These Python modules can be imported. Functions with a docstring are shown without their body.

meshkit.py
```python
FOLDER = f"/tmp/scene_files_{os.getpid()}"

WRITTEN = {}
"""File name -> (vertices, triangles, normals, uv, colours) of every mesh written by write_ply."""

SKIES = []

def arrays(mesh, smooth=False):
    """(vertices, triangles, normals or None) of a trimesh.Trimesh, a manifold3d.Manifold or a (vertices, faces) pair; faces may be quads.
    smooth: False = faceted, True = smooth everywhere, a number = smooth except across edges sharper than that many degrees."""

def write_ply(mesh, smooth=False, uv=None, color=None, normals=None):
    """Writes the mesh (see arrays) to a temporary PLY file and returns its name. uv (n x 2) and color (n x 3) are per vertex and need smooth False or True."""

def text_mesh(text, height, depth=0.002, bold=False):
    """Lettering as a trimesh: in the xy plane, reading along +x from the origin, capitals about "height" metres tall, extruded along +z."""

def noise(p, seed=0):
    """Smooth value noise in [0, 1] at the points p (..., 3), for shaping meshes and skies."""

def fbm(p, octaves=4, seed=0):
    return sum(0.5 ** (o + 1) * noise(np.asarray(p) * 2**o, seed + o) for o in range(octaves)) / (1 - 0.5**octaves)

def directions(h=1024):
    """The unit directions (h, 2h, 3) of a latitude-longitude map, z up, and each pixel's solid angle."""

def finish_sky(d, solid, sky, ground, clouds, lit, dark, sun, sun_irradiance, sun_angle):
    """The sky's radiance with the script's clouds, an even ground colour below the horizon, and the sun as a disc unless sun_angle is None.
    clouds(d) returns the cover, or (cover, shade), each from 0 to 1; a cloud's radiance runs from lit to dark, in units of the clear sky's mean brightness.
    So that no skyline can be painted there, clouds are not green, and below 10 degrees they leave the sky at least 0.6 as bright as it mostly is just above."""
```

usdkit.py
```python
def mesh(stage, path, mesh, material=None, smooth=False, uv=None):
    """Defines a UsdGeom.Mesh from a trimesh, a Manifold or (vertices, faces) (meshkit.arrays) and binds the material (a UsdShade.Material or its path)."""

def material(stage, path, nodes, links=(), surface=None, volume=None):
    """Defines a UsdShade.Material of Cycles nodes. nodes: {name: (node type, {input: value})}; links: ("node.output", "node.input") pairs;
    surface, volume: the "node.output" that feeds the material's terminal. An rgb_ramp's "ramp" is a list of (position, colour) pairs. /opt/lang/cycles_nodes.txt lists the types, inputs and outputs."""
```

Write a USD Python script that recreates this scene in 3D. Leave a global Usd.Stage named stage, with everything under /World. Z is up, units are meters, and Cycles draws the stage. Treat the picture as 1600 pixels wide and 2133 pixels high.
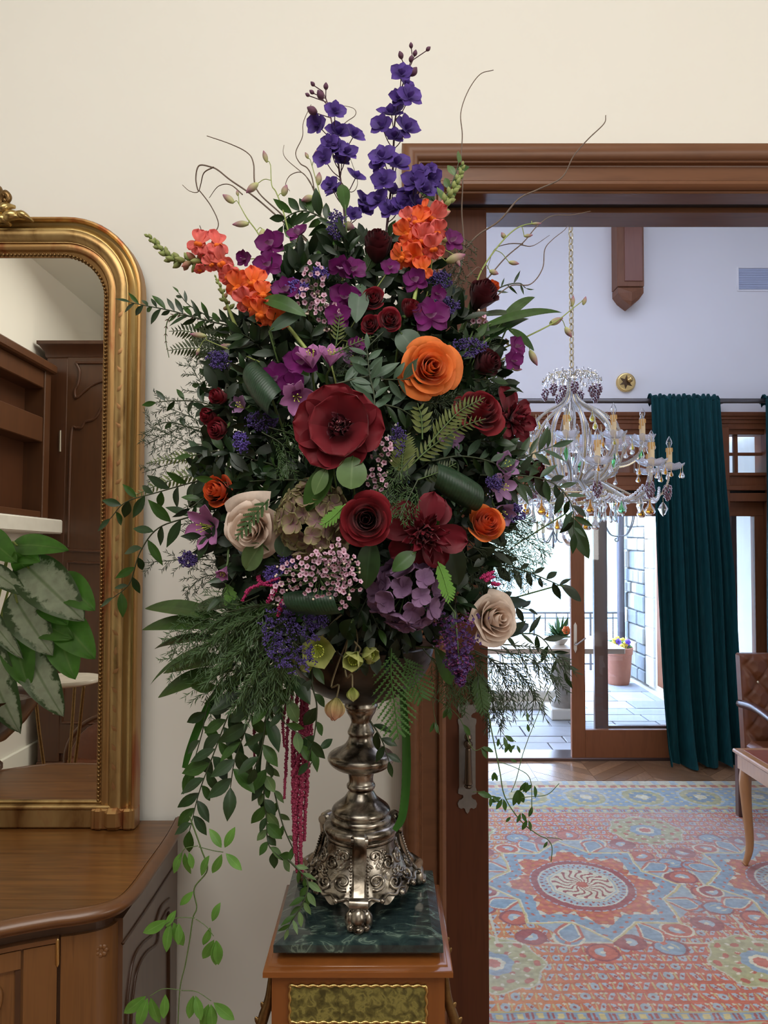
import math, random
import numpy as np, trimesh, manifold3d, usdkit
from meshkit import noise, fbm
from pxr import Gf, Sdf, Usd, UsdGeom, UsdLux, UsdShade, Vt

stage = Usd.Stage.CreateInMemory()
UsdGeom.SetStageUpAxis(stage, 'Z'); UsdGeom.SetStageMetersPerUnit(stage, 1.0)
UsdGeom.Xform.Define(stage, '/World'); UsdGeom.Scope.Define(stage, '/World/Looks')
PI = math.pi
# ------------------------------------------------------------------ camera
CAMZ, F, TILT = 1.75, 1600.0, math.radians(1.6)
EXPOSURE = 0.0
FW = np.array([0, math.cos(TILT), math.sin(TILT)]); UP = np.array([0, -math.sin(TILT), math.cos(TILT)]); RT = np.array([1., 0, 0])
EYE = np.array([0, 0, CAMZ])
cam = UsdGeom.Camera.Define(stage, '/World/camera')
cam.CreateHorizontalApertureAttr(36.0); cam.CreateFocalLengthAttr(36.0 * F / 1600.0); cam.CreateClippingRangeAttr((0.05, 3000.0))
cam.CreateExposureAttr(EXPOSURE)
M4 = Gf.Matrix4d(*[float(x) for r in ((*RT, 0), (*UP, 0), (*-FW, 0), (*EYE, 1)) for x in r])
cam.AddTransformOp().Set(M4)

def at(px, py, d):
    """World point seen at photo pixel (px, py) on the plane y = d."""
    r = RT * (px - 800) / F - UP * (py - 1066.5) / F + FW
    return EYE + r * (d / r[1])

# ------------------------------------------------------------------ light
def rect(name, pos, look, w, h, power, col):
    l = UsdLux.RectLight.Define(stage, '/World/' + name)
    l.CreateWidthAttr(w); l.CreateHeightAttr(h); l.CreateIntensityAttr(power); l.CreateColorAttr(Gf.Vec3f(*col))
    pos, look = np.array(pos, float), np.array(look, float)
    z = pos - look; z /= np.linalg.norm(z)
    x = np.cross([0, 0, 1.0] if abs(z[2]) < .95 else [0, 1.0, 0], z); x /= np.linalg.norm(x); y = np.cross(z, x)
    l.AddTransformOp().Set(Gf.Matrix4d(*[float(a) for r in ((*x, 0), (*y, 0), (*z, 0), (*pos, 1)) for a in r]))
    return l
dome = UsdLux.DomeLight.Define(stage, '/World/sky_dome'); dome.CreateIntensityAttr(4.5); dome.CreateColorAttr(Gf.Vec3f(.58, .77, 1.14))
sun = UsdLux.DistantLight.Define(stage, '/World/sun'); sun.CreateIntensityAttr(22.0); sun.CreateAngleAttr(.6); sun.CreateColorAttr(Gf.Vec3f(1, .95, .85))
sun.AddRotateXYZOp().Set(Gf.Vec3f(24, 0, -14))      # high behind the house: the near paving lies in its shade
rect('skylight_panel', (-.5, -.7, 4.3), (-.1, .1, 1.2), 3.0, 2.2, 6.3, (1.0, .975, .93))
rect('window_daylight', (3.35, -.9, 2.3), (-.2, 2.0, 1.6), 1.8, 2.0, 5.9, (1.0, .975, .93))
rect('garden_room_daylight', (-2.3, 4.3, 2.9), (1.6, 4.4, 2.0), 1.9, 2.0, 4.0, (.78, .86, 1.18))
rect('garden_room_skylight', (1.6, 4.0, 4.45), (1.5, 4.2, 0), 2.2, 1.6, 3.2, (.80, .87, 1.16))

# ------------------------------------------------------------------ naming, tagging and mesh helpers
_used = {}
def numbered(parent, name):
    k = (parent, name); n = _used.get(k, 0); _used[k] = n + 1
    return f'{parent}/{name}' + (f'_{n:03d}' if n else '')

def keys(prim, label=None, cat=None, group=None, kind=None):
    for k, v in (('label', label), ('category', cat), ('group', group), ('kind', kind)):
        if v: prim.SetCustomDataByKey(k, v)

def write(path, vf, m, smooth=True, uv=None, off=None, col=None):
    if isinstance(smooth, (int, float)) and not isinstance(smooth, bool):
        if hasattr(vf, 'vertices'): tm = vf
        else:
            v, f = vf; f = np.asarray(f)
            if f.shape[1] == 4: f = np.vstack([f[:, [0, 1, 2]], f[:, [0, 2, 3]]])
            tm = trimesh.Trimesh(np.asarray(v, float), f, process=True)
        if off is not None: tm = tm.copy(); tm.apply_translation(-np.asarray(off))
        return usdkit.mesh(stage, path, tm, m, smooth)
    if hasattr(vf, 'vertices'): v, f = np.array(vf.vertices), np.array(vf.faces)
    else: v, f = vf
    v = np.asarray(v, float); f = np.asarray(f, int)
    if off is not None: v = v - np.asarray(off)
    me = UsdGeom.Mesh.Define(stage, path)
    me.CreatePointsAttr(Vt.Vec3fArray.FromNumpy(v.astype(np.float32)))
    me.CreateFaceVertexCountsAttr(Vt.IntArray.FromNumpy(np.full(len(f), f.shape[1], np.int32)))
    me.CreateFaceVertexIndicesAttr(Vt.IntArray.FromNumpy(f.astype(np.int32).ravel()))
    me.CreateSubdivisionSchemeAttr('none')
    if smooth:
        n = np.zeros_like(v)
        fn = np.cross(v[f[:, 1]] - v[f[:, 0]], v[f[:, -1]] - v[f[:, 0]])
        if f.shape[1] == 4: fn = fn + np.cross(v[f[:, 3]] - v[f[:, 2]], v[f[:, 1]] - v[f[:, 2]])
        for k in range(f.shape[1]): np.add.at(n, f[:, k], fn)
        l = np.linalg.norm(n, axis=1, keepdims=True); n = np.where(l > 1e-20, n / np.maximum(l, 1e-20), [0, 0, 1.])
        me.CreateNormalsAttr(Vt.Vec3fArray.FromNumpy(n.astype(np.float32))); me.SetNormalsInterpolation('vertex')
    if uv is not None:
        UsdGeom.PrimvarsAPI(me).CreatePrimvar('st', Sdf.ValueTypeNames.TexCoord2fArray, 'vertex').Set(Vt.Vec2fArray.FromNumpy(np.asarray(uv, np.float32)))
    if col is not None:
        UsdGeom.PrimvarsAPI(me).CreatePrimvar('tint', Sdf.ValueTypeNames.Color3fArray, 'vertex').Set(Vt.Vec3fArray.FromNumpy(np.asarray(col, np.float32)))
    if m is not None: UsdShade.MaterialBindingAPI.Apply(me.GetPrim()).Bind(m)
    return me

class Thing:
    def __init__(s, name, label=None, cat=None, base=(0, 0, 0), group=None, kind=None):
        s.path = numbered('/World', name); s.base = np.array(base, float)
        x = UsdGeom.Xform.Define(stage, s.path); x.AddTranslateOp().Set(Gf.Vec3d(*map(float, base)))
        keys(x.GetPrim(), label, cat, group, kind); s.parts = {}
    def part(s, name, vf, m, smooth=True, uv=None, under=None, label=None, col=None, kind=None):
        p = numbered(under or s.path, name)
        me = write(p, vf, m, smooth, uv, s.base, col)
        if label: me.GetPrim().SetCustomDataByKey('label', label)
        if kind: me.GetPrim().SetCustomDataByKey('kind', kind)
        return p

def single(name, vf, m, label=None, cat=None, smooth=False, group=None, kind=None, uv=None, col=None):
    p = numbered('/World', name); me = write(p, vf, m, smooth, uv, None, col)
    keys(me.GetPrim(), label, cat, group, kind); return p
def struct(name, vf, m, smooth=False, label=None, col=None):
    return single(name, vf, m, label=label, smooth=smooth, kind='structure', col=col)

def tri(f):
    f = np.asarray(f)
    return np.vstack([f[:, [0, 1, 2]], f[:, [0, 2, 3]]]) if f.shape[1] == 4 else f
def join(*ms):
    vs, fs, n = [], [], 0
    for m in ms:
        v, f = (np.array(m.vertices), np.array(m.faces)) if hasattr(m, 'vertices') else m
        v = np.asarray(v, float); vs.append(v); fs.append(tri(f) + n); n += len(v)
    return np.vstack(vs), np.vstack(fs)
def joinuv(items):
    """[(v, f, uv)] -> (v, f, uv)"""
    v, f = join(*[(a, b) for a, b, _ in items]); return v, f, np.vstack([c for _, _, c in items])
def box(x0, x1, y0, y1, z0, z1, b=0.0):
    c = np.array([[x, y, z] for x in (x0, x1) for y in (y0, y1) for z in (z0, z1)], float)
    if b <= 0:
        f = np.array([[0, 1, 3, 2], [4, 6, 7, 5], [0, 4, 5, 1], [2, 3, 7, 6], [0, 2, 6, 4], [1, 5, 7, 3]]); return c, f
    mid = c.mean(0); s = np.sign(c - mid); pts = []
    for k in range(3):
        q = c.copy()
        for j in range(3):
            if j != k: q[:, j] -= s[:, j] * b
        pts.append(q)
    h = manifold3d.Manifold.hull_points(np.vstack(pts)).to_mesh()
    return np.array(h.vert_properties[:, :3], float), np.array(h.tri_verts)
def hull(pts):
    h = manifold3d.Manifold.hull_points(np.asarray(pts, float)).to_mesh()
    return np.array(h.vert_properties[:, :3], float), np.array(h.tri_verts)
def moved(vf, R=None, t=(0, 0, 0), s=1.0):
    v = np.asarray(vf[0], float) * s
    if R is not None: v = v @ np.asarray(R).T
    return v + np.asarray(t), vf[1]
def rot(axis, a):
    return trimesh.transformations.rotation_matrix(a, axis)[:3, :3]
def frame(z, roll=0.0, up=(0, 0, 1)):
    """Rotation taking +Z to z; +X stays level, rolled."""
    z = np.asarray(z, float); z = z / np.linalg.norm(z)
    u = np.asarray(up, float)
    if abs(z @ u) > .97: u = np.array([0, 1., 0])
    x = np.cross(u, z); x /= np.linalg.norm(x); y = np.cross(z, x)
    R = np.stack([x, y, z], 1)
    return R @ rot([0, 0, 1], roll) if roll else R
def grid(nu, nv, wrap=False):
    i, j = np.meshgrid(np.arange(nu - 1), np.arange(nv if wrap else nv - 1), indexing='ij')
    j2 = (j + 1) % nv
    return np.stack([i * nv + j, i * nv + j2, (i + 1) * nv + j2, (i + 1) * nv + j], -1).reshape(-1, 4)
def lathe(prof, n=32, c=(0, 0, 0)):
    p = np.asarray(prof, float); a = np.arange(n) * 2 * PI / n
    v = np.stack([p[:, None, 0] * np.cos(a), p[:, None, 0] * np.sin(a), np.broadcast_to(p[:, None, 1], (len(p), n))], -1).reshape(-1, 3)
    return v + np.asarray(c), grid(len(p), n, True)[:, ::-1]
def spline(pts, n=8):
    p = np.asarray(pts, float)
    if len(p) < 3: return np.linspace(0, 1, n + 1)[:, None] * (p[-1] - p[0]) + p[0]
    q = np.vstack([2 * p[0] - p[1], p, 2 * p[-1] - p[-2]]); out = []
    for i in range(1, len(q) - 2):
        t = np.linspace(0, 1, n, endpoint=False)[:, None]; a, b, c, d = q[i - 1:i + 3]
        out.append(.5 * (2 * b + (c - a) * t + (2 * a - 5 * b + 4 * c - d) * t ** 2 + (3 * b - a - 3 * c + d) * t ** 3))
    return np.vstack(out + [p[-1:]])
def tangents(p):
    t = np.gradient(p, axis=0); return t / (np.linalg.norm(t, axis=1, keepdims=True) + 1e-12)
def onz(px, py, z):
    r = RT * (px - 800) / F - UP * (py - 1066.5) / F + FW
    return EYE + r * ((z - CAMZ) / r[2])
def onx(px, py, x):
    r = RT * (px - 800) / F - UP * (py - 1066.5) / F + FW
    return EYE + r * (x / r[0])
def tube(pts, r, sides=6, cap=True):
    p = np.asarray(pts, float); t = tangents(p); n = len(p)
    a = np.cross(t[0], [0, 0, 1.] if abs(t[0, 2]) < .9 else [1., 0, 0]); a /= np.linalg.norm(a)
    A = []
    for k in range(n):
        a = a - t[k] * (a @ t[k]); a /= np.linalg.norm(a) + 1e-12; A.append(a)
    A = np.array(A); B = np.cross(t, A); an = np.arange(sides) * 2 * PI / sides
    R = np.broadcast_to(r, (n,))[:, None, None]
    v = p[:, None] + R * (np.cos(an)[None, :, None] * A[:, None] + np.sin(an)[None, :, None] * B[:, None])
    v = v.reshape(-1, 3); f = tri(grid(n, sides, True))
    if cap:
        v = np.vstack([v, p[:1], p[-1:]]); k = np.arange(sides); o = (n - 1) * sides
        f = np.vstack([f, np.stack([np.full(sides, n * sides), (k + 1) % sides, k], 1), np.stack([np.full(sides, n * sides + 1), o + k, o + (k + 1) % sides], 1)])
    return v, f
def ball(c, r, n=8, sq=(1, 1, 1)):
    th = np.linspace(0, PI, n + 1)
    v, f = lathe(np.stack([np.sin(th), -np.cos(th)], 1), 2 * n)
    return v * r * np.asarray(sq) + np.asarray(c), f
def extrude(poly, a, b, axis='z'):
    """shapely polygon or list of (u, v); prism from a to b along axis (x: u=y v=z, y: u=x v=z, z: u=x v=y)."""
    from shapely.geometry import Polygon
    if not hasattr(poly, 'exterior'): poly = Polygon(poly)
    m = trimesh.creation.extrude_polygon(poly, b - a, engine='earcut'); v = np.array(m.vertices); f = np.array(m.faces); v[:, 2] += a
    if axis == 'y': v = v[:, [0, 2, 1]]; f = f[:, ::-1]
    elif axis == 'x': v = v[:, [2, 0, 1]]
    return v, f
def sweep(path, normal, prof, closed=False, flip=False):
    """Profile (u, v) along a planar path: u to the side, v along normal; mitred."""
    p = np.asarray(path, float); n = len(p); nr = np.asarray(normal, float)
    if closed: d0 = p - np.roll(p, 1, 0); d1 = np.roll(p, -1, 0) - p
    else: d = np.diff(p, axis=0); d0 = np.vstack([d[:1], d]); d1 = np.vstack([d, d[-1:]])
    d0 = d0 / np.linalg.norm(d0, axis=1, keepdims=True); d1 = d1 / np.linalg.norm(d1, axis=1, keepdims=True)
    s0, s1 = np.cross(d0, nr), np.cross(d1, nr); s = s0 + s1; s /= np.linalg.norm(s, axis=1, keepdims=True); s = s / np.sum(s * s1, 1, keepdims=True)
    q = np.asarray(prof, float)
    v = p[:, None] + s[:, None] * q[None, :, :1] + nr * q[None, :, 1:]
    k = len(q); g = grid(n + 1, k) if closed else grid(n, k); g = g % (n * k)
    return v.reshape(-1, 3), (g[:, ::-1] if flip else g)

# ------------------------------------------------------------------ materials
def mat(name, nodes, links, surface):
    return usdkit.material(stage, '/World/Looks/' + name, nodes, links, surface)
def flat(name, col, rough=.5, **kw):
    return mat(name, {'p': ('principled_bsdf', {'base_color': col, 'roughness': rough, **kw})}, [], 'p.BSDF')
def noisy(name, ramp, scale=8., rough=.5, vec=(1, 1, 1), detail=4., bump=0., bdist=.002, dist=0., rrough=None, **kw):
    if not isinstance(ramp[0][0], (int, float)): ramp = list(zip(np.linspace(.3, .7, len(ramp)), ramp))
    n = {'g': ('geometry', {}), 'm': ('mapping', {'scale': vec}), 'n': ('noise_texture', {'scale': scale, 'detail': detail, 'distortion': dist}),
         'r': ('rgb_ramp', {'ramp': ramp}), 'p': ('principled_bsdf', {'roughness': rough, **kw})}
    l = [('g.position', 'm.vector'), ('m.vector', 'n.vector'), ('n.fac', 'r.fac'), ('r.color', 'p.base_color')]
    if bump:
        n['b'] = ('bump', {'strength': bump, 'distance': bdist}); l += [('n.fac', 'b.height'), ('b.normal', 'p.normal')]
    if rrough:
        n['mr'] = ('map_range', {'from_min': .3, 'from_max': .7, 'to_min': rrough[0], 'to_max': rrough[1]}); l += [('n.fac', 'mr.value'), ('mr.result', 'p.roughness')]
    return mat(name, n, l, 'p.BSDF')
def wood(name, ramp, vec, scale=3., rough=.35, coat=.3, **kw):
    return noisy(name, ramp, scale, rough, vec, 6., .15, .001, .6, coat_weight=coat, coat_roughness=.15, **kw)
def uvmat(name, base, tip, rough=.5, trans=.25, vein=None, noise_amt=.15, nscale=60., edge=None, spec=.4, sheen=0., blotch=None):
    """Petal or leaf: colour runs from base (u=0) to tip (u=1), a paler vein at v=.5, an edge tint, some translucency."""
    n = {'uv': ('texture_coordinate', {}), 's': ('separate_xyz', {}), 'r': ('rgb_ramp', {'ramp': [(0, base), (1, tip)]}),
         'g': ('geometry', {}), 'n': ('noise_texture', {'scale': nscale, 'detail': 3.}), 'mr': ('map_range', {'from_min': .25, 'from_max': .75, 'to_min': 1 - noise_amt, 'to_max': 1 + noise_amt}),
         'h': ('hsv', {}), 'p': ('principled_bsdf', {'roughness': rough, 'specular_ior_level': spec, 'sheen_weight': sheen}), 't': ('translucent_bsdf', {}), 'mx': ('mix_closure', {'fac': trans})}
    l = [('uv.UV', 's.vector'), ('s.x', 'r.fac'), ('g.position', 'n.vector'), ('n.fac', 'mr.value'), ('mr.result', 'h.value'), ('h.color', 'p.base_color'), ('h.color', 't.color'), ('p.BSDF', 'mx.closure1'), ('t.BSDF', 'mx.closure2')]
    src = 'r.color'
    if vein or edge or blotch:
        n['sb'] = ('math', {'math_type': 'subtract', 'value2': .5}); n['ab'] = ('math', {'math_type': 'absolute'}); l += [('s.y', 'sb.value1'), ('sb.value', 'ab.value1')]
    if blotch:
        n['bn'] = ('noise_texture', {'scale': blotch[1], 'detail': 5., 'roughness': .65}); n['ba'] = ('math', {'math_type': 'subtract'}); n['br'] = ('map_range', {'from_min': .0, 'from_max': .12, 'to_min': 0., 'to_max': 1., 'clamp': True})
        n['bm'] = ('mix', {'color2': blotch[0]}); n['b8'] = ('math', {'math_type': 'multiply', 'value2': 1.25})
        l += [('g.position', 'bn.vector'), ('ab.value', 'b8.value1'), ('bn.fac', 'ba.value1'), ('b8.value', 'ba.value2'), ('ba.value', 'br.value'), ('br.result', 'bm.fac'), (src, 'bm.color1')]; src = 'bm.color'
    if edge:
        n['er'] = ('map_range', {'from_min': .30, 'from_max': .5, 'to_min': 0., 'to_max': 1., 'clamp': True}); n['em'] = ('mix', {'color2': edge}); l += [('ab.value', 'er.value'), ('er.result', 'em.fac'), (src, 'em.color1')]; src = 'em.color'
    if vein:
        n['vr'] = ('map_range', {'from_min': .012, 'from_max': .05, 'to_min': .75, 'to_max': 0., 'clamp': True}); n['vm'] = ('mix', {'color2': vein}); l += [('ab.value', 'vr.value'), ('vr.result', 'vm.fac'), (src, 'vm.color1')]; src = 'vm.color'
    l.append((src, 'h.color'))
    return mat(name, n, l, 'mx.closure')
def glass(name, col=(1, 1, 1), rough=.0, ior=1.5):
    return flat(name, col, rough, transmission_weight=1.0, ior=ior)
# ------------------------------------------------------------------ the setting
from shapely.geometry import Polygon, box as sbox, Point, LineString
from shapely import affinity
YW, YB, YF = 2.30, 2.54, 6.03                      # wall with the opening: front and back face; far wall
def gz(py, d): return at(800, py, d)[2]
def gx(px, d, py=1066): return at(px, py, d)[0]
paint = noisy('wall_paint', [(.78, .755, .69), (.81, .785, .72)], 3., .75, specular_ior_level=.25)
paint2 = noisy('wall_paint_far', [(.80, .79, .78), (.83, .82, .81)], 3., .75, specular_ior_level=.2)
ceil_paint = flat('ceiling_paint', (.80, .80, .72), .8)
w_case = wood('wood_casing', [(.09, .034, .014), (.165, .068, .030), (.12, .048, .021)], (1, 8, 8), 4., .42, .05, specular_ior_level=.35)
w_casev = wood('wood_casing_upright', [(.12, .045, .022), (.20, .085, .042), (.155, .062, .03)], (8, 8, 1), 4., .38, .25)
w_door = wood('wood_pocket_door', [(.045, .013, .006), (.085, .026, .011), (.062, .018, .008)], (10, 10, .8), 5., .48, .0, specular_ior_level=.25)
w_far = wood('wood_window_frames', [(.13, .038, .013), (.215, .075, .028), (.165, .053, .019)], (6, 6, 1.2), 4., .45, .0, specular_ior_level=.3)
w_beam = wood('wood_bracket', [(.11, .045, .022), (.19, .080, .040), (.14, .058, .030)], (9, 9, 1), 4., .5, .0, specular_ior_level=.3)
dark_gap = flat('track_dark', (.012, .008, .007), .6)
steel = flat('dark_steel', (.16, .15, .15), .38, metallic=.9)
iron = noisy('wrought_iron', [(.10, .10, .10), (.20, .195, .19)], 60., .5, bump=.3, metallic=.85)
brass = flat('brass', (.70, .50, .20), .25, metallic=1.)
pane = mat('window_pane', {'f': ('fresnel', {'IOR': 1.45}), 't': ('transparent_bsdf', {'color': (.97, .98, .99)}), 'g': ('glossy_bsdf', {'roughness': .02, 'color': (.9, .9, .9)}), 'm': ('mix_closure', {})},
           [('f.fac', 'm.fac'), ('t.BSDF', 'm.closure1'), ('g.BSDF', 'm.closure2')], 'm.closure')

OX0, OX1 = gx(912, YW), 2.70                       # the opening
OZ = gz(390, YW)
wall_poly = Polygon([(-2.69, 0), (OX0, 0), (OX0, OZ), (OX1, OZ), (OX1, 0), (3.6, 0), (3.6, 5.0), (-2.69, 5.0)])
struct('wall_front', extrude(wall_poly, YW, YB, 'y'), paint)
struct('wall_left', box(-2.79, -2.69, -2.84, YB, 0, 5.0), paint)
struct('wall_back', box(-2.79, 3.7, -2.84, -2.74, 0, 5.0), paint)
struct('wall_right', box(3.6, 3.7, -2.74, YB, 0, 5.0), paint)
struct('ceiling', extrude([(-2.75, 3.93), (.6, 4.9), (3.65, 4.9), (3.65, 5.0), (.58, 5.0), (-2.75, 4.04)], -2.8, YB, 'y'), ceil_paint)
struct('floor', box(-2.79, 3.7, -2.84, YB, -.06, 0), wood('wood_front_floor', [(.16, .07, .03), (.26, .12, .055)], (1, 12, 1), 3., .3))
bb = Thing('baseboard_left', kind='structure', base=(-2.69, 0, 0))
bb.part('board', box(-2.69, -2.665, -2.74, 2.3, 0, .26, .008), ceil_paint, False)

# casing round the opening
CX, CZ = gx(838, 2.245), gz(293, 2.245)
tr = Thing('trim_1', kind='structure', base=(CX, YW, 0), label='dark stained wooden casing round the wide opening')
path = [(CX, YW, 0), (CX, YW, CZ), (3.3, YW, CZ)]
def case(name, prof, m):
    tr.part(name, sweep(path, (0, -1, 0), prof, flip=True), m, 40)
rnd = [(0, 0), (0, .040), (.006, .050), (.018, .058), (.032, .060), (.044, .053), (.049, .044), (.050, .036), (.056, .036), (.058, .020)]
case('outer_moulding', rnd, w_case)
case('flat_band', [(.058, .0), (.058, .020), (.062, .017), (.104, .017), (.105, 0)], w_case)
case('inner_bead', [(.104, 0), (.104, .022), (.109, .029), (.118, .030), (.126, .024), (.130, .014), (OX0 - CX + .001, .012), (OX0 - CX + .001, -.02)], w_case)
hd = Thing('trim_2', kind='structure', base=(OX0, YW, OZ), label='wooden head lining of the opening with a dark door track')
d1, d2 = 2.372, 2.432
hd.part('front_lining', box(OX0 - .02, OX1, YW - .008, d1, OZ - .022, OZ - .0005, .002), w_case, False)
hd.part('rear_lining', box(OX0 - .15, OX1, d2, YB + .01, OZ - .022, OZ - .0005, .002), w_case, False)
hd.part('track', box(OX0 - .1, OX1, d1 - .002, d2 + .002, OZ - .006, OZ - .0008), dark_gap, False)

# the pocket door with its pull
LX1 = gx(1015.5, 2.385)
dr = Thing('door_1', kind='structure', base=(.2, 2.41, 0), label='dark brown sliding pocket door with an iron pull')
dr.part('leaf', box(OX0 - .14, LX1, 2.385, 2.428, .005, OZ - .03, .003), w_door, False)
def pxpoly(pts, d, cx, sc=1.0):
    """Symmetric outline from (half width px, y px)."""
    L = [(gx(cx, d) - w / F * d, gz(y, d)) for w, y in pts]; R = [(gx(cx, d) + w / F * d, gz(y, d)) for w, y in reversed(pts)]
    return L + R
plate_h = [(0, 1459), (3, 1462), (4.5, 1467), (8, 1469), (13, 1466), (18, 1469), (20, 1477), (17, 1484), (12, 1486), (8.5, 1490), (9, 1495), (14, 1496), (19, 1498), (19, 1505), (17, 1512), (17, 1520),
           (17, 1636), (17, 1640), (19, 1646), (19, 1653), (14, 1655), (9, 1656), (8.5, 1661), (12, 1665), (17, 1667), (20, 1674), (18, 1682), (13, 1685), (8, 1683), (5, 1685), (3.5, 1691), (0, 1695)]
dp = dr.part('pull_plate', extrude(Polygon(pxpoly(plate_h, 2.38, 972)).buffer(0), 2.380, 2.3855, 'y'), noisy('pewter_plate', [(.15, .145, .14), (.26, .25, .24)], 40., .48, bump=.2, metallic=.75), False, label='flat wrought iron back plate with scrolled ends')
def hz(y): return gz(y, 2.345)
hx = gx(974, 2.345)
prof = [(.0, 1526), (.006, 1527), (.011, 1532), (.012, 1537), (.008, 1541), (.006, 1543), (.012, 1546), (.014, 1551), (.011, 1556), (.007, 1559), (.009, 1562), (.0095, 1580), (.0125, 1628), (.0135, 1632), (.010, 1635), (.013, 1638), (.008, 1642), (.0, 1643)]
dr.part('pull_grip', lathe([(r, hz(y) - hz(1585)) for r, y in prof][::-1], 20, (hx, 2.345, hz(1585))), flat('dark_bronze', (.12, .085, .06), .32, metallic=.9), 40, under=dp, label='turned bronze grip')
for y in (1551, 1636): dr.part('pull_post', tube([(hx, 2.381, hz(y)), (hx, 2.347, hz(y))], .006, 10), iron, 40, under=dp)

# ------------------------------------------------------------------ the garden room
struct('wall_far', extrude(Polygon([(-2.9, 0), (-.92, 0), (-.92, gz(868, YF)), (4.3, gz(868, YF)), (4.3, 0), (5, 0), (5, 4.9), (-2.9, 4.9)]), YF, YF + .25, 'y'), paint2)
struct('wall_garden_left', box(-3.0, -2.9, YB, YF + .25, 0, 4.9), paint2)
struct('wall_garden_right', box(5, 5.1, YB, YF + .25, 0, 4.9), paint2)
struct('wall_front_rear_skin', extrude(Polygon([(-2.9, 0), (OX0 - .15, 0), (OX0 - .15, OZ), (OX1, OZ), (OX1, 0), (5, 0), (5, 4.9), (-2.9, 4.9)]), YB, YB + .012, 'y'), paint2)
struct('ceiling_garden', box(-3, 5.1, YB, YF + .25, 4.8, 4.9), paint2)

# parquet: chevron planks in the strip that shows, plain boards under the rug
w_parq = [wood(f'wood_parquet_{k}', [tuple(c * s for c in (.20, .105, .05)), tuple(c * s for c in (.34, .19, .10))], v, 5., .22, .35) for k, (s, v) in enumerate([(1, (14, 2, 1)), (.8, (2, 14, 1)), (1.15, (8, 8, 1))])]
fl = Thing('floor_001', kind='structure', base=(1.5, 5.2, 0), label='wooden parquet floor of the garden room')
fl.part('subfloor', box(-2.9, 5, YB, YF + .25, -.06, -.008), w_parq[1], False)
rng = random.Random(4); zone = sbox(.25, 5.30, 3.0, 6.0)
PW, PL = .105, .42
for i in range(-2, 9):
    for k in range(-3, 8):
        x0 = .25 + i * PL
        for s in ((1,) if i % 2 else (-1,)):
            y0 = 5.0 + k * PW * 1.41
            q = Polygon([(x0, y0 + (0 if s > 0 else PL)), (x0 + PL, y0 + (PL if s > 0 else 0)), (x0 + PL, y0 + (PL if s > 0 else 0) + PW * 1.41), (x0, y0 + (0 if s > 0 else PL) + PW * 1.41)]).intersection(zone)
            q = q.buffer(-.0012)
            if q.is_empty or q.area < .001 or q.geom_type != 'Polygon': continue
            fl.part('plank', extrude(q, -.008, rng.uniform(-.0006, .0004), 'z'), rng.choice(w_parq), False)

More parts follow.
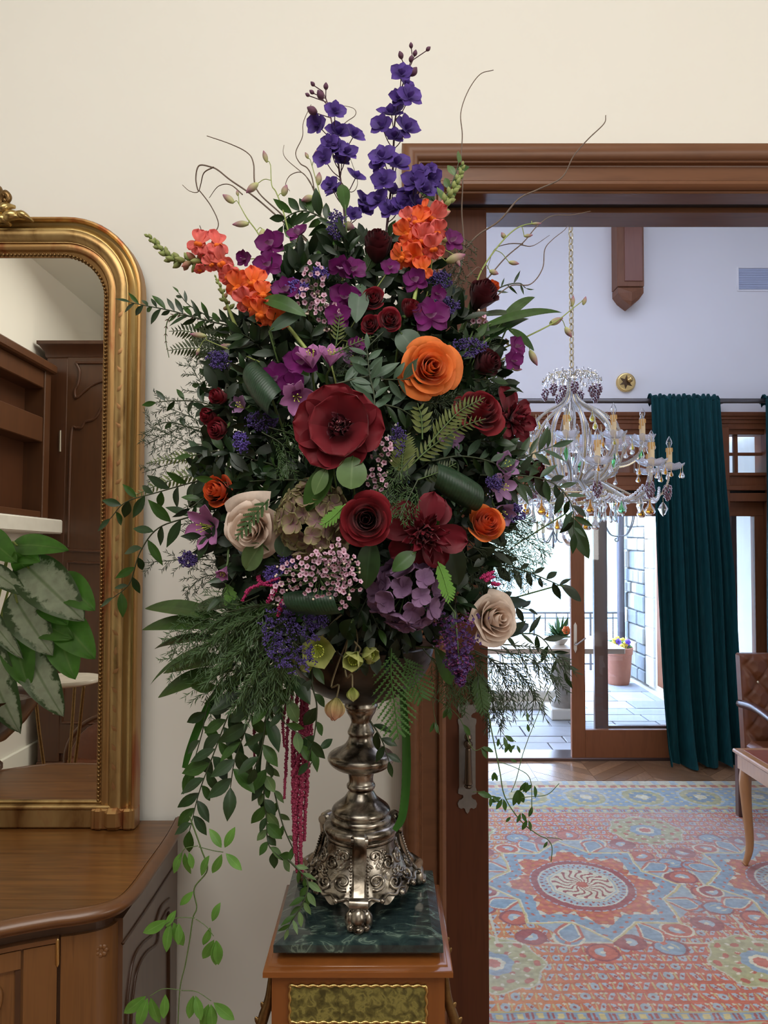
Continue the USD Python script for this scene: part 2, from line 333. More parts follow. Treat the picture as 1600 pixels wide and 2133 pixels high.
# the glazed wall
def zz(y): return gz(y, YF)
gw = Thing('window_1', kind='structure', base=(1.5, YF, 0), label='wood framed glazed garden wall with transom lights')
Z = {k: zz(k) for k in (868, 890, 905, 985, 1012, 1022, 1045, 1075, 1520, 1577)}
WX0, WX1 = -.92, 4.3
gw.part('head_trim', sweep([(WX0 - .06, YF, Z[868] + .03), (WX1 + .06, YF, Z[868] + .03)], (0, -1, 0), [(0, 0), (0, .05), (.012, .06), (.03, .06), (.04, .045), (.055, .045), (.06, .03), (.085, .03), (.09, .02), (.13, .02), (.13, 0)], flip=True), w_far, 40)
gw.part('head', box(WX0, WX1, YF - .0, YF + .16, Z[905], Z[868], .003), w_far, False)
for za, zb, pr in ((Z[985], Z[985] - .025, .03), (Z[985] - .025, Z[1012], .012), (Z[1012], Z[1022], .04), (Z[1045], Z[1022] - .02, .03)):
    gw.part('rail', box(WX0, WX1, YF - pr, YF + .16, min(za, zb), max(za, zb), .003), w_far, False)
gw.part('shadow_gap', box(WX0, WX1, YF - .0, YF + .10, Z[1022] - .02, Z[1022]), dark_gap, False)
posts = [-.9, gx(1508, YF), gx(1598, YF) + .02, 4.26]
for x in posts:
    gw.part('post', box(x - .035, x + .035, YF - .035, YF + .16, 0, Z[890], .004), w_far, False)
ms = [x for x in np.arange(-.62, 4.2, .262)] 
for x in ms:
    if all(abs(x - p) > .08 for p in posts): gw.part('muntin', box(x - .014, x + .014, YF + .03, YF + .07, Z[985], Z[905], .003), w_far, False)
zm = (Z[985] + Z[905]) / 2
gw.part('muntin_bar', box(WX0, WX1, YF + .032, YF + .068, zm - .012, zm + .012, .003), w_far, False)
gw.part('transom_pane', box(WX0, WX1, YF + .048, YF + .052, Z[985], Z[905]), pane, False)
gw.part('threshold', box(WX0, WX1, YF - .07, YF + .17, -.004, .022, .006), flat('bronze_sill', (.10, .06, .05), .25, metallic=.6), False)
# fixed light to the right of the curtain
xa, xb = posts[1] + .035, posts[2] - .035
gw.part('side_frame', box(xa, xb, YF + .02, YF + .09, Z[1075], Z[1045], .003), w_far, False)
gw.part('side_frame', box(xa, xb, YF + .02, YF + .09, .02, .30, .003), w_far, False)
gw.part('side_frame', box(xb - .075, xb, YF + .02, YF + .09, .30, Z[1075], .003), w_far, False)
gw.part('side_pane', box(xa, xb, YF + .048, YF + .052, .30, Z[1075]), pane, False)
def glazed(name, x0, x1, y, label, sw=.105, bz=.215, m=w_far, handle=False):
    t = Thing(name, kind='structure', base=(x0, y, 0), label=label); h = .022
    t.part('stile', box(x0, x0 + sw, y - h, y + h, .02, Z[1045] - .012, .003), m, False); t.part('stile', box(x1 - sw, x1, y - h, y + h, .02, Z[1045] - .012, .003), m, False)
    t.part('top_rail', box(x0 + sw, x1 - sw, y - h, y + h, Z[1075], Z[1045] - .012, .003), m, False); t.part('bottom_rail', box(x0 + sw, x1 - sw, y - h, y + h, .02, bz + .02, .003), m, False)
    t.part('pane', box(x0 + sw, x1 - sw, y - .003, y + .003, bz + .02, Z[1075]), pane, False); return t
d2x = gx(1187, 5.99)
d2t = glazed('door_2', d2x, 2.62, 5.99, 'sliding glass garden door standing half open')
hxx = d2x + .03
hp = d2t.part('handle_plate', extrude(Polygon([(hxx + a, zz(y)) for a, y in ((-.012, 1300), (0, 1294), (.012, 1300), (.012, 1318), (.012, 1350), (0, 1358), (-.012, 1350))]), 5.962, 5.968, 'y'), flat('nickel', (.6, .58, .55), .3, metallic=1.), False)
d2t.part('handle_lever', tube([(hxx, 5.964, zz(1340)), (hxx, 5.93, zz(1340)), (hxx + .07, 5.925, zz(1325))], .007, 8), flat('nickel_lever', (.6, .58, .55), .3, metallic=1.), 40, under=hp)
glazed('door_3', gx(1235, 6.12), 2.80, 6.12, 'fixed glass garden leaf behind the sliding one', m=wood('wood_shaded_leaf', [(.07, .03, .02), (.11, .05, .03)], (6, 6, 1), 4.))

# things on the far wall
bx0, bx1 = gx(1287, 5.92), gx(1343, 5.92)
br = Thing('roof_bracket', 'dark wooden roof bracket ending in a pointed tip above the glazed wall', 'wooden bracket', ((bx0 + bx1) / 2, YF, gz(640, 5.92)))
zt, zl, cxm = gz(600, 5.92), gz(640, 5.92), (bx0 + bx1) / 2
br.part('post', box(bx0, bx1, 5.88, YF, zt, 4.8, .004), w_beam, False)
br.part('inset_panel', box(bx0 + .055, bx1 - .012, 5.872, 5.89, zt + .04, zt + .60, .003), wood('wood_red_inset', [(.15, .05, .03), (.21, .08, .045)], (9, 9, 1), 4., .5, .1), False)
br.part('pointed_tip', hull([(x, y, z) for x, z in ((bx0 + .004, zt - .006), (bx1 - .004, zt - .006), (bx0 + .004, zt - .05), (bx1 - .004, zt - .05), (bx0 + .04, zl + .05), (bx1 - .04, zl + .05), (cxm, zl)) for y in (5.885, YF)] + [(cxm, 5.85, zt - .055), (cxm, 5.86, zl + .03)]), w_beam, False)
vx0, vz0, vz1 = gx(1541, YF), gz(607, YF), gz(556, YF)
vt = Thing('wall_vent', 'pale blue rectangular vent panel high on the garden room wall', 'vent', (vx0, YF, vz0))
vblue = flat('vent_grey', (.42, .47, .60), .6)
vt.part('frame', sweep([(vx0, YF, vz0), (vx0 + .5, YF, vz0), (vx0 + .5, YF, vz1), (vx0, YF, vz1)], (0, -1, 0), [(0, 0), (0, .008), (-.012, .01), (-.014, 0)], True), paint2, False)
for k in range(9):
    z = vz0 + .016 + k * (vz1 - vz0 - .03) / 9
    vt.part('slat', box(vx0 + .012, vx0 + .488, YF - .007, YF - .001, z, z + (vz1 - vz0 - .03) / 9 - .001, .0008), vblue, False)
sx, sz = gx(1309, 5.99), gz(795, 5.99)
st = Thing('brass_rosette', 'round polished brass rosette with a dark star and a ball on the wall', 'wall fitting', (sx, YF, sz))
R90 = rot([1, 0, 0], PI / 2)
st.part('disc', moved(lathe([(0, .028), (.045, .026), (.062, .030), (.070, .026), (.076, .012), (.076, 0)][::-1], 40), R90, (sx, YF, sz)), brass, 40)
st.part('star', moved(extrude([((.058 if k % 2 == 0 else .024) * math.sin(k * PI / 6 + .1) - .004, (.058 if k % 2 == 0 else .024) * math.cos(k * PI / 6 + .1)) for k in range(12)], .027, .0305), R90, (sx, YF, sz)), flat('dark_star', (.10, .06, .03), .4, metallic=.6), False)
st.part('ball', ball((sx + .020, YF - .055, sz + .015), .025, 10), brass); st.part('ball_neck', tube([(sx + .016, YF - .026, sz + .012), (sx + .02, YF - .05, sz + .015)], .012, 12), brass)

# curtains and rod
rodz = gz(835, 5.88)
rod = Thing('curtain_rod', 'dark steel curtain rod running across the garden room wall', 'curtain rod', (1.5, 5.88, rodz))
rod.part('bar', tube([(-1.1, 5.88, rodz), (4.5, 5.88, rodz)], .019, 14), steel)
for x in (-.95, gx(1512, 5.88), 4.35): rod.part('bracket', box(x - .012, x + .012, 5.88, YF, rodz - .012, rodz + .012), steel, False)
velvet = mat('teal_velvet', {'g': ('geometry', {}), 'm': ('mapping', {'scale': (30, 30, 4)}), 'n': ('noise_texture', {'scale': 3., 'detail': 4.}), 'r': ('rgb_ramp', {'ramp': [(.3, (.0015, .030, .034)), (.7, (.0025, .050, .054))]}),
             'p': ('principled_bsdf', {'roughness': .75, 'specular_ior_level': .2, 'sheen_weight': .22, 'sheen_roughness': .35, 'sheen_tint': (.12, .55, .55)})},
             [('g.position', 'm.vector'), ('m.vector', 'n.vector'), ('n.fac', 'r.fac'), ('r.color', 'p.base_color')], 'p.BSDF')
def curtain(x, label, sd):
    """x: list of (py, left px, right px)."""
    t = Thing('velvet_curtain', label, 'curtain', (gx((x[0][1] + x[0][2]) / 2, 5.84), 5.84, 0), group='')
    r = np.random.default_rng(sd); nu, nv = 90, 220
    py = np.linspace(x[0][0], x[-1][0], nu); xl = np.interp(py, [a[0] for a in x], [a[1] for a in x]); xr = np.interp(py, [a[0] for a in x], [a[2] for a in x])
    s = np.linspace(0, 1, nv); ph = np.cumsum(.6 + r.random(nv)); ph = ph / ph[-1] * 2 * PI
    V = np.zeros((nu, nv, 3))
    zt0, zb = gz(py[0], 5.84), .012
    for i in range(nu):
        q = i / (nu - 1); amp = .018 + .055 * min(1, q * 2.2)
        w = np.sin(ph * 12 + .6 * np.sin(3 * q)) * (1 - q * .75) * .5 + np.sin(ph * 6 + 1.1 + .9 * q) * (.35 + .5 * q) + .4 * np.sin(ph * 3 + 2 * q) * q
        V[i, :, 0] = gx(0, 5.84) + (xl[i] + (xr[i] - xl[i]) * (s + .006 * np.cos(ph * 6) * (s * (1 - s) * 4))) / F * 5.84
        V[i, :, 1] = 5.815 - amp * w * .8 + (-.05 * q ** 6 * (1 + np.sin(ph * 4)) if True else 0)
        V[i, :, 2] = zt0 + (zb - zt0) * q + (1 - q) ** 30 * .012 * np.sin(ph * 14) + (q ** 30) * .015 * (1 + np.sin(ph * 3))
    front = V.reshape(-1, 3); back = front + [0, .012, 0]
    g = grid(nu, nv); f = np.vstack([g[:, ::-1], g + len(front)])
    t.part('drape', (np.vstack([front, back]), f), velvet)
    tp = V[0]; hd_ = tp[None] + np.array([[0, 0, 0.], [0, .012, .03], [0, .05, .035], [0, .085, .005], [0, .09, -.03]])[:, None]
    hd_[:, :, 2] += .006 * np.sin(ph * 20)[None]; hd_[1:, :, 1] += (5.84 - tp[:, 1])[None] * .6
    t.part('rod_pocket', (hd_.reshape(-1, 3), grid(5, nv)[:, ::-1]), velvet); return t
curtain([(832, 1357, 1500), (1000, 1360, 1508), (1200, 1362, 1520), (1450, 1370, 1528), (1560, 1376, 1530), (1597, 1380, 1530)], 'long dark teal velvet curtain hanging between the glass door and side window', 5)
curtain([(834, 1596, 1720), (1200, 1590, 1726), (1597, 1586, 1730)], 'teal velvet curtain cut by the right edge of the photo', 6)
# ------------------------------------------------------------------ the terrace outside
slates = [noisy(f'slate_{k}', [tuple(c * s for c in (.26, .28, .31)), tuple(c * s for c in (.42, .42, .42))], 6., .55, bump=.3, bdist=.004) for k, s in enumerate((.9, 1.05, 1.25))]
pale = noisy('pale_stone', [(.55, .50, .42), (.68, .62, .52)], 9., .7, bump=.3)
stucco = noisy('stucco', [(.60, .58, .50), (.70, .68, .60)], 4., .8)
tr_ = Thing('terrace_floor', kind='structure', base=(1, 8, 0), label='slate paved terrace outside')
tr_.part('bed', box(-5, 6, YF + .17, 11, -.2, -.03), pale, False)
rng = random.Random(8); y = YF + .2
while y < 9.8:
    h = rng.choice([.26, .34, .2]) * (1 if y < 8 else 1.4); x = .35 + rng.uniform(-.3, 0)
    while x < 2.95:
        w = rng.uniform(.32, .7); 
        if x + w > .45: tr_.part('paver', box(x, min(x + w - .012, 2.94), y, y + h - .012, -.03, rng.uniform(-.003, .002), .003), rng.choice(slates), False)
        x += w
    y += h
single('terrace_step', join(box(-3, gx(1160, 7.8), 7.75, 8.05, .0, .17, .012), box(-3, gx(1162, 7.7), 7.68, 7.76, 0, .075, .01)), pale, 'pale stone step along the terrace edge behind the table', 'step')
# wing wall of the house
wx = 3.08
ww = Thing('wall_wing', kind='structure', base=(wx, 8, 0), label='pale stucco wing of the house beside the terrace')
ww.part('stucco_face', box(wx, wx + .4, YF + .26, 8.98, -.1, 4.5), stucco, False)
rng = random.Random(3); z = 0
quoin = noisy('quoin', [(.78, .76, .70), (.86, .84, .78)], 5., .7); stone = [noisy(f'rubble_{k}', [c, tuple(a * 1.5 for a in c)], 14., .8, bump=.6, bdist=.01) for k, c in enumerate([(.22, .21, .18), (.32, .28, .22), (.16, .17, .17)])]
while z < 3.2:
    ww.part('quoin_block', box(wx - .03, wx + .01, 8.75, 9.0, z, z + .33, .006), quoin, False); z += .338
ww.part('door_frame', box(wx - .03, wx + .01, 8.28, 8.62, 0.05, 2.3, .005), w_far, False); ww.part('door_leaf_edge', box(wx - .05, wx + .01, 7.9, 8.3, .05, 2.2, .005), w_far, False)
for zh in (.55, 1.2, 1.85): ww.part('hinge', box(wx - .06, wx - .028, 8.29, 8.32, zh, zh + .1, .003), iron, False)
pr_ = Thing('wall_pier', kind='structure', base=(wx, 9.3, 0), label='rough stone pier at the end of the house wing')
pr_.part('core', box(wx - .0, wx + .4, 9.0, 9.75, 0, 3.4), stone[2], False)
for yy in (8.985,):
    z = 0.
    while z < 3.3:
        h = rng.uniform(.12, .24); y0 = 9.0
        while y0 < 9.75:
            w = rng.uniform(.15, .36); w = min(w, 9.76 - y0)
            if w > .03: pr_.part('stone', box(wx - rng.uniform(.03, .06), wx + .01, y0, y0 + w - .012, z, z + h - .012, .012), rng.choice(stone), False)
            y0 += w
        z += h
# lake and hill
water = mat('lake_water', {'g': ('geometry', {}), 'n': ('noise_texture', {'scale': .35, 'detail': 4.}), 'b': ('bump', {'strength': .6, 'distance': 1.5}), 'p': ('principled_bsdf', {'base_color': (.12, .22, .30), 'roughness': .15})},
            [('g.position', 'n.vector'), ('n.fac', 'b.height'), ('b.normal', 'p.normal')], 'p.BSDF')
single('lake_outside', (np.array([[-600, 30, -20], [900, 30, -20], [900, 900, -20], [-600, 900, -20]], float), np.array([[0, 1, 2, 3]])), water, kind='structure')
gxx, gyy = np.meshgrid(np.linspace(-600, 900, 90), np.linspace(430, 1300, 40), indexing='ij'); hp_ = np.stack([gxx, gyy, 0 * gxx], -1)
hz_ = -21 + 150 * np.clip((gyy - 440) / 500, 0, 1) ** .7 * (.6 + .8 * fbm(hp_ / 160., 4)); hp_[..., 2] = hz_
single('hills_outside', (hp_.reshape(-1, 3), grid(90, 40)[:, ::-1]), noisy('hillside', [(.10, .16, .10), (.24, .28, .20)], .05, .9), kind='structure', smooth=True)
# railing
rl = Thing('terrace_railing', 'thin black iron railing at the edge of the terrace', 'railing', (1, 9.9, 0))
zr = gz(1276, 9.9)
rl.part('top_rail', tube([(-2, 9.9, zr), (3.05, 9.9, zr)], .016, 6), iron); rl.part('lower_rail', tube([(-2, 9.9, zr - .07), (3.05, 9.9, zr - .07)], .009, 6), iron); rl.part('bottom_rail', tube([(-2, 9.9, .08), (3.05, 9.9, .08)], .012, 6), iron)
for k, x in enumerate(np.arange(1.2, 3.05, .145)): rl.part('baluster', tube([(x, 9.9, 0), (x, 9.9, zr)], .008 if k % 5 else .016, 6), iron)
px_ = gx(1292, 9.6)
single('downpipe', tube([(px_, 9.6, 0), (px_, 9.6, 3.4)], .045, 10), flat('downpipe_bronze', (.10, .09, .10), .5, metallic=.5), 'dark bronze pipe standing by the stone pier', 'pipe', smooth=True)
# terrace table on stone balusters
tz = gz(1352, 7.05)
tb = Thing('terrace_table', 'pale stone terrace table carried on a carved baluster outside', 'table', (1.2, 7.4, 0))
tx1 = gx(1303, 7.05)
tb.part('table_top', extrude([(-.4, 7.05), (tx1 - .02, 7.05), (tx1, 7.09), (tx1 - .02, 7.95), (-.4, 7.95)], tz - .045, tz, 'z'), noisy('table_stone', [(.42, .32, .22), (.55, .43, .32)], 9., .5), False)
bal = noisy('weathered_stone', [(.16, .13, .10), (.30, .26, .21)], 18., .8, bump=.5, bdist=.006)
for bx in (gx(1176, 7.35), .2):
    by = 7.4 if bx > .5 else 7.45
    b_ = tb.part('baluster', lathe([(0, 0), (.12, .0), (.12, .05), (.085, .08), (.07, .12), (.10, .2), (.13, .32), (.125, .42), (.08, .52), (.065, .60), (.10, .64), (.11, .68), (.11, tz - .045), (0, tz - .045)], 28, (bx, by, .10)) if False else lathe([(0, .10), (.12, .10), (.12, .15), (.085, .18), (.07, .21), (.10, .28), (.13, .37), (.125, .46), (.08, .54), (.065, .58), (.10, .62), (.115, tz - .045), (0, tz - .045)], 28, (bx, by, 0)), bal, 40)
    tb.part('plinth', box(bx - .16, bx + .16, by - .16, by + .16, 0, .10, .01), pale, False, under=b_)
# little bouquet standing on the table
bqx, bqy = gx(1165, 7.35), 7.35
bq = Thing('table_bouquet', 'low green bouquet with an orange bloom on the terrace table', 'bouquet', (bqx, bqy, tz))
bq.part('bowl', lathe([(0, tz + .0005), (.04, tz + .0005), (.07, tz + .04), (.075, tz + .06), (.06, tz + .055), (0, tz + .04)], 20, (bqx, bqy, 0)), pale, 40)
rq = random.Random(6); g1 = flat('bouquet_green', (.06, .14, .04), .5); L_ = []
for k in range(60):
    a, e = rq.uniform(0, 2 * PI), rq.uniform(.1, 1.3); d = np.array([math.cos(a) * math.cos(e), math.sin(a) * math.cos(e), math.sin(e)]); q0 = np.array([bqx, bqy, tz + .06]); q1 = q0 + d * rq.uniform(.1, .24); s_ = np.cross(d, [.3, .2, 1]); s_ /= np.linalg.norm(s_); m_ = (q0 + q1 * 2) / 3
    L_.append((np.array([q0, m_ + s_ * .02, q1, m_ - s_ * .02, m_ + [0, 0, .008]]), np.array([[0, 1, 4], [1, 2, 4], [2, 3, 4], [3, 0, 4]])))
bq.part('greens', join(*L_), g1, True, kind='stuff'); bq.part('bloom', join(*[ball((bqx + .03 + .022 * math.cos(k * 1.05), bqy - .13, tz + .15 + .022 * math.sin(k * 1.05)), .02, 5) for k in range(6)]), flat('bouquet_orange', (.75, .16, .03), .6))
# flower pot
fx, fy = gx(1285, 9.0), 9.0
fp = Thing('terracotta_pot', 'terracotta pot on the terrace planted with yellow and violet flowers', 'flower pot', (fx, fy, 0))
terra = noisy('terracotta', [(.30, .11, .06), (.42, .17, .10)], 12., .75)
fp.part('pot', lathe([(0, 0), (.115, 0), (.13, .03), (.145, .2), (.155, .34), (.165, .35), (.17, .42), (.16, .43), (.145, .42), (.14, .36), (0, .36)], 32, (fx, fy, 0)), terra, 40)
rng = random.Random(2)
gm, ym, vm_ = flat('pot_leaf', (.10, .22, .05), .5), flat('pansy_yellow', (.75, .60, .06), .6), flat('pansy_violet', (.17, .08, .55), .6)
for k in range(26):
    a, r = rng.uniform(0, 2 * PI), .13 * math.sqrt(rng.random()); p = np.array([fx + r * math.cos(a), fy + r * math.sin(a), .42 + rng.uniform(0, .09)])
    pet = [moved(ball((0, 0, 0), .019, 4, (1, 1, .3)), frame((rng.uniform(-1, 1), -1, .8)), p + np.array([.018 * math.cos(j * 1.257), -.012, .018 * math.sin(j * 1.257)])) for j in range(5)]
    fp.part('blossom' if k % 3 else 'leaf_tuft', join(*pet), (ym if k % 2 else vm_) if k % 3 else gm)
    fp.part('stalk', tube([(fx + r * .5 * math.cos(a), fy + r * .5 * math.sin(a), .35), p], .003, 4), gm)
# porch lights of iron hung from a porch beam
beam = Thing('ceiling_porch', kind='structure', base=(1, 8.2, 2.5), label='wooden porch ceiling and beam outside above the doors'); beam.part('beam', box(-4, wx - .06, 8.1, 8.25, 2.36, 2.60, .006), w_far, False)
for k in range(13): beam.part('board', box(-4, wx - .06, YF + .27 + k * .145, YF + .27 + k * .145 + .138, 2.60, 2.64, .003), w_far, False)
def scroll(c, r0, r1, a0, turns, n, plane='xz', sgn=1):
    a = np.linspace(0, turns * 2 * PI, n); r = np.linspace(r0, r1, n)
    return np.stack([c[0] + sgn * r * np.cos(a0 + a), np.full(n, c[1]), c[2] + r * np.sin(a0 + a)], 1)
lx, ly = gx(1288, 8.17), 8.17
lt = Thing('hanging_lantern', 'open wrought iron lantern hanging outside above the terrace', 'lantern', (lx, ly, gz(1130, ly)))
zb_, ztop = gz(1128, ly), gz(1062, ly)
lt.part('chain', tube([(lx, ly, 2.37), (lx, ly, ztop + .1)], .006, 6), iron)
lt.part('hoop', tube([(lx + .16 * math.cos(a), ly + .16 * math.sin(a), ztop) for a in np.linspace(0, 2 * PI, 25)], .006, 6), iron)
for k in range(6):
    a = k * PI / 3 + .3; c, s = math.cos(a), math.sin(a)
    lt.part('rib', tube(spline([(lx, ly, ztop + .1), (lx + .08 * c, ly + .08 * s, ztop + .06), (lx + .16 * c, ly + .16 * s, ztop), (lx + .17 * c, ly + .17 * s, ztop - .12), (lx + .1 * c, ly + .1 * s, zb_ + .08), (lx, ly, zb_ + .05)], 6), .006, 6), iron)
lt.part('tail_scroll', tube(np.vstack([[(lx, ly, zb_ + .06)], scroll((lx - .022, ly, zb_ + .02), .022, .012, 0, -.8, 14)]), .006, 6), iron)
lt.part('candle', tube([(lx, ly, zb_ + .06), (lx, ly, zb_ + .2)], .013, 8), flat('lantern_candle', (.7, .66, .55), .5))
ix, iy = gx(1152, 8.17), 8.17
ic = Thing('iron_candelabra', 'wrought iron candle ring with pale candles hanging outside the door', 'candelabra', (ix, iy, gz(1130, iy)))
z0 = gz(1124, iy); ic.part('chain', tube([(ix, iy, 2.37), (ix, iy, z0 + .35)], .006, 6), iron); ic.part('stem', tube([(ix, iy, z0 + .35), (ix, iy, z0 - .04)], .01, 8), iron)
ic.part('drop_finial', lathe([(0, -.1), (.012, -.08), (.016, -.06), (.006, -.03), (0, -.02)], 12, (ix, iy, z0)), iron)
cream = flat('aged_candle', (.62, .58, .40), .5)
for k in range(7):
    a = k * 2 * PI / 7 + .2; c, s = math.cos(a) * .17, math.sin(a) * .17
    r_ = ic.part('arm', tube(spline([(ix, iy, z0 + .1), (ix + .4 * c, iy + .4 * s, z0 - .02), (ix + .85 * c, iy + .85 * s, z0 - .01), (ix + c, iy + s, z0 + .07)], 6), .006, 6), iron)
    ic.part('candle', tube([(ix + c, iy + s, z0 + .07), (ix + c, iy + s, z0 + .2)], .016, 8), cream, under=r_)
# ------------------------------------------------------------------ the rug: colours are the weave, one tint per knot row
def rug():
    X0, X1, Y0, Y1 = .08, 4.4, 2.60, 5.45
    ys = [Y0]
    while ys[-1] < Y1: ys.append(ys[-1] + .0026 * (ys[-1] / 2.6) ** 1.6)
    ys = np.array(ys) * (Y1 - Y0) / (ys[-1] - Y0) + Y0 - Y0 * (Y1 - Y0) / (ys[-1] - Y0); ys[-1] = Y1
    xs = np.concatenate([np.linspace(X0, .3, 20, endpoint=False), np.linspace(.3, 2.35, 470, endpoint=False), np.linspace(2.35, X1, 160)])
    X, Y = np.meshgrid(xs, ys, indexing='ij'); P = np.stack([X, Y, 0 * X], -1)
    wob = (fbm(P * 9, 3, 1) - .5) * .025; x, y = X + wob, Y + (fbm(P * 9, 3, 7) - .5) * .025
    red, dred, blue, pblue, cream, olive, orange, yellow = [np.array(c) for c in ((.42, .105, .05), (.28, .07, .05), (.20, .265, .29), (.31, .35, .335), (.54, .48, .31), (.33, .30, .13), (.47, .165, .045), (.48, .37, .14))]
    C = np.zeros(X.shape + (3,))
    def put(m, c): C[m] = c if np.ndim(c) == 1 else c[m]
    # field: small lattice of leaves on red, orange towards the left
    t = np.clip((.85 - x) / .3, 0, 1)[..., None]; ground = red * (1 - t) + orange * t
    C[:] = ground
    a, b = np.floor(x / .052), np.floor(y / .066); u, v = x / .052 - a - .5, y / .066 - b - .5; sg = np.where((a + b) % 2, 1, -1)
    put((np.abs(u * .8 + sg * v * .5) < .15) & (np.abs(u) < .34) & (np.abs(v) < .33) & ((a * 13 + b * 7) % 5 != 0), pblue); put(np.hypot(u - .32 * sg, v - .3) < .11, cream * .85); put((np.abs(u) > .44) & (np.abs(v) < .35), yellow * .9)
    put(((a * 7 + b * 3) % 5 == 0) & (np.hypot(u, v) < .36), pblue * .95); put((np.hypot(u, v) < .12), dred)
    LX, LY, CX_, CY_ = 1.10, 1.39, .985, 3.86
    for ci in range(-1, 4):
        cx = CX_ + ci * LX
        rx, ry = x - cx, (y - CY_) * .92; r, th = np.hypot(rx, ry), np.arctan2(ry, rx)
        big = np.maximum(np.abs(rx), np.abs(ry)) < .50
        cell = big & (r < .66)
        put(cell & (np.abs(rx) + np.abs(ry) < .66), pblue * .9)
        put(np.abs(np.maximum(np.abs(rx), np.abs(ry)) - .50) < .006, cream * .85)
        for k in range(24):
            q = 2 * PI * (k + .5) / 24; rr = .575 if k % 2 else .50; e = np.hypot((rx - rr * math.cos(q)) / 1.15, ry - rr * math.sin(q)); c = (dred, blue, red)[k % 3]
            put(e < .062, cream if k % 4 == 0 else dred * .9); put(e < .052, c); put((e < .030) & (np.cos(th * 40) > 0), pblue if k % 3 != 1 else cream * .8); put(e < .010, cream)
        for k in range(8):                             # pointed buds between the star's arms
            q = PI * (k + .5) / 4; X2, Y2 = rx * math.cos(q) + ry * math.sin(q), -rx * math.sin(q) + ry * math.cos(q)
            w = .055 * np.clip((X2 - .36) / .12, 0, 1) * np.sqrt(np.clip((.53 - X2) / .06, 0, 1)); m = (np.abs(Y2) < w + .014) & (X2 > .33) & (X2 < .55)
            put(m, red); put((np.abs(Y2) < w) & (X2 > .36), cream); put((np.abs(Y2) < w - .008) & (X2 > .37), blue)
        s1 = np.maximum(np.abs(rx), np.abs(ry)); s2 = (np.abs(rx) + np.abs(ry)) / 1.4142; star = np.minimum(s1, s2)
        S = .335
        put(star < S + .016, yellow); put(star < S + .006, cream); put(star < S, blue); put((star < S) & (np.sin(th * 28) * np.sin(r * 110) > .72), red)
        put(star < S - .062, cream * .95); wavy = star + .012 * np.cos(th * 32)
        put(wavy < S - .07, red); put((wavy < S - .07) & (np.cos(th * 24) * np.cos(r * 130) > .35), orange)
        put(r < .255, pblue); put((r < .255) & (np.cos(th * 40) * np.sin(r * 120) > .45), dred); put(np.abs(r - .232) < .016, dred); put(np.abs(r - .21) < .003, cream)
        oc = np.maximum(s1, s2); put(oc < .165, cream * .9); put(oc < .155, pblue); put(oc < .148, cream); put((oc < .14) & (np.cos(th * 16 + 3 * np.sin(r * 60)) > .45), dred); put(r < .03, red)
        for sx in (.5,):
            for sy in (-.5, .5):
                mx, my = x - cx - sx * LX, y - CY_ - sy * LY; q = np.hypot(mx, my); tq = np.arctan2(my, mx); sc = q / (1 + .055 * np.cos(8 * tq))
                put(sc < .205, olive); put((sc < .20) & (np.cos(tq * 8) * np.sin(q * 75 + .5) > .55), red * .9); put((sc < .20) & (np.cos(tq * 16 + 1) * np.cos(q * 60) > .8), cream); put(sc < .085, blue); put(sc < .05, cream); put(sc < .032, red); put(np.abs(sc - .205) < .004, cream * .8)
    # borders
    for yb, sgn in ((4.84, 1), (2.85, -1)):
        d = (y - yb) * sgn; s = x * 1.0
        put(d > 0, yellow * .8); put((d > .01) & (d < .055), blue); k = (s / .075) % 1
        put((d > .01) & (d < .055) & (np.abs(k - .5) < .16) & (np.abs(d - .032) < .014), yellow); put((d > .01) & (d < .055) & (np.abs(np.abs(k - .5) - .38) < .07) & (np.abs(d - .032) < .018), dred)
        put((d > .055) & (d < .065), red); put((d > .065) & (d < .10), olive * 1.1); put((d > .065) & (d < .1) & (np.cos(s * 60) * np.cos((d - .08) * 90) > .5), red)
        put((d > .11) & (d < .46), blue); q = ((s / .38) % 1 - .5) * .38; e = np.hypot(q, (d - .285) * .9)
        m = (d > .11) & (d < .46); put(m & (e < .15), pblue); put(m & (e < .13), olive * .95); put(m & (e < .09), blue * .8); put(m & (e < .04), cream); put(m & (np.cos(s * 70) * np.cos(d * 80) > .62), yellow)
        put((d > .46) & (d < .475), cream); put((d > .475) & (d < .52), red * .9); put((d > .475) & (d < .52) & (np.cos(s * 90) > .3), yellow); put(d > .53, cream * .85); put((d > .53) & (np.cos(s * 50) > .4), pblue)
    fade = np.clip(fbm(P * [2.2, 5, 1], 4, 3) * 1.6 - .45, 0, 1)[..., None] * .45
    C = C * (1 - fade) + np.array([.40, .34, .29]) * fade
    C = C * (.78 + .44 * fbm(P * 60, 3, 9))[..., None]
    C *= (.94 + .12 * noise(P * [4, 130, 1], 5))[..., None]
    V = np.stack([X, Y, .009 + .002 * fbm(P * 30, 2, 4)], -1).reshape(-1, 3)
    m = mat('rug_wool', {'a': ('attribute', {'attribute': 'tint'}), 'g': ('geometry', {}), 'n': ('noise_texture', {'scale': 350., 'detail': 2.}), 'b': ('bump', {'strength': .35, 'distance': .002}),
            'p': ('principled_bsdf', {'roughness': .85, 'specular_ior_level': .15, 'sheen_weight': .15})}, [('a.color', 'p.base_color'), ('g.position', 'n.vector'), ('n.fac', 'b.height'), ('b.normal', 'p.normal')], 'p.BSDF')
    t = Thing('oriental_rug', 'large faded red and blue oriental rug with star medallions on the garden room floor', 'rug', (1.5, 4, 0))
    t.part('pile', (V, grid(len(xs), len(ys))), m, True, col=C.reshape(-1, 3))
    t.part('backing', box(X0, X1, Y0, Y1, 0.0005, .0085), flat('rug_backing', (.35, .28, .20), .9), False)
rug()
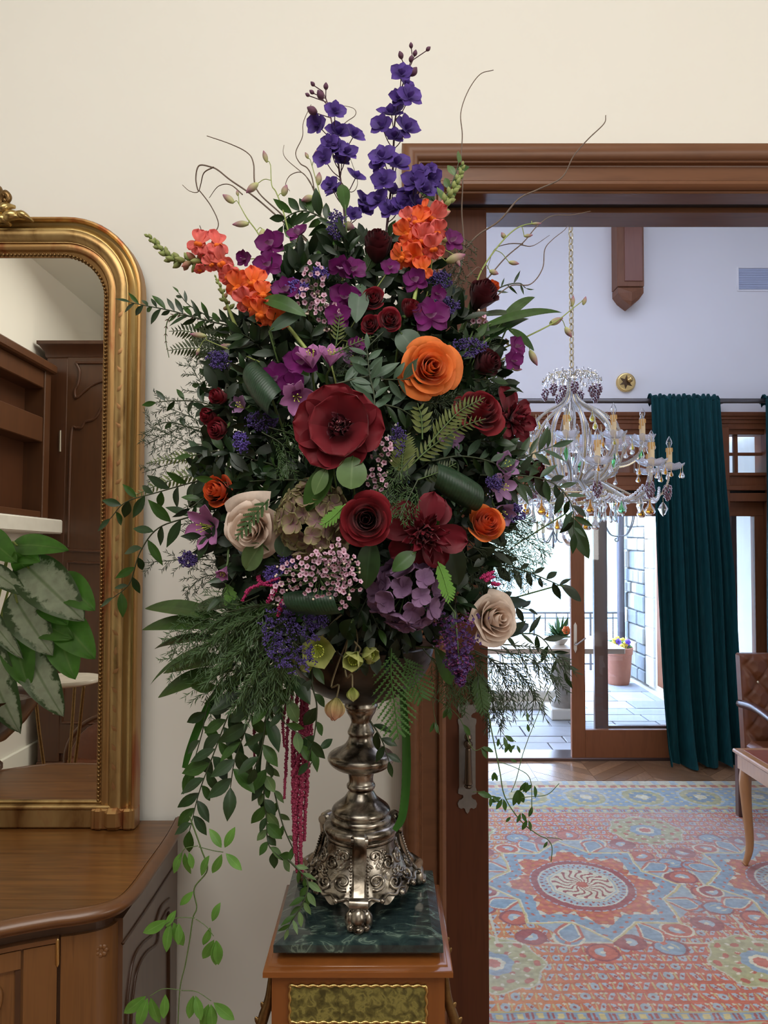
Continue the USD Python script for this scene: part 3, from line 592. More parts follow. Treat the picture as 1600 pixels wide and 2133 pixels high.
# ------------------------------------------------------------------ console table
ZC = at(300, 1700, YW)[2]
oak = [wood(f'oak_top_{k}', [tuple(c * s for c in (.055, .020, .006)), tuple(c * s for c in (.17, .068, .017)), tuple(c * s for c in (.10, .039, .010)), tuple(c * s for c in (.15, .06, .016))], (1.2, 16, 1), 4., .30, .25) for k, s in enumerate((.75, 1.0, 1.15))]
oak_v = wood('oak_front', [(.065, .025, .007), (.165, .068, .019), (.11, .043, .012)], (22, 22, 1), 4., .4, .15)
oak_d = wood('oak_dark', [(.035, .013, .005), (.075, .030, .010)], (3, 14, 3), 3., .4, .2)
oak_edge = wood('oak_edge', [(.06, .023, .007), (.14, .055, .017), (.09, .035, .011)], (5, 5, 12), 3., .38, .2)
pts = [onz(x, y, ZC)[:2] for x, y in ((384, 1708), (366, 1745), (336, 1795), (304, 1842), (268, 1872), (222, 1891), (165, 1903), (105, 1911), (0, 1930), (-90, 1952), (-180, 1976), (-260, 1992))]
pts[0][1] = YW - .006; cxc = -1.13
half = [(min(p[0], -.575), p[1]) for p in pts if p[0] > cxc]
half = [tuple(q) for q in spline([(x, y, 0) for x, y in half], 5)[:, :2]] + [(cxc, min(p[1] for p in half) - .012)]
out = half + [(2 * cxc - x, y) for x, y in reversed(half[:-1])]
ct = Thing('console_table', 'waxed brown oak console cabinet with a curved front under the mirror', 'console', (cxc, 1.95, 0))
top_poly = Polygon(out).buffer(0)
flat_poly = top_poly.buffer(-.030).intersection(sbox(-3, 0, 0, YW - .006)).union(sbox(2 * cxc + .607, -.607, 2.2, YW - .006).intersection(top_poly.buffer(-.029)))
y1, y2 = onz(150, 1778, ZC)[1], onz(150, 1874, ZC)[1]
for k, (a, b) in enumerate(((y1 + .0006, 3), (y2 + .0006, y1 - .0006), (0, y2 - .0006))):
    g = flat_poly.intersection(sbox(-3, a, 0, b))
    for q in getattr(g, 'geoms', [g]):
        if q.area > .002: ct.part('top_plank', extrude(q, ZC - .022, ZC, 'z'), oak[(1, 2, 1)[k]], False)
op = np.array([(x, y, ZC) for x, y in out])
ct.part('top_moulding', sweep(op, (0, 0, 1), [(.031, -.022), (.031, .0), (.029, -.002), (.026, .0015), (.018, .003), (.008, -.001), (.001, -.008), (-.001, -.014), (.003, -.022), (.012, -.027), (.016, -.029), (.018, -.034), (.060, -.034)]), oak_edge, 50)
def inset(p, d):
    p = np.asarray(p)[:, :2]; t = np.gradient(p, axis=0); t /= np.linalg.norm(t, axis=1, keepdims=True); return p + np.stack([t[:, 1], -t[:, 0]], 1) * -d if False else p + np.stack([t[:, 1], -t[:, 0]], 1) * d
ob = inset(out, .046)
if Polygon(ob).area > Polygon(out).area: ob = inset(out, -.046)
XS = ob[4][0]
def ribbon(p, z0, z1, o0, o1):
    """Curved board on the cabinet's front: path p, from z0 to z1, standing o0..o1 proud."""
    p = np.asarray(p); t = np.gradient(p, axis=0); t /= np.linalg.norm(t, axis=1, keepdims=True); nn = np.stack([-t[:, 1], t[:, 0]], 1)
    if (nn[len(p) // 2] @ (p[len(p) // 2] - np.array([cxc, 2.0]))) < 0: nn = -nn
    rows = [(o0, z0), (o1, z0), (o1, z1), (o0, z1)]
    v = np.array([[(*(a + n_ * o), z) for o, z in rows] for a, n_ in zip(p, nn)]); k = len(p)
    f = grid(k, 4, True); e = np.array([[0, 1, 2, 3], [(k - 1) * 4 + 3, (k - 1) * 4 + 2, (k - 1) * 4 + 1, (k - 1) * 4]])
    return v.reshape(-1, 3), np.vstack([f, e])
ct.part('carcass', extrude(Polygon(ob).buffer(-.006).intersection(sbox(-3, 0, 0, YW - .01)), .06, ZC - .034, 'z'), oak_d, False)
fr = np.array([q for q in ob if q[1] < 2.2])
arc = np.array(ob); ar = spline(np.c_[arc, 0 * arc[:, 0]], 4)[:, :2]
def on_front(xa, xb):
    q = np.array([a for a in ar if xa <= a[0] <= xb and a[1] < 1.99]); return q[np.argsort(-q[:, 0])]
xh = onz(182, 2010, .70)[0] - .005
zrail = ZC - .064
ct.part('upper_rail', ribbon(on_front(2 * cxc - XS, XS - .012), zrail, ZC - .034, -.02, -.012), oak_d, 30)
ct.part('rail_bead', ribbon(on_front(2 * cxc - xh, xh), zrail - .010, zrail, -.005, .012), oak_edge, 30)
ct.part('corner_pilaster', ribbon(on_front(xh + .001, XS + .02), .04, zrail - .002, -.008, .004), oak_v, 30)
pa, pb = on_front(xh + .004, XS + .02)[[-1, 0]]
zf = zrail - .03
rosette = []
for k in range(7):
    a = k * 2 * PI / 7; rosette.append(ball((0, .010 * math.cos(a), zf - .02 + .010 * math.sin(a)), .006, 5, (.6, 1, 1)))
pm = on_front(xh + .02, XS)[len(on_front(xh + .02, XS)) // 2]
ct.part('carved_rosette', moved(join(*[moved(r, rot([0, 0, 1], -1.1)) for r in rosette]), None, (pm[0], pm[1] - .004, 0)), oak_v)
for sx in (1, -1):
    X = lambda x: x if sx > 0 else 2 * cxc - x
    def fpart(a, b): return on_front(min(X(a), X(b)), max(X(a), X(b)))
    xin = onz(116, 2010, .70)[0]
    d_ = ct.part('door', ribbon(fpart(cxc + .004 * sx, xh - .002), .08, zrail - .014, -.02, .0), oak_v, 30)
    ct.part('door_stile', ribbon(fpart(xin, xh - .003), .08, zrail - .014, -.005, .008), oak_v, 30, under=d_); ct.part('door_stile', ribbon(fpart(cxc + .006 * sx, cxc + .07 * sx), .08, zrail - .014, -.005, .008), oak_v, 30, under=d_)
    zr1 = ZC - .118
    ct.part('door_rail', ribbon(fpart(cxc + .07 * sx, xin), zr1, zrail - .014, -.005, .008), oak_v, 30, under=d_)
    ct.part('panel_frame', ribbon(fpart(xin - .012 * 1, xin), .1, zr1, -.004, .005), oak_d, 30, under=d_)
    q = fpart(cxc + .02 * sx, xin); f_ = lambda px, py: np.array([X(onz(px, 2010, .70)[0]), 0, gz(py + 34, 1.62)])
    def onfront(px, py):
        w = f_(px, py); k = np.argmin(abs(q[:, 0] - w[0])); return (w[0], q[k, 1] - .006, w[2])
    ct.part('carved_moulding', tube(spline([onfront(*a) for a in ((-60, 2085), (-20, 2072), (10, 2066), (30, 2068), (48, 2053), (60, 2062), (74, 2060), (80, 2072), (68, 2080), (62, 2072))], 6), .006, 8), oak_v, under=d_)
    ct.part('carved_moulding', tube(spline([onfront(*a) for a in ((72, 2064), (84, 2075), (86, 2100), (80, 2133), (84, 2180), (90, 2240))], 6), .006, 8), oak_v, under=d_)
    ct.part('hinge', lathe([(0, -.034), (.002, -.031), (.0045, -.026), (.0045, .026), (.002, .031), (0, .034)], 10, (X(xh), fpart(xh - .03, xh)[0 if sx > 0 else -1][1] - .010, gz(2060, 1.6))), brass, 40, under=d_, label='brass barrel hinge')
XSIDE = -.609
sp = ct.part('side_panel', box(XSIDE - .02, XSIDE, onx(254, 2000, XSIDE)[1] + .005, YW - .008, .03, ZC - .06), wood('oak_side', [(.065, .030, .015), (.12, .058, .032)], (10, 10, 1), 3., .30, .5), False)
def side(pts, r=.004): return tube(spline([onx(x, y, XSIDE + .001) for x, y in pts], 6), r, 6)
ct.part('side_moulding', side([(256, 1965), (310, 1886), (362, 1806)]), oak_d, under=sp)
ct.part('side_moulding', side([(262, 2140), (266, 2070), (278, 1998), (296, 1966), (318, 1945), (326, 1915), (336, 1888), (352, 1872)]), oak_d, under=sp)
ct.part('side_moulding', side([(272, 2140), (276, 2080), (286, 2020), (304, 1985), (326, 1965), (332, 1930), (344, 1902), (352, 1892)]), oak_d, under=sp)
ct.part('side_moulding', side([(351, 2140), (351, 2000), (350, 1900)], .006), oak_d, under=sp)

# ------------------------------------------------------------------ gilt mirror leaning on the console
LEAN = math.radians(.8); MB0 = np.array([cxc, 2.222, ZC + .001]); MU = np.array([0, math.sin(LEAN), math.cos(LEAN)]); MN = np.array([0, -math.cos(LEAN), math.sin(LEAN)])
def mp(a, b, n=0.): return MB0 + np.array([1., 0, 0]) * a + MU * b + MN * n
HWm = -.706 - cxc; HM = (gz(455, 2.235) - ZC) / math.cos(LEAN)
gold = noisy('gilt', [(.30, (.22, .11, .04)), (.45, (.38, .24, .095)), (.62, (.48, .33, .14)), (.75, (.36, .16, .06))], 14., .32, (1, 1, .35), 6., .2, .002, .5, metallic=.88, rrough=(.25, .5))
gold_r = noisy('gilt_worn', [(.32, (.28, .09, .035)), (.48, (.40, .235, .09)), (.7, (.36, .20, .07))], 16., .38, (1, 1, .25), 6., .25, .002, .6, metallic=.85)
gold_y = noisy('gilt_bright', [(.3, (.38, .25, .09)), (.7, (.56, .41, .17))], 10., .28, (1, 1, .3), 5., .1, .002, .4, metallic=.92)
bronze = noisy('gilt_dark', [(.10, .055, .02), (.30, .18, .07)], 90., .35, metallic=.9)
R = .225; n_ = 14
def arcpath(h, w, r):
    p = [(w, .0)] + [(w, h - r)] + [(w - r + r * math.cos(a), h - r + r * math.sin(a)) for a in np.linspace(0, PI / 2, n_)[1:]]
    return [mp(*q) for q in p] + [mp(-a, b) for a, b in reversed(p)]
gm_ = Thing('gilt_mirror', 'tall gilt framed mirror with rounded corners leaning above the console', 'mirror', tuple(MB0))
pth = arcpath(HM, HWm, R)
W_ = .114
def fr_part(name, prof, m): gm_.part(name, sweep(pth, MN, prof, flip=False), m, 40)
sgn_ = 1
if np.dot(np.cross(pth[1] - pth[0], MN), [1, 0, 0]) > 0: sgn_ = -1
P_ = lambda L: [(sgn_ * u, v) for u, v in L]
fr_part('outer_edge', P_([(0, -.02), (0, .020), (.003, .026), (.008, .027), (.012, .022), (.014, .018)]), gold_r)
fr_part('outer_cove', P_([(.014, .018), (.015, .014), (.022, .012), (.030, .016), (.036, .024), (.038, .028), (.041, .028)]), gold_y)
fr_part('etched_band', P_([(.041, .028), (.043, .031), (.052, .034), (.062, .033), (.072, .028), (.076, .022), (.078, .022)]), gold)
fr_part('inner_band', P_([(.078, .022), (.079, .018), (.088, .021), (.097, .018), (.101, .011), (.103, .009), (.116, .007), (.117, 0.0)]), gold_r)
beads = []
ip = np.array(arcpath(HM - .109, HWm - .109, R - .109 + .02)); ip[0] = mp(HWm - .109, .075); ip[-1] = mp(-HWm + .109, .075)
L_ = np.r_[0, np.cumsum(np.linalg.norm(np.diff(ip, axis=0), axis=1))]
bv, bf = ball((0, 0, 0), .0052, 4)
nb_ = int(L_[-1] / .0115)
for k, s in enumerate(np.linspace(0, L_[-1], nb_)):
    c = np.array([np.interp(s, L_, ip[:, j]) for j in range(3)]); beads.append((bv + c + MN * .010, bf))
gm_.part('bead_row', join(*beads), bronze, kind='stuff')
# incised roses on the band: raised little leaf scrolls
rl_ = random.Random(5); gold_inc = noisy('gilt_incised', [(.33, .15, .06), (.42, .24, .10)], 30., .42, metallic=.8)
for k in range(26):
    b = .12 + k * (HM - .36) / 26; a = HWm - .058; c = mp(a, b, .0335)
    lf = moved((np.array([(0, -.011, 0), (.006, 0, .0012), (0, .016, 0), (-.006, 0, .0012), (0, 0, .002)]), np.array([[0, 1, 4], [1, 2, 4], [2, 3, 4], [3, 0, 4]])), frame(MN, rl_.uniform(-.9, .9)), c)
    gm_.part('incised_leaf', lf, gold_inc, True)
gm_.part('glass', extrude([(-HWm + .110, .06), (HWm - .110, .06), (HWm - .110, HM - .2)] + [(HWm - .11 - .11 + .11 * math.cos(a), HM - .11 - .11 + .11 * math.sin(a)) for a in np.linspace(0, PI / 2, 10)] + [(-(HWm - .11 - .11 + .11 * math.cos(a)), HM - .22 + .11 * math.sin(a)) for a in np.linspace(PI / 2, 0, 10)], 0, .004, 'z'), None)
gp = stage.GetPrimAtPath(gm_.path + '/glass'); stage.RemovePrim(gp.GetPath())
gl_poly = [(-HWm + .108, .06), (HWm - .108, .06)] + [(HWm - .108 - .12 + .12 * math.cos(a), HM - .228 + .12 * math.sin(a)) for a in np.linspace(0, PI / 2, 12)] + [(-(HWm - .228 + .12 * math.cos(a)), HM - .228 + .12 * math.sin(a)) for a in np.linspace(PI / 2, 0, 12)]
gv, gf = extrude(gl_poly, 0, .004, 'z'); gv = np.array([mp(a, b, c) for a, b, c in gv])
silver_glass = mat('mirror_glass', {'g': ('glossy_bsdf', {'color': (.90, .88, .80), 'roughness': .0})}, [], 'g.BSDF')
write(gm_.path + '/mirror_glass', (gv, gf), silver_glass, False, None, gm_.base)
gm_.part('bottom_rail', sweep([mp(-HWm + .05, .0), mp(HWm - .05, .0)], MN, [(u * s_, v) for s_ in (-sgn_ * 1,) for u, v in [(0, -.015), (0, .028), (.006, .030), (.050, .026), (.056, .031), (.062, .028), (.064, .010), (.075, .006), (.075, 0)]]) if False else join(*[(np.array([mp(a, b, c) for a, b, c in v]), f) for v, f in (box(-HWm + .05, HWm - .05, .002, .056, -.01, .026, .004), box(-HWm + .05, HWm - .05, .054, .066, -.01, .031, .004), box(-HWm + .1, HWm - .1, .066, .074, -.01, .012, .003))]), gold, False)
for s in (1, -1):
    pb_ = [box(s * (HWm - .060) - .062, s * (HWm - .060) + .062, .001, .058, -.018, .036, .004), box(s * (HWm - .058) - .024, s * (HWm - .058) + .024, .0005, .062, .0, .050, .012), box(s * (HWm - .018) - .014, s * (HWm - .018) + .014, .001, .060, .0, .042, .006), box(s * (HWm - .1) - .012, s * (HWm - .1) + .012, .001, .060, .0, .042, .006)]
    gm_.part('plinth_block', join(*[(np.array([mp(a, b, c) for a, b, c in v]), f) for v, f in pb_]), gold_r, False)
# carved cresting
cr = gm_.part('cresting', join(*[(np.array([mp(a, b, c) for a, b, c in v]), f) for v, f in (ball((0, HM + .012, .035), .045, 8, (1, .8, .5)), ball((0, HM + .06, .035), .03, 8, (.7, 1, .6)))]), bronze)
for s in (1, -1):
    gm_.part('scroll', (lambda q: tube([mp(s * a, b, c) for a, b, c in q], np.linspace(.013, .006, len(q)), 8))(spline([(.005, HM + .01, .04), (.02, HM + .045, .045), (.034, HM + .056, .05), (.044, HM + .044, .05), (.038, HM + .032, .05), (.03, HM + .038, .052)], 6)), bronze, under=cr)
    for (a0, b0, a1, b1, w) in ((.01, -.012, .055, .022, .014), (.02, -.022, .085, -.012, .016), (.01, -.02, .045, -.032, .013), (.06, -.005, .11, -.022, .010)):
        v = [mp(s * (a0 + (a1 - a0) * t), HM + b0 + (b1 - b0) * t + .006 * math.sin(t * PI), .036 + .02 * math.sin(t * PI)) for t in np.linspace(0, 1, 8)]
        tv, tf = tube(v, [w * (.35 + math.sin(PI * min(.98, t + .06)) * .75) for t in np.linspace(0, 1, 8)], 8); gm_.part('carved_leaf', (tv, tf), gold_y, under=cr)

# ------------------------------------------------------------------ what the mirror reflects: the room behind the camera
MP0 = mp(0, 0, .004)
def refl(p):
    p = np.asarray(p, float); d = (p - MP0) @ MN; return p - 2 * d[..., None] * MN
def mir(px, py, d): return refl(at(px, py, d))
w_arm = wood('wood_armoire', [(.040, .013, .005), (.08, .027, .010), (.055, .018, .007)], (9, 9, 1), 3., .4, .25)
w_arm2 = wood('wood_armoire_light', [(.06, .022, .008), (.11, .041, .015)], (9, 9, 1), 3., .4, .25)
DA = 5.9; a_tl, a_b = mir(100, 745, DA), mir(92, 1500, DA)
ax0, ay = a_tl[0], a_tl[1]; azt = mir(100, 712, DA)[2]
ar_ = Thing('armoire', 'tall dark wooden armoire reflected in the mirror', 'armoire', (ax0 + .8, ay - .3, 0))
ar_.part('carcass', box(ax0, ax0 + 1.7, ay - .60, ay - .01, .05, azt - .12, .01), w_arm, False)
ar_.part('cornice', sweep([(ax0 - .005, ay - .6, azt - .13), (ax0 - .005, ay, azt - .13), (ax0 + 1.7, ay, azt - .13)], (0, 0, 1), [(0, 0), (-.01, .01), (-.015, .05), (-.045, .09), (-.06, .10), (-.06, .125), (.3, .125)]), w_arm, 40)
ar_.part('plinth', box(ax0 - .01, ax0 + 1.71, ay - .6, ay + .02, 0, .14, .008), w_arm, False)
ar_.part('corner_stile', box(ax0, ax0 + .16, ay - .012, ay + .015, .14, azt - .13, .004), w_arm, False)
mx = lambda px: mir(px, 900, DA)[0]; mzz = lambda py: mir(150, py, DA)[2]
ad = ar_.part('door', box(mx(140), mx(140) + .62, ay - .012, ay + .010, .2, mzz(745), .004), w_arm2, False)
def acurve(pts, r=.011): return tube(spline([(mx(a), ay + .012, mzz(b)) for a, b in pts], 6), r, 8)
for c in ([(158, 757), (215, 757), (280, 757)], [(158, 757), (166, 775), (163, 800), (157, 815), (160, 830), (175, 818), (195, 802), (225, 792), (260, 788)], [(150, 1140), (150, 1000), (152, 900), (162, 893), (172, 892), (180, 880), (194, 876), (204, 868), (216, 848), (240, 838)], [(150, 1146), (200, 1149), (260, 1149)],
          [(150, 1170), (200, 1173), (260, 1173)], [(150, 1170), (148, 1330), (146, 1500)], [(146, 1500), (250, 1503)]):
    ar_.part('door_moulding', acurve(c), w_arm, under=ad)
hinge_m = flat('steel_hinge', (.6, .57, .5), .3, metallic=1.)
for py in (920, 1215, 1460): ar_.part('hinge', tube([(mx(130), ay + .02, mzz(py - 22)), (mx(130), ay + .02, mzz(py + 22))], .008, 8), hinge_m, True)
# niche cabinet on the left wall and the pale ledge under it
xl = -2.69; P1 = lambda px, py: mir(px, py, -xl / ((800 - px) / F))
ye = P1(55, 900)[1]; zt_, zb1, zb2, zbot = P1(55, 760)[2], P1(38, 868)[2], P1(30, 918)[2], P1(48, 1080)[2]
nc = Thing('niche_cabinet', 'dark wooden wall cabinet with open niches reflected in the mirror', 'wall cabinet', (xl, ye + 1, zbot))
nc.part('back_panel', box(xl, xl + .02, ye, ye + 1.9, zbot, zt_), w_arm, False)
nc.part('side_board', box(xl, xl + .17, ye, ye + .10, zbot, zt_ - .06, .006), w_arm2, False); nc.part('side_board', box(xl, xl + .17, ye + 1.8, ye + 1.9, zbot, zt_ - .06, .006), w_arm2, False)
nc.part('cornice', box(xl, xl + .21, ye - .02, ye + 1.92, zt_ - .07, zt_, .012), w_arm2, False)
for a, b in ((zt_ - .20, zt_ - .07), (zb2, zb1), (zbot, zbot + .05)): nc.part('shelf', box(xl, xl + .16, ye + .1, ye + 1.8, min(a, b), max(a, b), .006), w_arm2, False)
lz1, lz0 = P1(60, 1082)[2], P1(60, 1112)[2]
single('wall_ledge', box(xl, xl + .24, ye - .12, ye + 2.0, lz0, lz1 - .002, .01), noisy('ledge_stone', [(.62, .60, .54), (.74, .72, .66)], 12., .6, bump=.2), 'pale stone ledge below the wooden niches, seen in the mirror', 'ledge', kind='structure')
# small round table, fern and chair seen in the mirror
tp_ = mir(135, 1412, 3.9); 
rt = Thing('pedestal_table', 'small round marble topped table reflected in the mirror', 'table', (tp_[0], tp_[1], 0))
rt.part('marble_top', lathe([(0, 0), (.16, 0), (.175, .008), (.178, .016), (.175, .026), (0, .026)], 36, (tp_[0], tp_[1], tp_[2] - .026)), noisy('white_marble', [(.45, .40, .33), (.75, .70, .62)], 14., .25), 40)
for k in range(3):
    a = k * 2 * PI / 3 + .5; c, s = math.cos(a), math.sin(a)
    rt.part('leg', tube(spline([(tp_[0] + .14 * c, tp_[1] + .14 * s, tp_[2] - .026), (tp_[0] + .12 * c, tp_[1] + .12 * s, tp_[2] - .2), (tp_[0] + .06 * c, tp_[1] + .06 * s, .3), (tp_[0] + .2 * c, tp_[1] + .2 * s, .006)], 8), .009, 8), bronze)
cp_ = mir(190, 1520, 4.6)
ch = Thing('round_back_chair', 'leather chair with a rounded back reflected low in the mirror', 'chair', (cp_[0], cp_[1], 0))
leather = noisy('brown_leather', [(.10, .028, .012), (.17, .05, .02), (.12, .034, .014)], 40., .35, bump=.25, bdist=.001, coat_weight=.2)
cw = .27
ch.part('backrest', moved(ball((0, 0, 0), 1, 10, (cw * .9, .03, .24)), None, (cp_[0] + .12, cp_[1], cp_[2] - .18)), leather)
ch.part('back_frame', tube([(cp_[0] + .12 + cw * math.cos(a), cp_[1], cp_[2] - .18 + .27 * math.sin(a)) for a in np.linspace(-.3, PI + .3, 24)], .014, 8), w_arm2)
ch.part('seat', moved(box(-.26, .26, -.5, .04, .40, .50, .03), None, (cp_[0] + .12, cp_[1], 0)), leather, 40)
for sx in (-.23, .23):
    for sy in (-.46, .0): ch.part('leg', tube([(cp_[0] + .12 + sx, cp_[1] + sy, .0), (cp_[0] + .12 + sx, cp_[1] + sy, .42 if sy < 0 else cp_[2] - .2)], .019, 8), w_arm2)
# ------------------------------------------------------------------ pedestal with marble slab
PCX, PCY, ZM = -.0525, 1.765, .92
hw = .1735
mahog = wood('mahogany', [(.075, .022, .005), (.20, .064, .014), (.13, .040, .009)], (2, 2, 9), 3., .25, .4)
mahog_v = wood('mahogany_upright', [(.105, .030, .007), (.185, .060, .014), (.135, .042, .010)], (9, 9, 1.2), 3., .28, .3)
green = noisy('green_marble', [(.34, (.010, .018, .020)), (.48, (.020, .036, .035)), (.555, (.032, .055, .048)), (.60, (.12, .17, .135)), (.63, (.03, .050, .045)), (.70, (.06, .095, .085))], 17., .10, (1, 2.2, 1), 12., 0, dist=1.1, specular_ior_level=.5, coat_weight=.4)
ms = Thing('marble_slab', 'bevelled dark green marble slab lying on the wooden pedestal', 'marble slab', (PCX, PCY, ZM - .03))
q = [(-hw, -hw), (hw, -hw), (hw, hw), (-hw, hw)]; b = .020
lv = [(0.002, -.027), (0, -.025), (0, -.010), (b, -.0005), (b + .001, 0)]
v = np.array([[(PCX + sx * (1 - i / hw), PCY + sy * (1 - i / hw), ZM + z) for sx, sy in q] for i, z in lv]).reshape(-1, 3)
f = np.vstack([grid(5, 4, True), [[16, 17, 18, 19]], [[3, 2, 1, 0]]])
ms.part('slab', (v, f), green, False)
pd = Thing('pedestal', 'polished mahogany pedestal with brass edged marbled panels under the marble slab', 'pedestal', (PCX, PCY, 0))
zc = ZM - .027
def ring(rows):
    v = np.array([[(PCX + sx * r / hw, PCY + sy * r / hw, z) for sx, sy in q] for r, z in rows]).reshape(-1, 3)
    return v, np.vstack([grid(len(rows), 4, True), [[4 * len(rows) - 4 + k for k in range(4)]]])
w0, w1 = .162, .192
zlip = at(745, 2026, PCY - w1)[2]; zlb = at(745, 2037, PCY - w1)[2]
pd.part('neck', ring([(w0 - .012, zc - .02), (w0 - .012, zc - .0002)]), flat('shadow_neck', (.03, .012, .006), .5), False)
pd.part('cushion_moulding', ring([(.17, zlb), (w1, zlb), (w1, zlip), (w1 - .003, zlip + .003)] + [(w0 - .004 + (w1 - .006 - w0) * math.cos(a), zlip + .006 + (zc - .014 - zlip - .006) * math.sin(a)) for a in np.linspace(0, PI / 2, 9)] + [(w0 - .012, zc - .013)]), mahog, 35)
zfb = .10
wb = .176
pd.part('frieze_body', ring([(wb, zlb - .36), (wb, zlb - .0005)]), mahog_v, False)
pd.part('lower_body', ring([(wb - .002, .10), (wb - .002, zlb - .37)]), mahog_v, False)
pd.part('band_moulding', ring([(wb, zlb - .38), (wb + .012, zlb - .375), (wb + .012, zlb - .362), (wb, zlb - .357)]), mahog, 30)
pd.part('base_moulding', ring([(.20, 0), (.20, .07), (.195, .085), (.178, .10)]), mahog, 30)
marbled = noisy('marbled_olive', [(.34, (.045, .038, .010)), (.47, (.10, .085, .022)), (.58, (.20, .17, .045)), (.68, (.07, .06, .018))], 60., .35, (1, 1, 1), 8., .2, dist=.5)
gilt = flat('gilt_trim', (.62, .44, .16), .28, metallic=.95)
d0 = PCY - wb
px0, px1 = gx(604, d0, 2080), gx(888, d0, 2080); pz1 = at(745, 2051, d0)[2]; pz0 = at(745, 2127, d0)[2]
def panel(R, name):
    c = np.array([PCX, PCY, 0]); tr = lambda v: (np.asarray(v) - c) @ R.T + c
    v, f = box(px0, px1, d0 - .003, d0 + .004, pz0, pz1, .001); p = pd.part('marbled_panel', (tr(v), f), marbled, False)
    T = []
    e = [(px0, pz0), (px1, pz0), (px1, pz1), (px0, pz1)]
    for k in range(4):
        (xa, za), (xb, zb) = e[k], e[(k + 1) % 4]; n = max(6, int(math.hypot(xb - xa, zb - za) / .0052)); t = np.linspace(0, 1, n)
        w = .0016 * np.sin(np.arange(n) * PI / 2); nx, nz = -(zb - za), xb - xa; l = math.hypot(nx, nz)
        pts = np.stack([xa + (xb - xa) * t + nx / l * w, np.full(n, d0 - .004), za + (zb - za) * t + nz / l * w], 1)
        vv, ff = tube(pts, .0028 + .0010 * np.cos(np.arange(n) * PI / 2), 6); T.append((tr(vv), ff))
    pd.part('brass_trim', join(*T), gilt, under=p)
for k in range(4): panel(rot([0, 0, 1], k * PI / 2), k)
# gilt acanthus mounts on the corners
for s in (-1, 1):
    for fy in (-1, 1):
        bx_, by_ = PCX + s * (wb + .004), PCY + fy * (wb - .02); zt0 = zlb - .012
        mo = pd.part('corner_mount', tube(spline([(bx_, by_, zt0), (bx_ + s * .004, by_, zt0 - .05), (bx_ + s * .016, by_, zt0 - .09), (bx_ + s * .022, by_, zt0 - .12), (bx_ + s * .012, by_, zt0 - .16)], 6), [.005 + .006 * math.sin(k / 24 * PI) for k in range(25)], 8), bronze)
        for (dz, dx) in ((-.07, .012), (-.10, .024), (-.125, .030), (-.15, .02)):
            pd.part('mount_leaf', moved(ball((0, 0, 0), .012, 6, (.55, .4, 1.3)), rot([0, 1, 0], s * .6), (bx_ + s * dx, by_, zt0 + dz)), bronze, under=mo)

# ------------------------------------------------------------------ the urn
UX, UY = -.053, 1.78
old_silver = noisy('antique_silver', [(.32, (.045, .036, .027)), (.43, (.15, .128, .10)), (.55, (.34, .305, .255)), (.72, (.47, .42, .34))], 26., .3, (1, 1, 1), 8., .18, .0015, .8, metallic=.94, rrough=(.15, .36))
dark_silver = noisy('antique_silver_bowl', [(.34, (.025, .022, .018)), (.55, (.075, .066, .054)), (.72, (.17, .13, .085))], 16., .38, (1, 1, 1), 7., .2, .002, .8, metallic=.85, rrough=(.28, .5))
def uz(py): return gz(py, UY)
k1 = UY / F
urn = Thing('flower_urn', 'antique silver footed urn with ornate tripod base holding the flowers', 'urn', (UX, UY, ZM))
def prof(L): return [(r * k1, uz(y)) for y, r in L][::-1]
bowl = [(1338, 128), (1338, 148), (1342, 152), (1350, 150), (1365, 147), (1385, 141), (1405, 130), (1425, 112), (1442, 86), (1455, 56), (1462, 36), (1464, 0)]
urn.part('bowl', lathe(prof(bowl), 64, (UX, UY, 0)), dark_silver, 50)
stem_ = spline([(r, y, 0) for y, r in [(1462, 33), (1466, 34), (1471, 34.5), (1475, 32), (1478, 31.5), (1484, 29), (1492, 24), (1500, 21), (1505, 20.5), (1512, 23), (1519, 26), (1523, 27.5), (1527, 27.5), (1530, 25.5), (1535, 25.5), (1542, 28), (1551, 35), (1559, 47), (1564, 57), (1568, 64), (1573, 68), (1578, 69), (1584, 67), (1592, 60), (1599, 49), (1604, 33), (1607, 28), (1614, 26), (1622, 25), (1629, 26), (1633, 29), (1638, 29.5), (1642, 27), (1645, 25), (1652, 29), (1661, 35), (1670, 46), (1678, 56), (1684, 60), (1689, 60), (1692, 56.5), (1695, 61), (1700, 63.5), (1705, 62), (1708, 57), (1709, 20)]], 3)
urn.part('stem', lathe([(r * k1, uz(y)) for r, y, _ in stem_][::-1], 64, (UX, UY, 0)), old_silver, 55)
urn.part('drum', lathe(prof([(1706, 20), (1707, 62), (1709, 70), (1713, 75), (1718, 76.5), (1724, 76), (1730, 73), (1733, 70), (1736, 71), (1739, 70), (1742, 66)]), 64, (UX, UY, 0)), old_silver, 50)
zt_b, zb_b = uz(1740), uz(1818)
def body_r(th, t):
    """Three concave faces between three ridges; t runs from the drum down."""
    ridge = np.cos(3 * (th + PI / 2)) * .5 + .5
    r = (70 + 12 * t + 36 * t ** 2.2) * k1; return r * (1 - .13 * t * (1 - ridge) * .9) 
nt, nh = 60, 216
T, TH = np.meshgrid(np.linspace(0, 1, nt), np.arange(nh) * 2 * PI / nh, indexing='ij')
RR = body_r(TH, T); fc = ((TH + PI / 2) / (2 * PI / 3) + .0) % 1.0 - .5      # -.5 .. .5 inside a face, ridges at the ends
lat = np.maximum(np.abs(np.sin((fc * 34 + T * 14))), np.abs(np.sin((fc * 34 - T * 14))))
inpatch = ((np.hypot((np.abs(fc) - .20) / .11, (T - .33) / .22) < 1) | (np.hypot((np.abs(fc) - .22) / .09, (T - .72) / .16) < 1))
RR = RR + .0022 * (lat > .86) * inpatch - .002 * inpatch
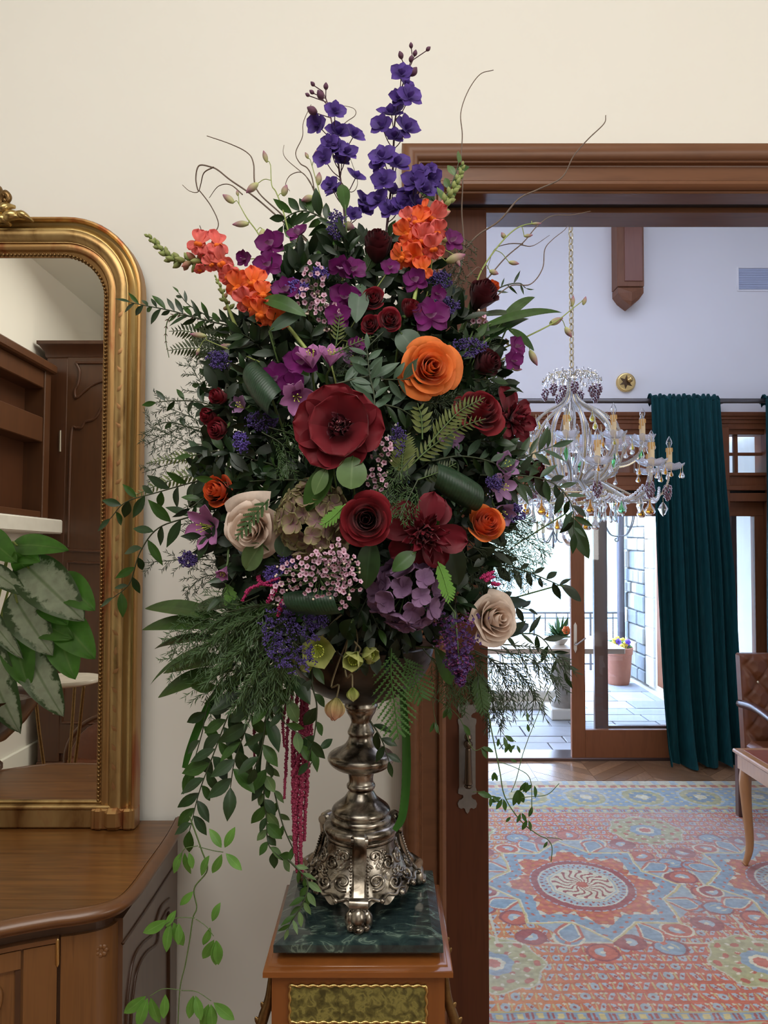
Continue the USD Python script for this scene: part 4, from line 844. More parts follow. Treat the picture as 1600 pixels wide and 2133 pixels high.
scal = .03 + .016 * np.cos(fc * 2 * PI * 4) + .03 * np.exp(-(np.abs(fc) - .5) ** 2 / .01) 
ZZ = zt_b + (zb_b - zt_b) * T - (T ** 8) * scal * .45
Vb = np.stack([UX + RR * np.cos(TH), UY + RR * np.sin(TH), ZZ], -1).reshape(-1, 3)
inner = Vb.reshape(nt, nh, 3)[[-1, 0]].copy(); inner[..., :2] = (inner[..., :2] - [UX, UY]) * .90 + [UX, UY]
bd = urn.part('tripod_body', (np.vstack([Vb, inner.reshape(-1, 3)]), grid(nt + 2, nh, True)[:, ::-1]), old_silver, 60)
def onbody(fcv, t, face, lift=.001):
    th = (fcv + .5 + face) * 2 * PI / 3 - PI / 2; r = body_r(th, np.asarray(t)) + lift
    return np.stack([UX + r * np.cos(th), UY + r * np.sin(th), zt_b + (zb_b - zt_b) * np.asarray(t)], -1)
def spiral(cx, ct, r0, r1, a0, turns, n=22):
    a = a0 + np.linspace(0, turns * 2 * PI, n); r = np.linspace(r0, r1, n); return cx + r * np.cos(a), ct + 1.6 * r * np.sin(a)
for face in range(3):
    for s in (-1, 1):
        for (cx, ct, r0, r1, a0, tn, w) in ((.30, .20, .085, .02, 2.4, 1.3, .0035), (.12, .42, .11, .02, -1.2, -1.35, .004), (.33, .72, .10, .02, 1.0, 1.4, .004), (.12, .84, .09, .02, 3.2, -1.3, .0038), (.20, .12, .05, .015, 0, 1.2, .003), (.40, .45, .05, .012, 3.0, 1.2, .003), (.05, .66, .06, .015, .5, 1.2, .003)):
            u, t = spiral(cx, ct, r0, r1, a0, tn); urn.part('scrollwork', tube(onbody(s * u, np.clip(t, .0, 1.02), face), np.linspace(w, w * .7, len(u)), 6), old_silver, under=bd)
        u = np.array([.46, .45, .40, .33, .25, .17, .10, .03]); t = np.array([.95, 1.03, 1.0, 1.06, .99, 1.05, .98, 1.02]); sp_ = spline(np.stack([s * u, t, 0 * u], 1), 4)
        urn.part('scalloped_rim', tube(onbody(sp_[:, 0], sp_[:, 1], face, 0) , .0035, 6), old_silver, under=bd)
        urn.part('scroll_end', ball(onbody(s * .10, 1.06, face, .002), .007, 6), old_silver, under=bd); urn.part('scroll_end', ball(onbody(s * .32, 1.06, face, .002), .0065, 6), old_silver, under=bd)
def barsweep(pts, w, th, c, s):
    """Flat strap in the radial plane (r, z), width w across."""
    p = np.array(pts); d = np.gradient(p, axis=0); d /= np.linalg.norm(d, axis=1, keepdims=True); nn = np.stack([d[:, 1], -d[:, 0]], 1)
    w = np.broadcast_to(w, (len(p),)); R = []
    for (a, n2, ww) in zip(p, nn, w):
        for (sd, tt) in ((-1, -1), (-1, .3), (-.72, 1), (.72, 1), (1, .3), (1, -1)):
            rr, z = a + n2 * th * tt * (-1); R.append((UX + rr * c - sd * ww * s, UY + rr * s + sd * ww * c, z))
    k = len(p); return np.array(R), np.vstack([grid(k, 6, True), [[0, 1, 2, 3], [0, 3, 4, 5]], [[6 * k - 1, 6 * k - 2, 6 * k - 3, 6 * k - 4], [6 * k - 1, 6 * k - 4, 6 * k - 5, 6 * k - 6]]])
for face in range(3):
    th = face * 2 * PI / 3 - PI / 2; c, s = math.cos(th), math.sin(th)
    lg = urn.part('leg', barsweep(spline([(.080, 1.078, 0), (.088, 1.090, 0), (.098, 1.089, 0), (.101, 1.072, 0), (.099, 1.050, 0), (.105, 1.022, 0), (.118, .998, 0), (.133, .981, 0), (.142, .968, 0), (.148, .955, 0)], 4)[:, :2], .0155, .006, c, s), old_silver, 40)
    q3 = lambda r, l, z: (UX + r * c - l * s, UY + r * s + l * c, z)
    urn.part('leg_scroll', tube([q3(.095, -.0185, 1.082), q3(.095, .0185, 1.082)], .0105, 12), old_silver, 40, under=lg)
    urn.part('leg_scroll', tube([q3(.145, -.020, .972), q3(.145, .020, .972)], .0115, 12), old_silver, 40, under=lg)
    for l in np.linspace(-.0185, .0185, 2):
        for z in np.linspace(1.05, .98, 12): urn.part('bead', ball(q3(.098 + (1.05 - z) * .35, l, z), .0028, 3), old_silver, under=lg)
    for l, r, z, rad, sq in ((0, .150, .944, .018, (1, 1, 1.25)), (-.018, .145, .940, .012, (1, 1, 1.6)), (.018, .145, .940, .012, (1, 1, 1.6)), (0, .163, .929, .011, (1.2, 1.2, .8)), (-.016, .157, .928, .009, (1, 1, .9)), (.016, .157, .928, .009, (1, 1, .9))):
        urn.part('claw', moved(ball((0, 0, 0), rad, 8, sq), None, q3(r, l, max(z, ZM + rad * sq[2] + .0002))), old_silver, under=lg)
# ------------------------------------------------------------------ writing table and tufted chair at the right
honey = wood('honey_wood', [(.24, .105, .035), (.38, .18, .07), (.29, .13, .045)], (2, 9, 2), 3., .3, .35)
TZ = .605
tl = onz(1530, 1561, TZ); tx, ty = tl[0], tl[1] + .03
wt = Thing('writing_table', 'honey brown writing table with a red leather top at the right edge', 'table', (tx + .5, ty - .5, 0))
wt.part('table_top', box(tx, tx + 1.1, ty - 1.15, ty, TZ - .022, TZ, .006), honey, False)
wt.part('leather_inlay', box(tx + .045, tx + 1.05, ty - 1.1, ty - .045, TZ - .001, TZ + .0012), noisy('red_leather', [(.17, .038, .018), (.24, .06, .028)], 30., .3, bump=.15, bdist=.001), False)
wt.part('apron', join(box(tx + .02, tx + 1.08, ty - 1.13, ty - .02, TZ - .10, TZ - .022)), honey, False)
for sx, sy in ((0, 0), (0, 1), (1, 0), (1, 1)):
    lx_, ly_ = tx + .055 + sx * .97, ty - .055 - sy * 1.04; ox = -1 if sx == 0 else 1
    p = spline([(lx_, ly_, TZ - .05), (lx_ + ox * .012, ly_, TZ - .16), (lx_ + ox * .005, ly_, TZ - .3), (lx_ - ox * .008, ly_, .12), (lx_ + ox * .012, ly_, .03), (lx_ + ox * .025, ly_, .0125)], 6)
    wt.part('leg', tube(p, np.interp(np.linspace(0, 1, len(p)), [0, .2, .5, .85, 1], [.030, .033, .024, .014, .016]), 8), honey)
tuft_l = noisy('tan_leather', [(.055, .016, .005), (.125, .038, .012), (.08, .023, .007)], 9., .38, bump=.12, bdist=.001, specular_ior_level=.35)
cyb = 4.78; cx0 = gx(1546, cyb); cz1 = gz(1366, cyb); cw_ = .64
tc = Thing('tufted_armchair', 'brown button tufted leather armchair behind the writing table', 'armchair', (cx0 + .32, cyb - .3, 0))
nu, nv = 90, 80; U, V_ = np.meshgrid(np.linspace(0, cw_, nu), np.linspace(.42, cz1, nv), indexing='ij')
bs, bh = .155, .195; b0x, b0z = .09, cz1 - .165
def dist_btn(u, z):
    a, b = (u - b0x) / bs, (z - b0z) / (bh / 2); best = np.full(u.shape, 9.)
    for j in range(-7, 3):
        for i in range(-1, 6):
            bx, bz = b0x + (i + .5 * (j % 2)) * bs, b0z + j * bh / 2; best = np.minimum(best, np.hypot(u - bx, z - bz))
    return best
D_ = dist_btn(U, V_); dia = np.minimum(np.abs(((U - b0x) / bs + (V_ - b0z) / bh + .5) % 1 - .5), np.abs(((U - b0x) / bs - (V_ - b0z) / bh + .5) % 1 - .5))
puff = .032 * np.clip(D_ / .10, 0, 1) ** .6 * np.clip(dia / .12, .35, 1) ** .5
edge = np.minimum(np.minimum(U, cw_ - U), cz1 - V_); puff = puff * np.clip(edge / .03, 0, 1) ** .5
X_ = cx0 + U; Y_ = cyb - .02 - puff + .10 * ((V_ - .42) / .6) * .6
bk = tc.part('backrest', (np.stack([X_, Y_, V_], -1).reshape(-1, 3), grid(nu, nv)), tuft_l)
tc.part('back_shell', (lambda v, f: (np.stack([v[:, 0], v[:, 1] + .10 * ((v[:, 2] - .42) / .6) * .6, v[:, 2]], 1), f))(*box(cx0 - .005, cx0 + cw_ + .005, cyb - .018, cyb + .06, .3, cz1 + .003, .01)), tuft_l, False, under=bk)
btn_m = flat('button_brass', (.75, .68, .5), .3, metallic=.9)
for j in range(-5, 2):
    for i in range(-1, 6):
        bx, bz = b0x + (i + .5 * (j % 2)) * bs, b0z + j * bh / 2
        if .02 < bx < cw_ - .02 and .45 < bz < cz1 - .03: tc.part('button', ball((cx0 + bx, cyb - .028 + .10 * ((bz - .42) / .6) * .6, bz), .0085, 5, (1, .6, 1)), btn_m, under=bk)
tc.part('seat', box(cx0 - .01, cx0 + cw_ + .01, cyb - .55, cyb - .01, .36, .48, .03), tuft_l, 40)
dk = wood('dark_carved', [(.05, .018, .012), (.09, .032, .02)], (6, 6, 2), 4., .35, .3)
for s in (0, 1):
    xx = cx0 - .03 + s * (cw_ + .06)
    tc.part('armrest', tube(spline([(xx, cyb - .0, .70), (xx, cyb - .2, .715), (xx, cyb - .42, .69), (xx, cyb - .50, .66), (xx, cyb - .48, .63)], 6), .024, 10), dk)
    tc.part('arm_post', tube(spline([(xx, cyb - .44, .68), (xx, cyb - .46, .56), (xx, cyb - .44, .44), (xx, cyb - .46, .36)], 6), [.018 + .008 * math.sin(k * .9) for k in range(19)], 10), dk)
    for yy in (cyb - .46, cyb + .0): tc.part('leg', box(xx - .025, xx + .025, yy - .025, yy + .025, .0115, .42, .005), dk, False)
tc.part('stretcher', tube([(cx0 - .03, cyb - .46, .14), (cx0 + cw_ + .03, cyb - .46, .14)], .018, 8), dk)

# ------------------------------------------------------------------ chandelier
CD = 4.1; CXC = gx(1193, CD); kx = CD / F
def cz(py): return gz(py, CD)
crystal = glass('crystal', (1, 1, 1), .0, 1.52)
crystal_b = mat('crystal_bead', {'p': ('principled_bsdf', {'base_color': (.95, .96, 1.0), 'roughness': .04, 'transmission_weight': .78, 'ior': 1.5, 'specular_ior_level': .8})}, [], 'p.BSDF')
amber, agreen, ablue = glass('amber_glass', (1.0, .42, .03), .0), glass('green_glass', (.25, .85, .35), .0), glass('smoke_glass', (.70, .88, .95), .0)
grape = flat('grape_glass', (.13, .02, .055), .06, transmission_weight=.55, ior=1.5, specular_ior_level=.8)
yellow_g = glass('yellow_glass', (.95, .80, .12), .0)
wire = flat('gilt_wire', (.62, .52, .32), .3, metallic=.9)
candle_m = flat('candle_sleeve', (.82, .62, .34), .5, subsurface_weight=.0)
wax = flat('candle_drip', (.70, .38, .10), .35)
bulb_m = mat('bulb_glass', {'f': ('fresnel', {'IOR': 1.5}), 't': ('transparent_bsdf', {'color': (.97, .97, .97)}), 'g': ('glossy_bsdf', {'roughness': .02}), 'm': ('mix_closure', {})}, [('f.fac', 'm.fac'), ('t.BSDF', 'm.closure1'), ('g.BSDF', 'm.closure2')], 'm.closure')
cha = Thing('chandelier', 'crystal chandelier with candle bulbs, grapes and amber drops hanging in the garden room', 'chandelier', (CXC, CD, cz(1020)))
def cyl(r, a, py): return np.array([CXC + r * kx * math.sin(a), CD - r * kx * math.cos(a), cz(py)])
def radial(L, a, n=6): return spline([cyl(r, a, y) for r, y in L], n)
# chain
lk = lambda R, r: tube([(R * math.cos(t) * .62, 0, R * math.sin(t)) for t in np.linspace(0, 2 * PI, 13)], r, 5, False)
lv_, lf_ = lk(.0205, .0038); z = cz(772); k = 0
while z < 4.79:
    cha.part('chain_link', moved((lv_, lf_), rot([0, 0, 1], PI / 2 * (k % 2) + .5), (CXC, CD, z)), wire); z += .0335; k += 1
cha.part('chain_cord', tube([(CXC + .004, CD, cz(780)), (CXC + .004, CD, 4.79)], .004, 5), flat('silk_cord', (.72, .66, .52), .7))
cha.part('ceiling_rose', lathe([(0, 4.76), (.05, 4.765), (.07, 4.785), (.07, 4.799)], 24, (CXC, CD, 0)), wire)
# central column of glass
cha.part('centre_column', lathe([(r * kx, cz(y)) for r, y in [(0, 1012), (22, 1008), (28, 1000), (10, 990), (8, 975), (18, 960), (20, 945), (10, 930), (6, 900), (9, 870), (5, 840), (6, 800), (14, 790), (8, 780), (2, 772), (0, 770)]], 20, (CXC, CD, 0)), crystal, 40)
cha.part('hub', lathe([(r * kx, cz(y)) for r, y in [(0, 1030), (10, 1027), (22, 1016), (27, 1008), (20, 1000), (0, 999)]], 24, (CXC, CD, 0)), crystal_b, 40)
NA = 10; A36 = 2 * PI / NA
def beaded(p, r, w):
    n = len(p); L = np.r_[0, np.cumsum(np.linalg.norm(np.diff(p, axis=0), axis=1))]; m = int(L[-1] / (w * .55)) + 2
    q = np.array([[np.interp(s, L, p[:, j]) for j in range(3)] for s in np.linspace(0, L[-1], m)])
    return tube(q, r * (1 + .28 * np.cos(np.arange(m) * PI)), 6)
ribL = [(9, 775), (8, 800), (10, 822), (26, 842), (62, 862), (90, 890), (102, 922), (99, 955), (84, 985), (58, 1004), (34, 1010)]
for k in range(NA):
    a = A36 * (k + .0); p = radial(ribL, a, 6)
    r_ = cha.part('cage_rib', tube(p, .0058, 6), wire); cha.part('bead_cover', beaded(p + np.array([math.cos(a), math.sin(a), 0]) * .0085, .0055, .010), crystal_b, under=r_); cha.part('bead_cover', beaded(p - np.array([math.cos(a), math.sin(a), 0]) * .0085, .0055, .010), crystal_b, under=r_)
def dish(c, R, name, up):
    n = 40; a = np.arange(n) * 2 * PI / n; rows = []
    for f, z in ((.12, 0), (.45, .002), (.8, .014), (1.0, .030), (.99, .034), (.8, .020), (.45, .008), (.12, .006)):
        sc = 1 + (.05 * np.cos(a * 10) if f > .7 else 0); rows.append(np.stack([c[0] + R * f * sc * np.cos(a), c[1] + R * f * sc * np.sin(a), np.full(n, c[2] + z) + (.004 * np.cos(a * 10) if f > .7 else 0)], 1))
    return cha.part(name, (np.vstack(rows), grid(8, n, True)), crystal_b, 50, under=up)
def lathe_at(c, L, n=12): return lathe(L, n, c)
def drop(c, h, r, m, kind='pear', under=None, n=12):
    if kind == 'pear': L = [(0, -h), (r * .55, -h * .97), (r * .95, -h * .80), (r, -h * .68), (r * .85, -h * .52), (r * .48, -h * .34), (r * .22, -h * .15), (r * .16, 0), (0, 0)]
    elif kind == 'long': L = [(0, -h), (r * .6, -h * .96), (r, -h * .86), (r * .75, -h * .7), (r * .28, -h * .35), (r * .15, 0), (0, 0)]
    else: L = [(0, -h), (r * .5, -h * .8), (r, -h * .45), (r * .6, -h * .2), (r * .12, 0), (0, 0)]; n = 6
    nm = 'glass_drop'
    vv, ff = lathe(L, n, c)
    if kind == 'flat': vv = (vv - c) * [1, .35, 1] + c
    cha.part(nm, (vv, ff), m, 55 if kind != 'flat' else False, under=under)
    cha.part('drop_pin', tube([np.array(c) + [0, 0, -.001], np.array(c) + [0, 0, .028]], .0014, 4), wire, under=under)
def grapes(c, n, L, R, seed, under=None):
    rg = random.Random(seed); bv_, bf_ = ball((0, 0, 0), 1, 4); G = []
    for k in range(n):
        t = (k + .5) / n; w = R * math.sin(PI * (.12 + .80 * t)) ** .8 * (1.0 if t < .5 else 1.25 * (1 - t * .55)); a = k * 2.4 + rg.random()
        G.append((bv_ * .0085 * rg.uniform(.85, 1.1) + np.array(c) + [w * math.cos(a), w * math.sin(a), -L * t - .02], bf_))
    cha.part('grape_cluster', join(*G), grape, under=under)
    cha.part('grape_stem', tube([np.array(c) + [0, 0, .012], np.array(c) + [0, 0, -L * .5]], .0015, 4), wire, under=under)
def tier(R, py, off, armL, cand, dishR, gr):
    for k in range(NA):
        a = A36 * (k + off); p = radial(armL, a, 6); up = cha.part('arm', tube(p, .0042, 6), wire)
        side_ = np.array([math.cos(a), math.sin(a), 0]) * .0075
        cha.part('bead_cover', beaded(p + side_, .0058, .010), crystal_b, under=up); cha.part('bead_cover', beaded(p - side_, .0058, .010), crystal_b, under=up)
        c = cyl(R, a, py); dish(c, dishR * kx, 'drip_dish', up)
        cr_ = cand * kx; zc0 = c[2] + .004; hc = 44 * kx
        cha.part('candle_tube', lathe([(0, zc0), (cr_ * 1.05, zc0), (cr_, zc0 + hc * .95), (cr_ * .9, zc0 + hc), (0, zc0 + hc)], 14, (c[0], c[1], 0)), candle_m, 40, under=up)
        dv = []
        for j in range(7):
            t = j * 2 * PI / 7; l = hc * (.18 + .13 * ((j * 5) % 3)); dv.append(tube([(c[0] + cr_ * math.cos(t), c[1] + cr_ * math.sin(t), zc0 + hc), (c[0] + cr_ * 1.04 * math.cos(t), c[1] + cr_ * 1.04 * math.sin(t), zc0 + hc - l)], [.0032, .0042], 5))
        cha.part('wax_drip', join(*dv), wax, under=up)
        hb = 24 * kx; cha.part('candle_bulb', lathe([(cr_ * .55, zc0 + hc - .002), (cr_ * .62, zc0 + hc + hb * .12), (cr_ * 1.15, zc0 + hc + hb * .38), (cr_ * 1.02, zc0 + hc + hb * .58), (cr_ * .42, zc0 + hc + hb * .85), (0, zc0 + hc + hb)], 14, (c[0], c[1], 0)), bulb_m, under=up)
        cha.part('bulb_filament', tube([(c[0], c[1], zc0 + hc), (c[0], c[1], zc0 + hc + hb * .5)], .002, 4), wire, under=up)
        for j in range(6):
            t = j * PI / 3 + .3; q = c + np.array([dishR * kx * .92 * math.cos(t), dishR * kx * .92 * math.sin(t), .0])
            drop(q + [0, 0, -.004], .040 if j % 2 else .034, .0105, (amber, crystal)[(j + k) % 2] if gr else (amber, yellow_g, crystal)[(j + k) % 3], 'pear', up, 8)
        if gr: grapes(cyl(R - 4, a, py + 22), 26, .075, .022, k, up)
        elif k % 2: drop(cyl(R - 2, a, py + 14), .075, .016, agreen, 'flat', up)
tier(190, 985, .0, [(30, 1008), (62, 1006), (104, 1026), (140, 1044), (172, 1034), (186, 1010), (190, 988)], 5.6, 29, True)
tier(146, 931, .5, [(30, 1004), (58, 985), (88, 975), (118, 968), (140, 952), (146, 934)], 5.3, 25, False)
# crown of crystal leaves and grapes
for k in range(16):
    a = k * 2 * PI / 16 + .1; p = radial([(6, 792), (26, 778), (48, 782), (60, 796)], a, 5); s_ = cha.part('crown_spray', tube(p, .0026, 5), wire)
    for j, (r, y) in enumerate(((22, 779), (38, 777), (50, 783), (60, 794), (56, 803), (44, 790))): cha.part('crystal_leaf', moved(ball((0, 0, 0), .017, 4, (.6, .32, 1)), rot([0, 0, 1], a + j), cyl(r, a + .07 * (-1) ** j, y)), crystal, False, under=s_)
for k, a in enumerate((-.95, -.55, -.15, .55, .95, 1.9, 2.6, 3.4, 4.2)): grapes(cyl(57, a, 798 + 6 * (k % 2)), 20, .060, .018, 40 + k)
for k in range(10):
    a = A36 * (k + .5); drop(cyl(75, a, 868 + 6 * (k % 3)), .055, .016, (yellow_g, crystal, crystal)[k % 3], 'pear'); drop(cyl(62, a, 900), .12, .010, crystal, 'long')
    drop(cyl(92, A36 * k + .2, 948), .085, .017, (crystal, agreen, crystal)[k % 3], 'flat')
# garlands and hanging drops round the bottom
for k in range(NA):
    a0, a1 = A36 * k, A36 * (k + 1)
    q = np.array([cyl(170, a0 + (a1 - a0) * t, 1020 + 26 * math.sin(PI * t)) for t in np.linspace(0, 1, 17)]); bv_, bf_ = ball((0, 0, 0), .0085, 4)
    cha.part('bead_garland', join(*[(bv_ + c, bf_) for c in q]), crystal_b)
    q = np.array([cyl(100, a0 + (a1 - a0) * t, 1030 + 14 * math.sin(PI * t)) for t in np.linspace(0, 1, 11)]); cha.part('bead_garland', join(*[(bv_ + c, bf_) for c in q]), crystal_b)
cha.part('lower_ring', tube([cyl(100, t, 1030) for t in np.linspace(0, 2 * PI, 49)], .005, 6), wire); cha.part('lower_ring', tube([cyl(48, t, 1048) for t in np.linspace(0, 2 * PI, 33)], .005, 6), wire)
for k in range(5): cha.part('ring_strut', tube([cyl(30, k * 1.2566, 1012), cyl(100, k * 1.2566, 1030)], .003, 5), wire); cha.part('ring_strut', tube([cyl(30, k * 1.2566 + .6, 1012), cyl(48, k * 1.2566 + .6, 1048)], .003, 5), wire)
rc = random.Random(11)
for k in range(20):
    a = k * 2 * PI / 20 + .1; m, kd = ((amber, 'pear'), (ablue, 'long'), (crystal, 'flat'), (crystal, 'long'), (agreen, 'pear'))[(k * 3) % 5]
    drop(cyl(100, a, 1044), {'pear': .075, 'long': .115, 'flat': .085}[kd], {'pear': .026, 'long': .013, 'flat': .024}[kd], m, kd)
for k in range(10):
    a = A36 * (k + .5); st_ = np.array([cyl(48, a, 1050 + 4.2 * j) for j in range(7)]); bv_, bf_ = ball((0, 0, 0), .0075, 4); cha.part('bead_string', join(*[(bv_ + c, bf_) for c in st_]), crystal_b)
    drop(cyl(48, a, 1080), .062, .024 if k % 2 else .017, (amber, crystal, amber, ablue)[k % 4], 'pear')
    drop(cyl(178, A36 * (k + .1), 1048), .075, .027, amber if k % 2 else crystal, 'pear' if k % 2 else 'flat')
    drop(cyl(140, A36 * (k + .5), 1040), .075, .020, crystal, 'flat')
cha.part('bottom_stem', tube([cyl(0, 0, 1025), cyl(0, 0, 1092)], .005, 6), wire)
cha.part('bottom_ball', ball((CXC, CD, cz(1115)), 25 * kx, 14), crystal)
# ------------------------------------------------------------------ plant kit
RN = random.Random(20); NR = np.random.default_rng(20)
FO = np.array([UX, UY, uz(1335)])
def dep(px, py, k=1.0):
    e = ((px - 740) / 440) ** 2 + ((py - 1010) / 640) ** 2
    return UY - .36 * k * math.sqrt(max(0, 1 - e))
C0 = at(735, 1090, UY + .12)
def P3(px, py, dd=0.0, k=1.0): return at(px, py, dep(px, py, k) + dd)
def outward(p):
    n = p - C0; return n / np.linalg.norm(n)
def petal(L, W, bend=0., cup=0., sh=1., ex=.7, ruff=0., nu=7, nv=5, ph=0., fold=0., base=.0, twist=0.):
    u = np.linspace(0, 1, nu); v = np.linspace(-1, 1, nv)
    w = W / 2 * np.maximum(np.sin(PI * np.clip(u, 0, 1) ** sh), 0) ** ex; w = np.maximum(w, W / 2 * base * (1 - u) ** .5); w[-1] = min(w[-1], W * .01) if ex > .5 else w[-1]
    th = bend * (u + np.r_[0, u[:-1]]) / 2; du = np.r_[0, np.diff(u)] * L
    y, z = np.cumsum(du * np.cos(th)), np.cumsum(du * np.sin(th))
    U, V = np.meshgrid(u, v, indexing='ij'); Wd = w[:, None] * np.ones_like(V)
    off = cup * V ** 2 * Wd + fold * np.abs(V) * Wd + ruff * np.sin(V * 6 + ph) * U ** 2 * L + twist * V * Wd * U
    X = V * Wd * (1 - .15 * abs(cup)); tb = bend * U
    Y = y[:, None] - np.sin(tb) * off; Z = z[:, None] + np.cos(tb) * off
    return np.stack([X, Y, Z], -1).reshape(-1, 3), grid(nu, nv), np.stack([U, (V + 1) / 2], -1).reshape(-1, 2)
def rz(a): return rot([0, 0, 1], a)
def rx(a): return rot([1, 0, 0], a)
def put(pt, R, t=(0, 0, 0)): return pt[0] @ np.asarray(R).T + np.asarray(t), pt[1], pt[2]
def leaf_at(at_, direction, normal, L, W, **kw):
    """Leaf from base towards direction with its upper side towards normal."""
    y = np.asarray(direction, float); y = y / np.linalg.norm(y); z = np.asarray(normal, float); z = z - y * (z @ y); z /= np.linalg.norm(z) + 1e-9
    R = np.stack([np.cross(y, z), y, z], 1); return put(petal(L, W, **kw), R, at_)
CAMDIR = lambda p: (EYE - p) / np.linalg.norm(EYE - p)

G = lambda *c: tuple(c)
m_leaf = uvmat('leaf_dark', (.013, .035, .009), (.019, .048, .012), .40, .14, (.026, .062, .022), .3, 40., spec=.45)
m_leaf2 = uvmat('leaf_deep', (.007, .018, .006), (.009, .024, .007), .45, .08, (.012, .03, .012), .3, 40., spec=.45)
m_leaf3 = uvmat('leaf_mid', (.032, .080, .013), (.044, .108, .018), .40, .3, (.05, .12, .03), .25, 40.)
m_leafl = uvmat('leaf_light', (.10, .24, .035), (.14, .31, .055), .40, .35, (.17, .34, .08), .15, 40.)
m_leafg = uvmat('leaf_grey_green', (.042, .080, .046), (.056, .102, .058), .45, .15, (.075, .12, .075), .2, 40.)
m_leafp = uvmat('leaf_pale', (.085, .15, .05), (.12, .20, .07), .42, .25, (.16, .24, .10), .2, 40.)
m_grev = uvmat('grevillea_leaf', (.13, .17, .05), (.16, .19, .06), .5, .2, None, .2, 40.)
m_grevd = uvmat('grevillea_leaf_dark', (.05, .075, .03), (.08, .10, .04), .5, .2, None, .2, 40.)
m_strap = uvmat('strap_leaf', (.030, .105, .016), (.042, .15, .022), .35, .35, None, .15, 30.)
m_aspid = uvmat('aspidistra_leaf', (.008, .028, .012), (.014, .045, .018), .42, .06, None, .35, 90., spec=.45)
m_stem = flat('stem_green', (.07, .12, .03), .5); m_stemd = flat('stem_dark', (.035, .05, .02), .5); m_stemy = flat('stem_yellow_green', (.26, .32, .08), .5)
m_twig = noisy('willow_twig', [(.09, .055, .04), (.17, .12, .085)], 60., .6); m_fern = flat('fern_green', (.030, .072, .014), .55); m_fernl = flat('fern_light', (.10, .24, .03), .5); m_fernd = flat('fern_dark', (.022, .042, .014), .55)
m_vstem = flat('orchid_stem', (.10, .04, .06), .5)
pm_ = lambda n, a, b, **k: uvmat(n, a, b, **{**dict(rough=.55, trans=.18, noise_amt=.15, nscale=50., spec=.25, sheen=.1), **k})
m_red = pm_('rose_red', (.11, .003, .007), (.20, .007, .014)); m_dred = pm_('rose_burgundy', (.045, .003, .006), (.085, .006, .012)); m_spray = pm_('spray_rose_red', (.15, .003, .010), (.22, .008, .020))
m_orange = pm_('rose_orange', (.95, .30, .03), (.80, .20, .045), trans=.3); m_orange2 = pm_('rose_orange_deep', (.80, .14, .015), (.68, .10, .02), trans=.25)
m_cream = pm_('rose_cream', (.70, .50, .36), (.80, .66, .56), trans=.3); m_peony = pm_('peony_red', (.055, .001, .004), (.165, .003, .010), rough=.6); m_peony2 = pm_('peony_crimson', (.07, .002, .007), (.155, .005, .015), rough=.5)
m_violet = pm_('blue_orchid', (.038, .014, .135), (.105, .052, .30), noise_amt=.3); m_purple = pm_('purple_orchid', (.16, .004, .12), (.10, .004, .085), noise_amt=.25); m_plilac = pm_('orchid_lip', (.65, .45, .60), (.16, .01, .14))
m_bud = pm_('orchid_bud', (.55, .60, .25), (.34, .10, .22)); m_vbud = pm_('violet_bud', (.16, .07, .10), (.13, .05, .10))
m_alst = pm_('alstroemeria', (.36, .12, .30), (.50, .20, .44), trans=.3); m_alst2 = pm_('alstroemeria_mauve', (.30, .16, .32), (.36, .20, .38), trans=.25)
m_snapp = pm_('snapdragon_pink', (.80, .17, .12), (.78, .16, .15), trans=.3); m_snapo = pm_('snapdragon_orange', (.90, .20, .02), (.85, .13, .06), trans=.3); m_snapc = flat('snapdragon_palate', (.90, .26, .02), .5)
m_snapg = pm_('snapdragon_bud', (.22, .28, .08), (.32, .34, .12)); m_snapr = pm_('snapdragon_bud_pink', (.30, .28, .10), (.62, .22, .20))
m_hyg = uvmat('hydrangea_green_mauve', (.26, .12, .17), (.28, .24, .12), .6, .2, None, .25, 40., (.27, .27, .11), .2); m_hyp = uvmat('hydrangea_purple', (.15, .075, .155), (.225, .13, .23), .6, .2, (.17, .085, .18), .2, 50., None, .2)
m_wax = pm_('waxflower', (.55, .30, .42), (.68, .46, .56), rough=.4); m_waxc = flat('waxflower_centre', (.16, .02, .05), .35); m_waxb = flat('waxflower_bud', (.62, .50, .40), .5)
m_stat = flat('statice_violet', (.060, .035, .17), .7); m_stat2 = flat('statice_bright', (.12, .075, .36), .7); m_lil = pm_('lilac_floret', (.065, .028, .13), (.11, .055, .21)); m_lilb = flat('lilac_bud', (.13, .022, .10), .5)
m_amar = noisy('amaranth', [(.11, .004, .022), (.20, .011, .045), (.32, .04, .085)], 220., .7); m_cel = flat('celosia_magenta', (.36, .012, .10), .7)
m_hell = pm_('hellebore', (.30, .36, .06), (.46, .48, .17), trans=.3); m_hellp = pm_('hellebore_blush', (.48, .45, .16), (.44, .20, .13), trans=.25); m_stam = flat('stamens', (.55, .62, .10), .5)
m_ptip = flat('petaloid_tip', (.62, .22, .22), .5)

m_petaloid = pm_('peony_petaloid', (.020, .001, .003), (.085, .004, .012), rough=.5)
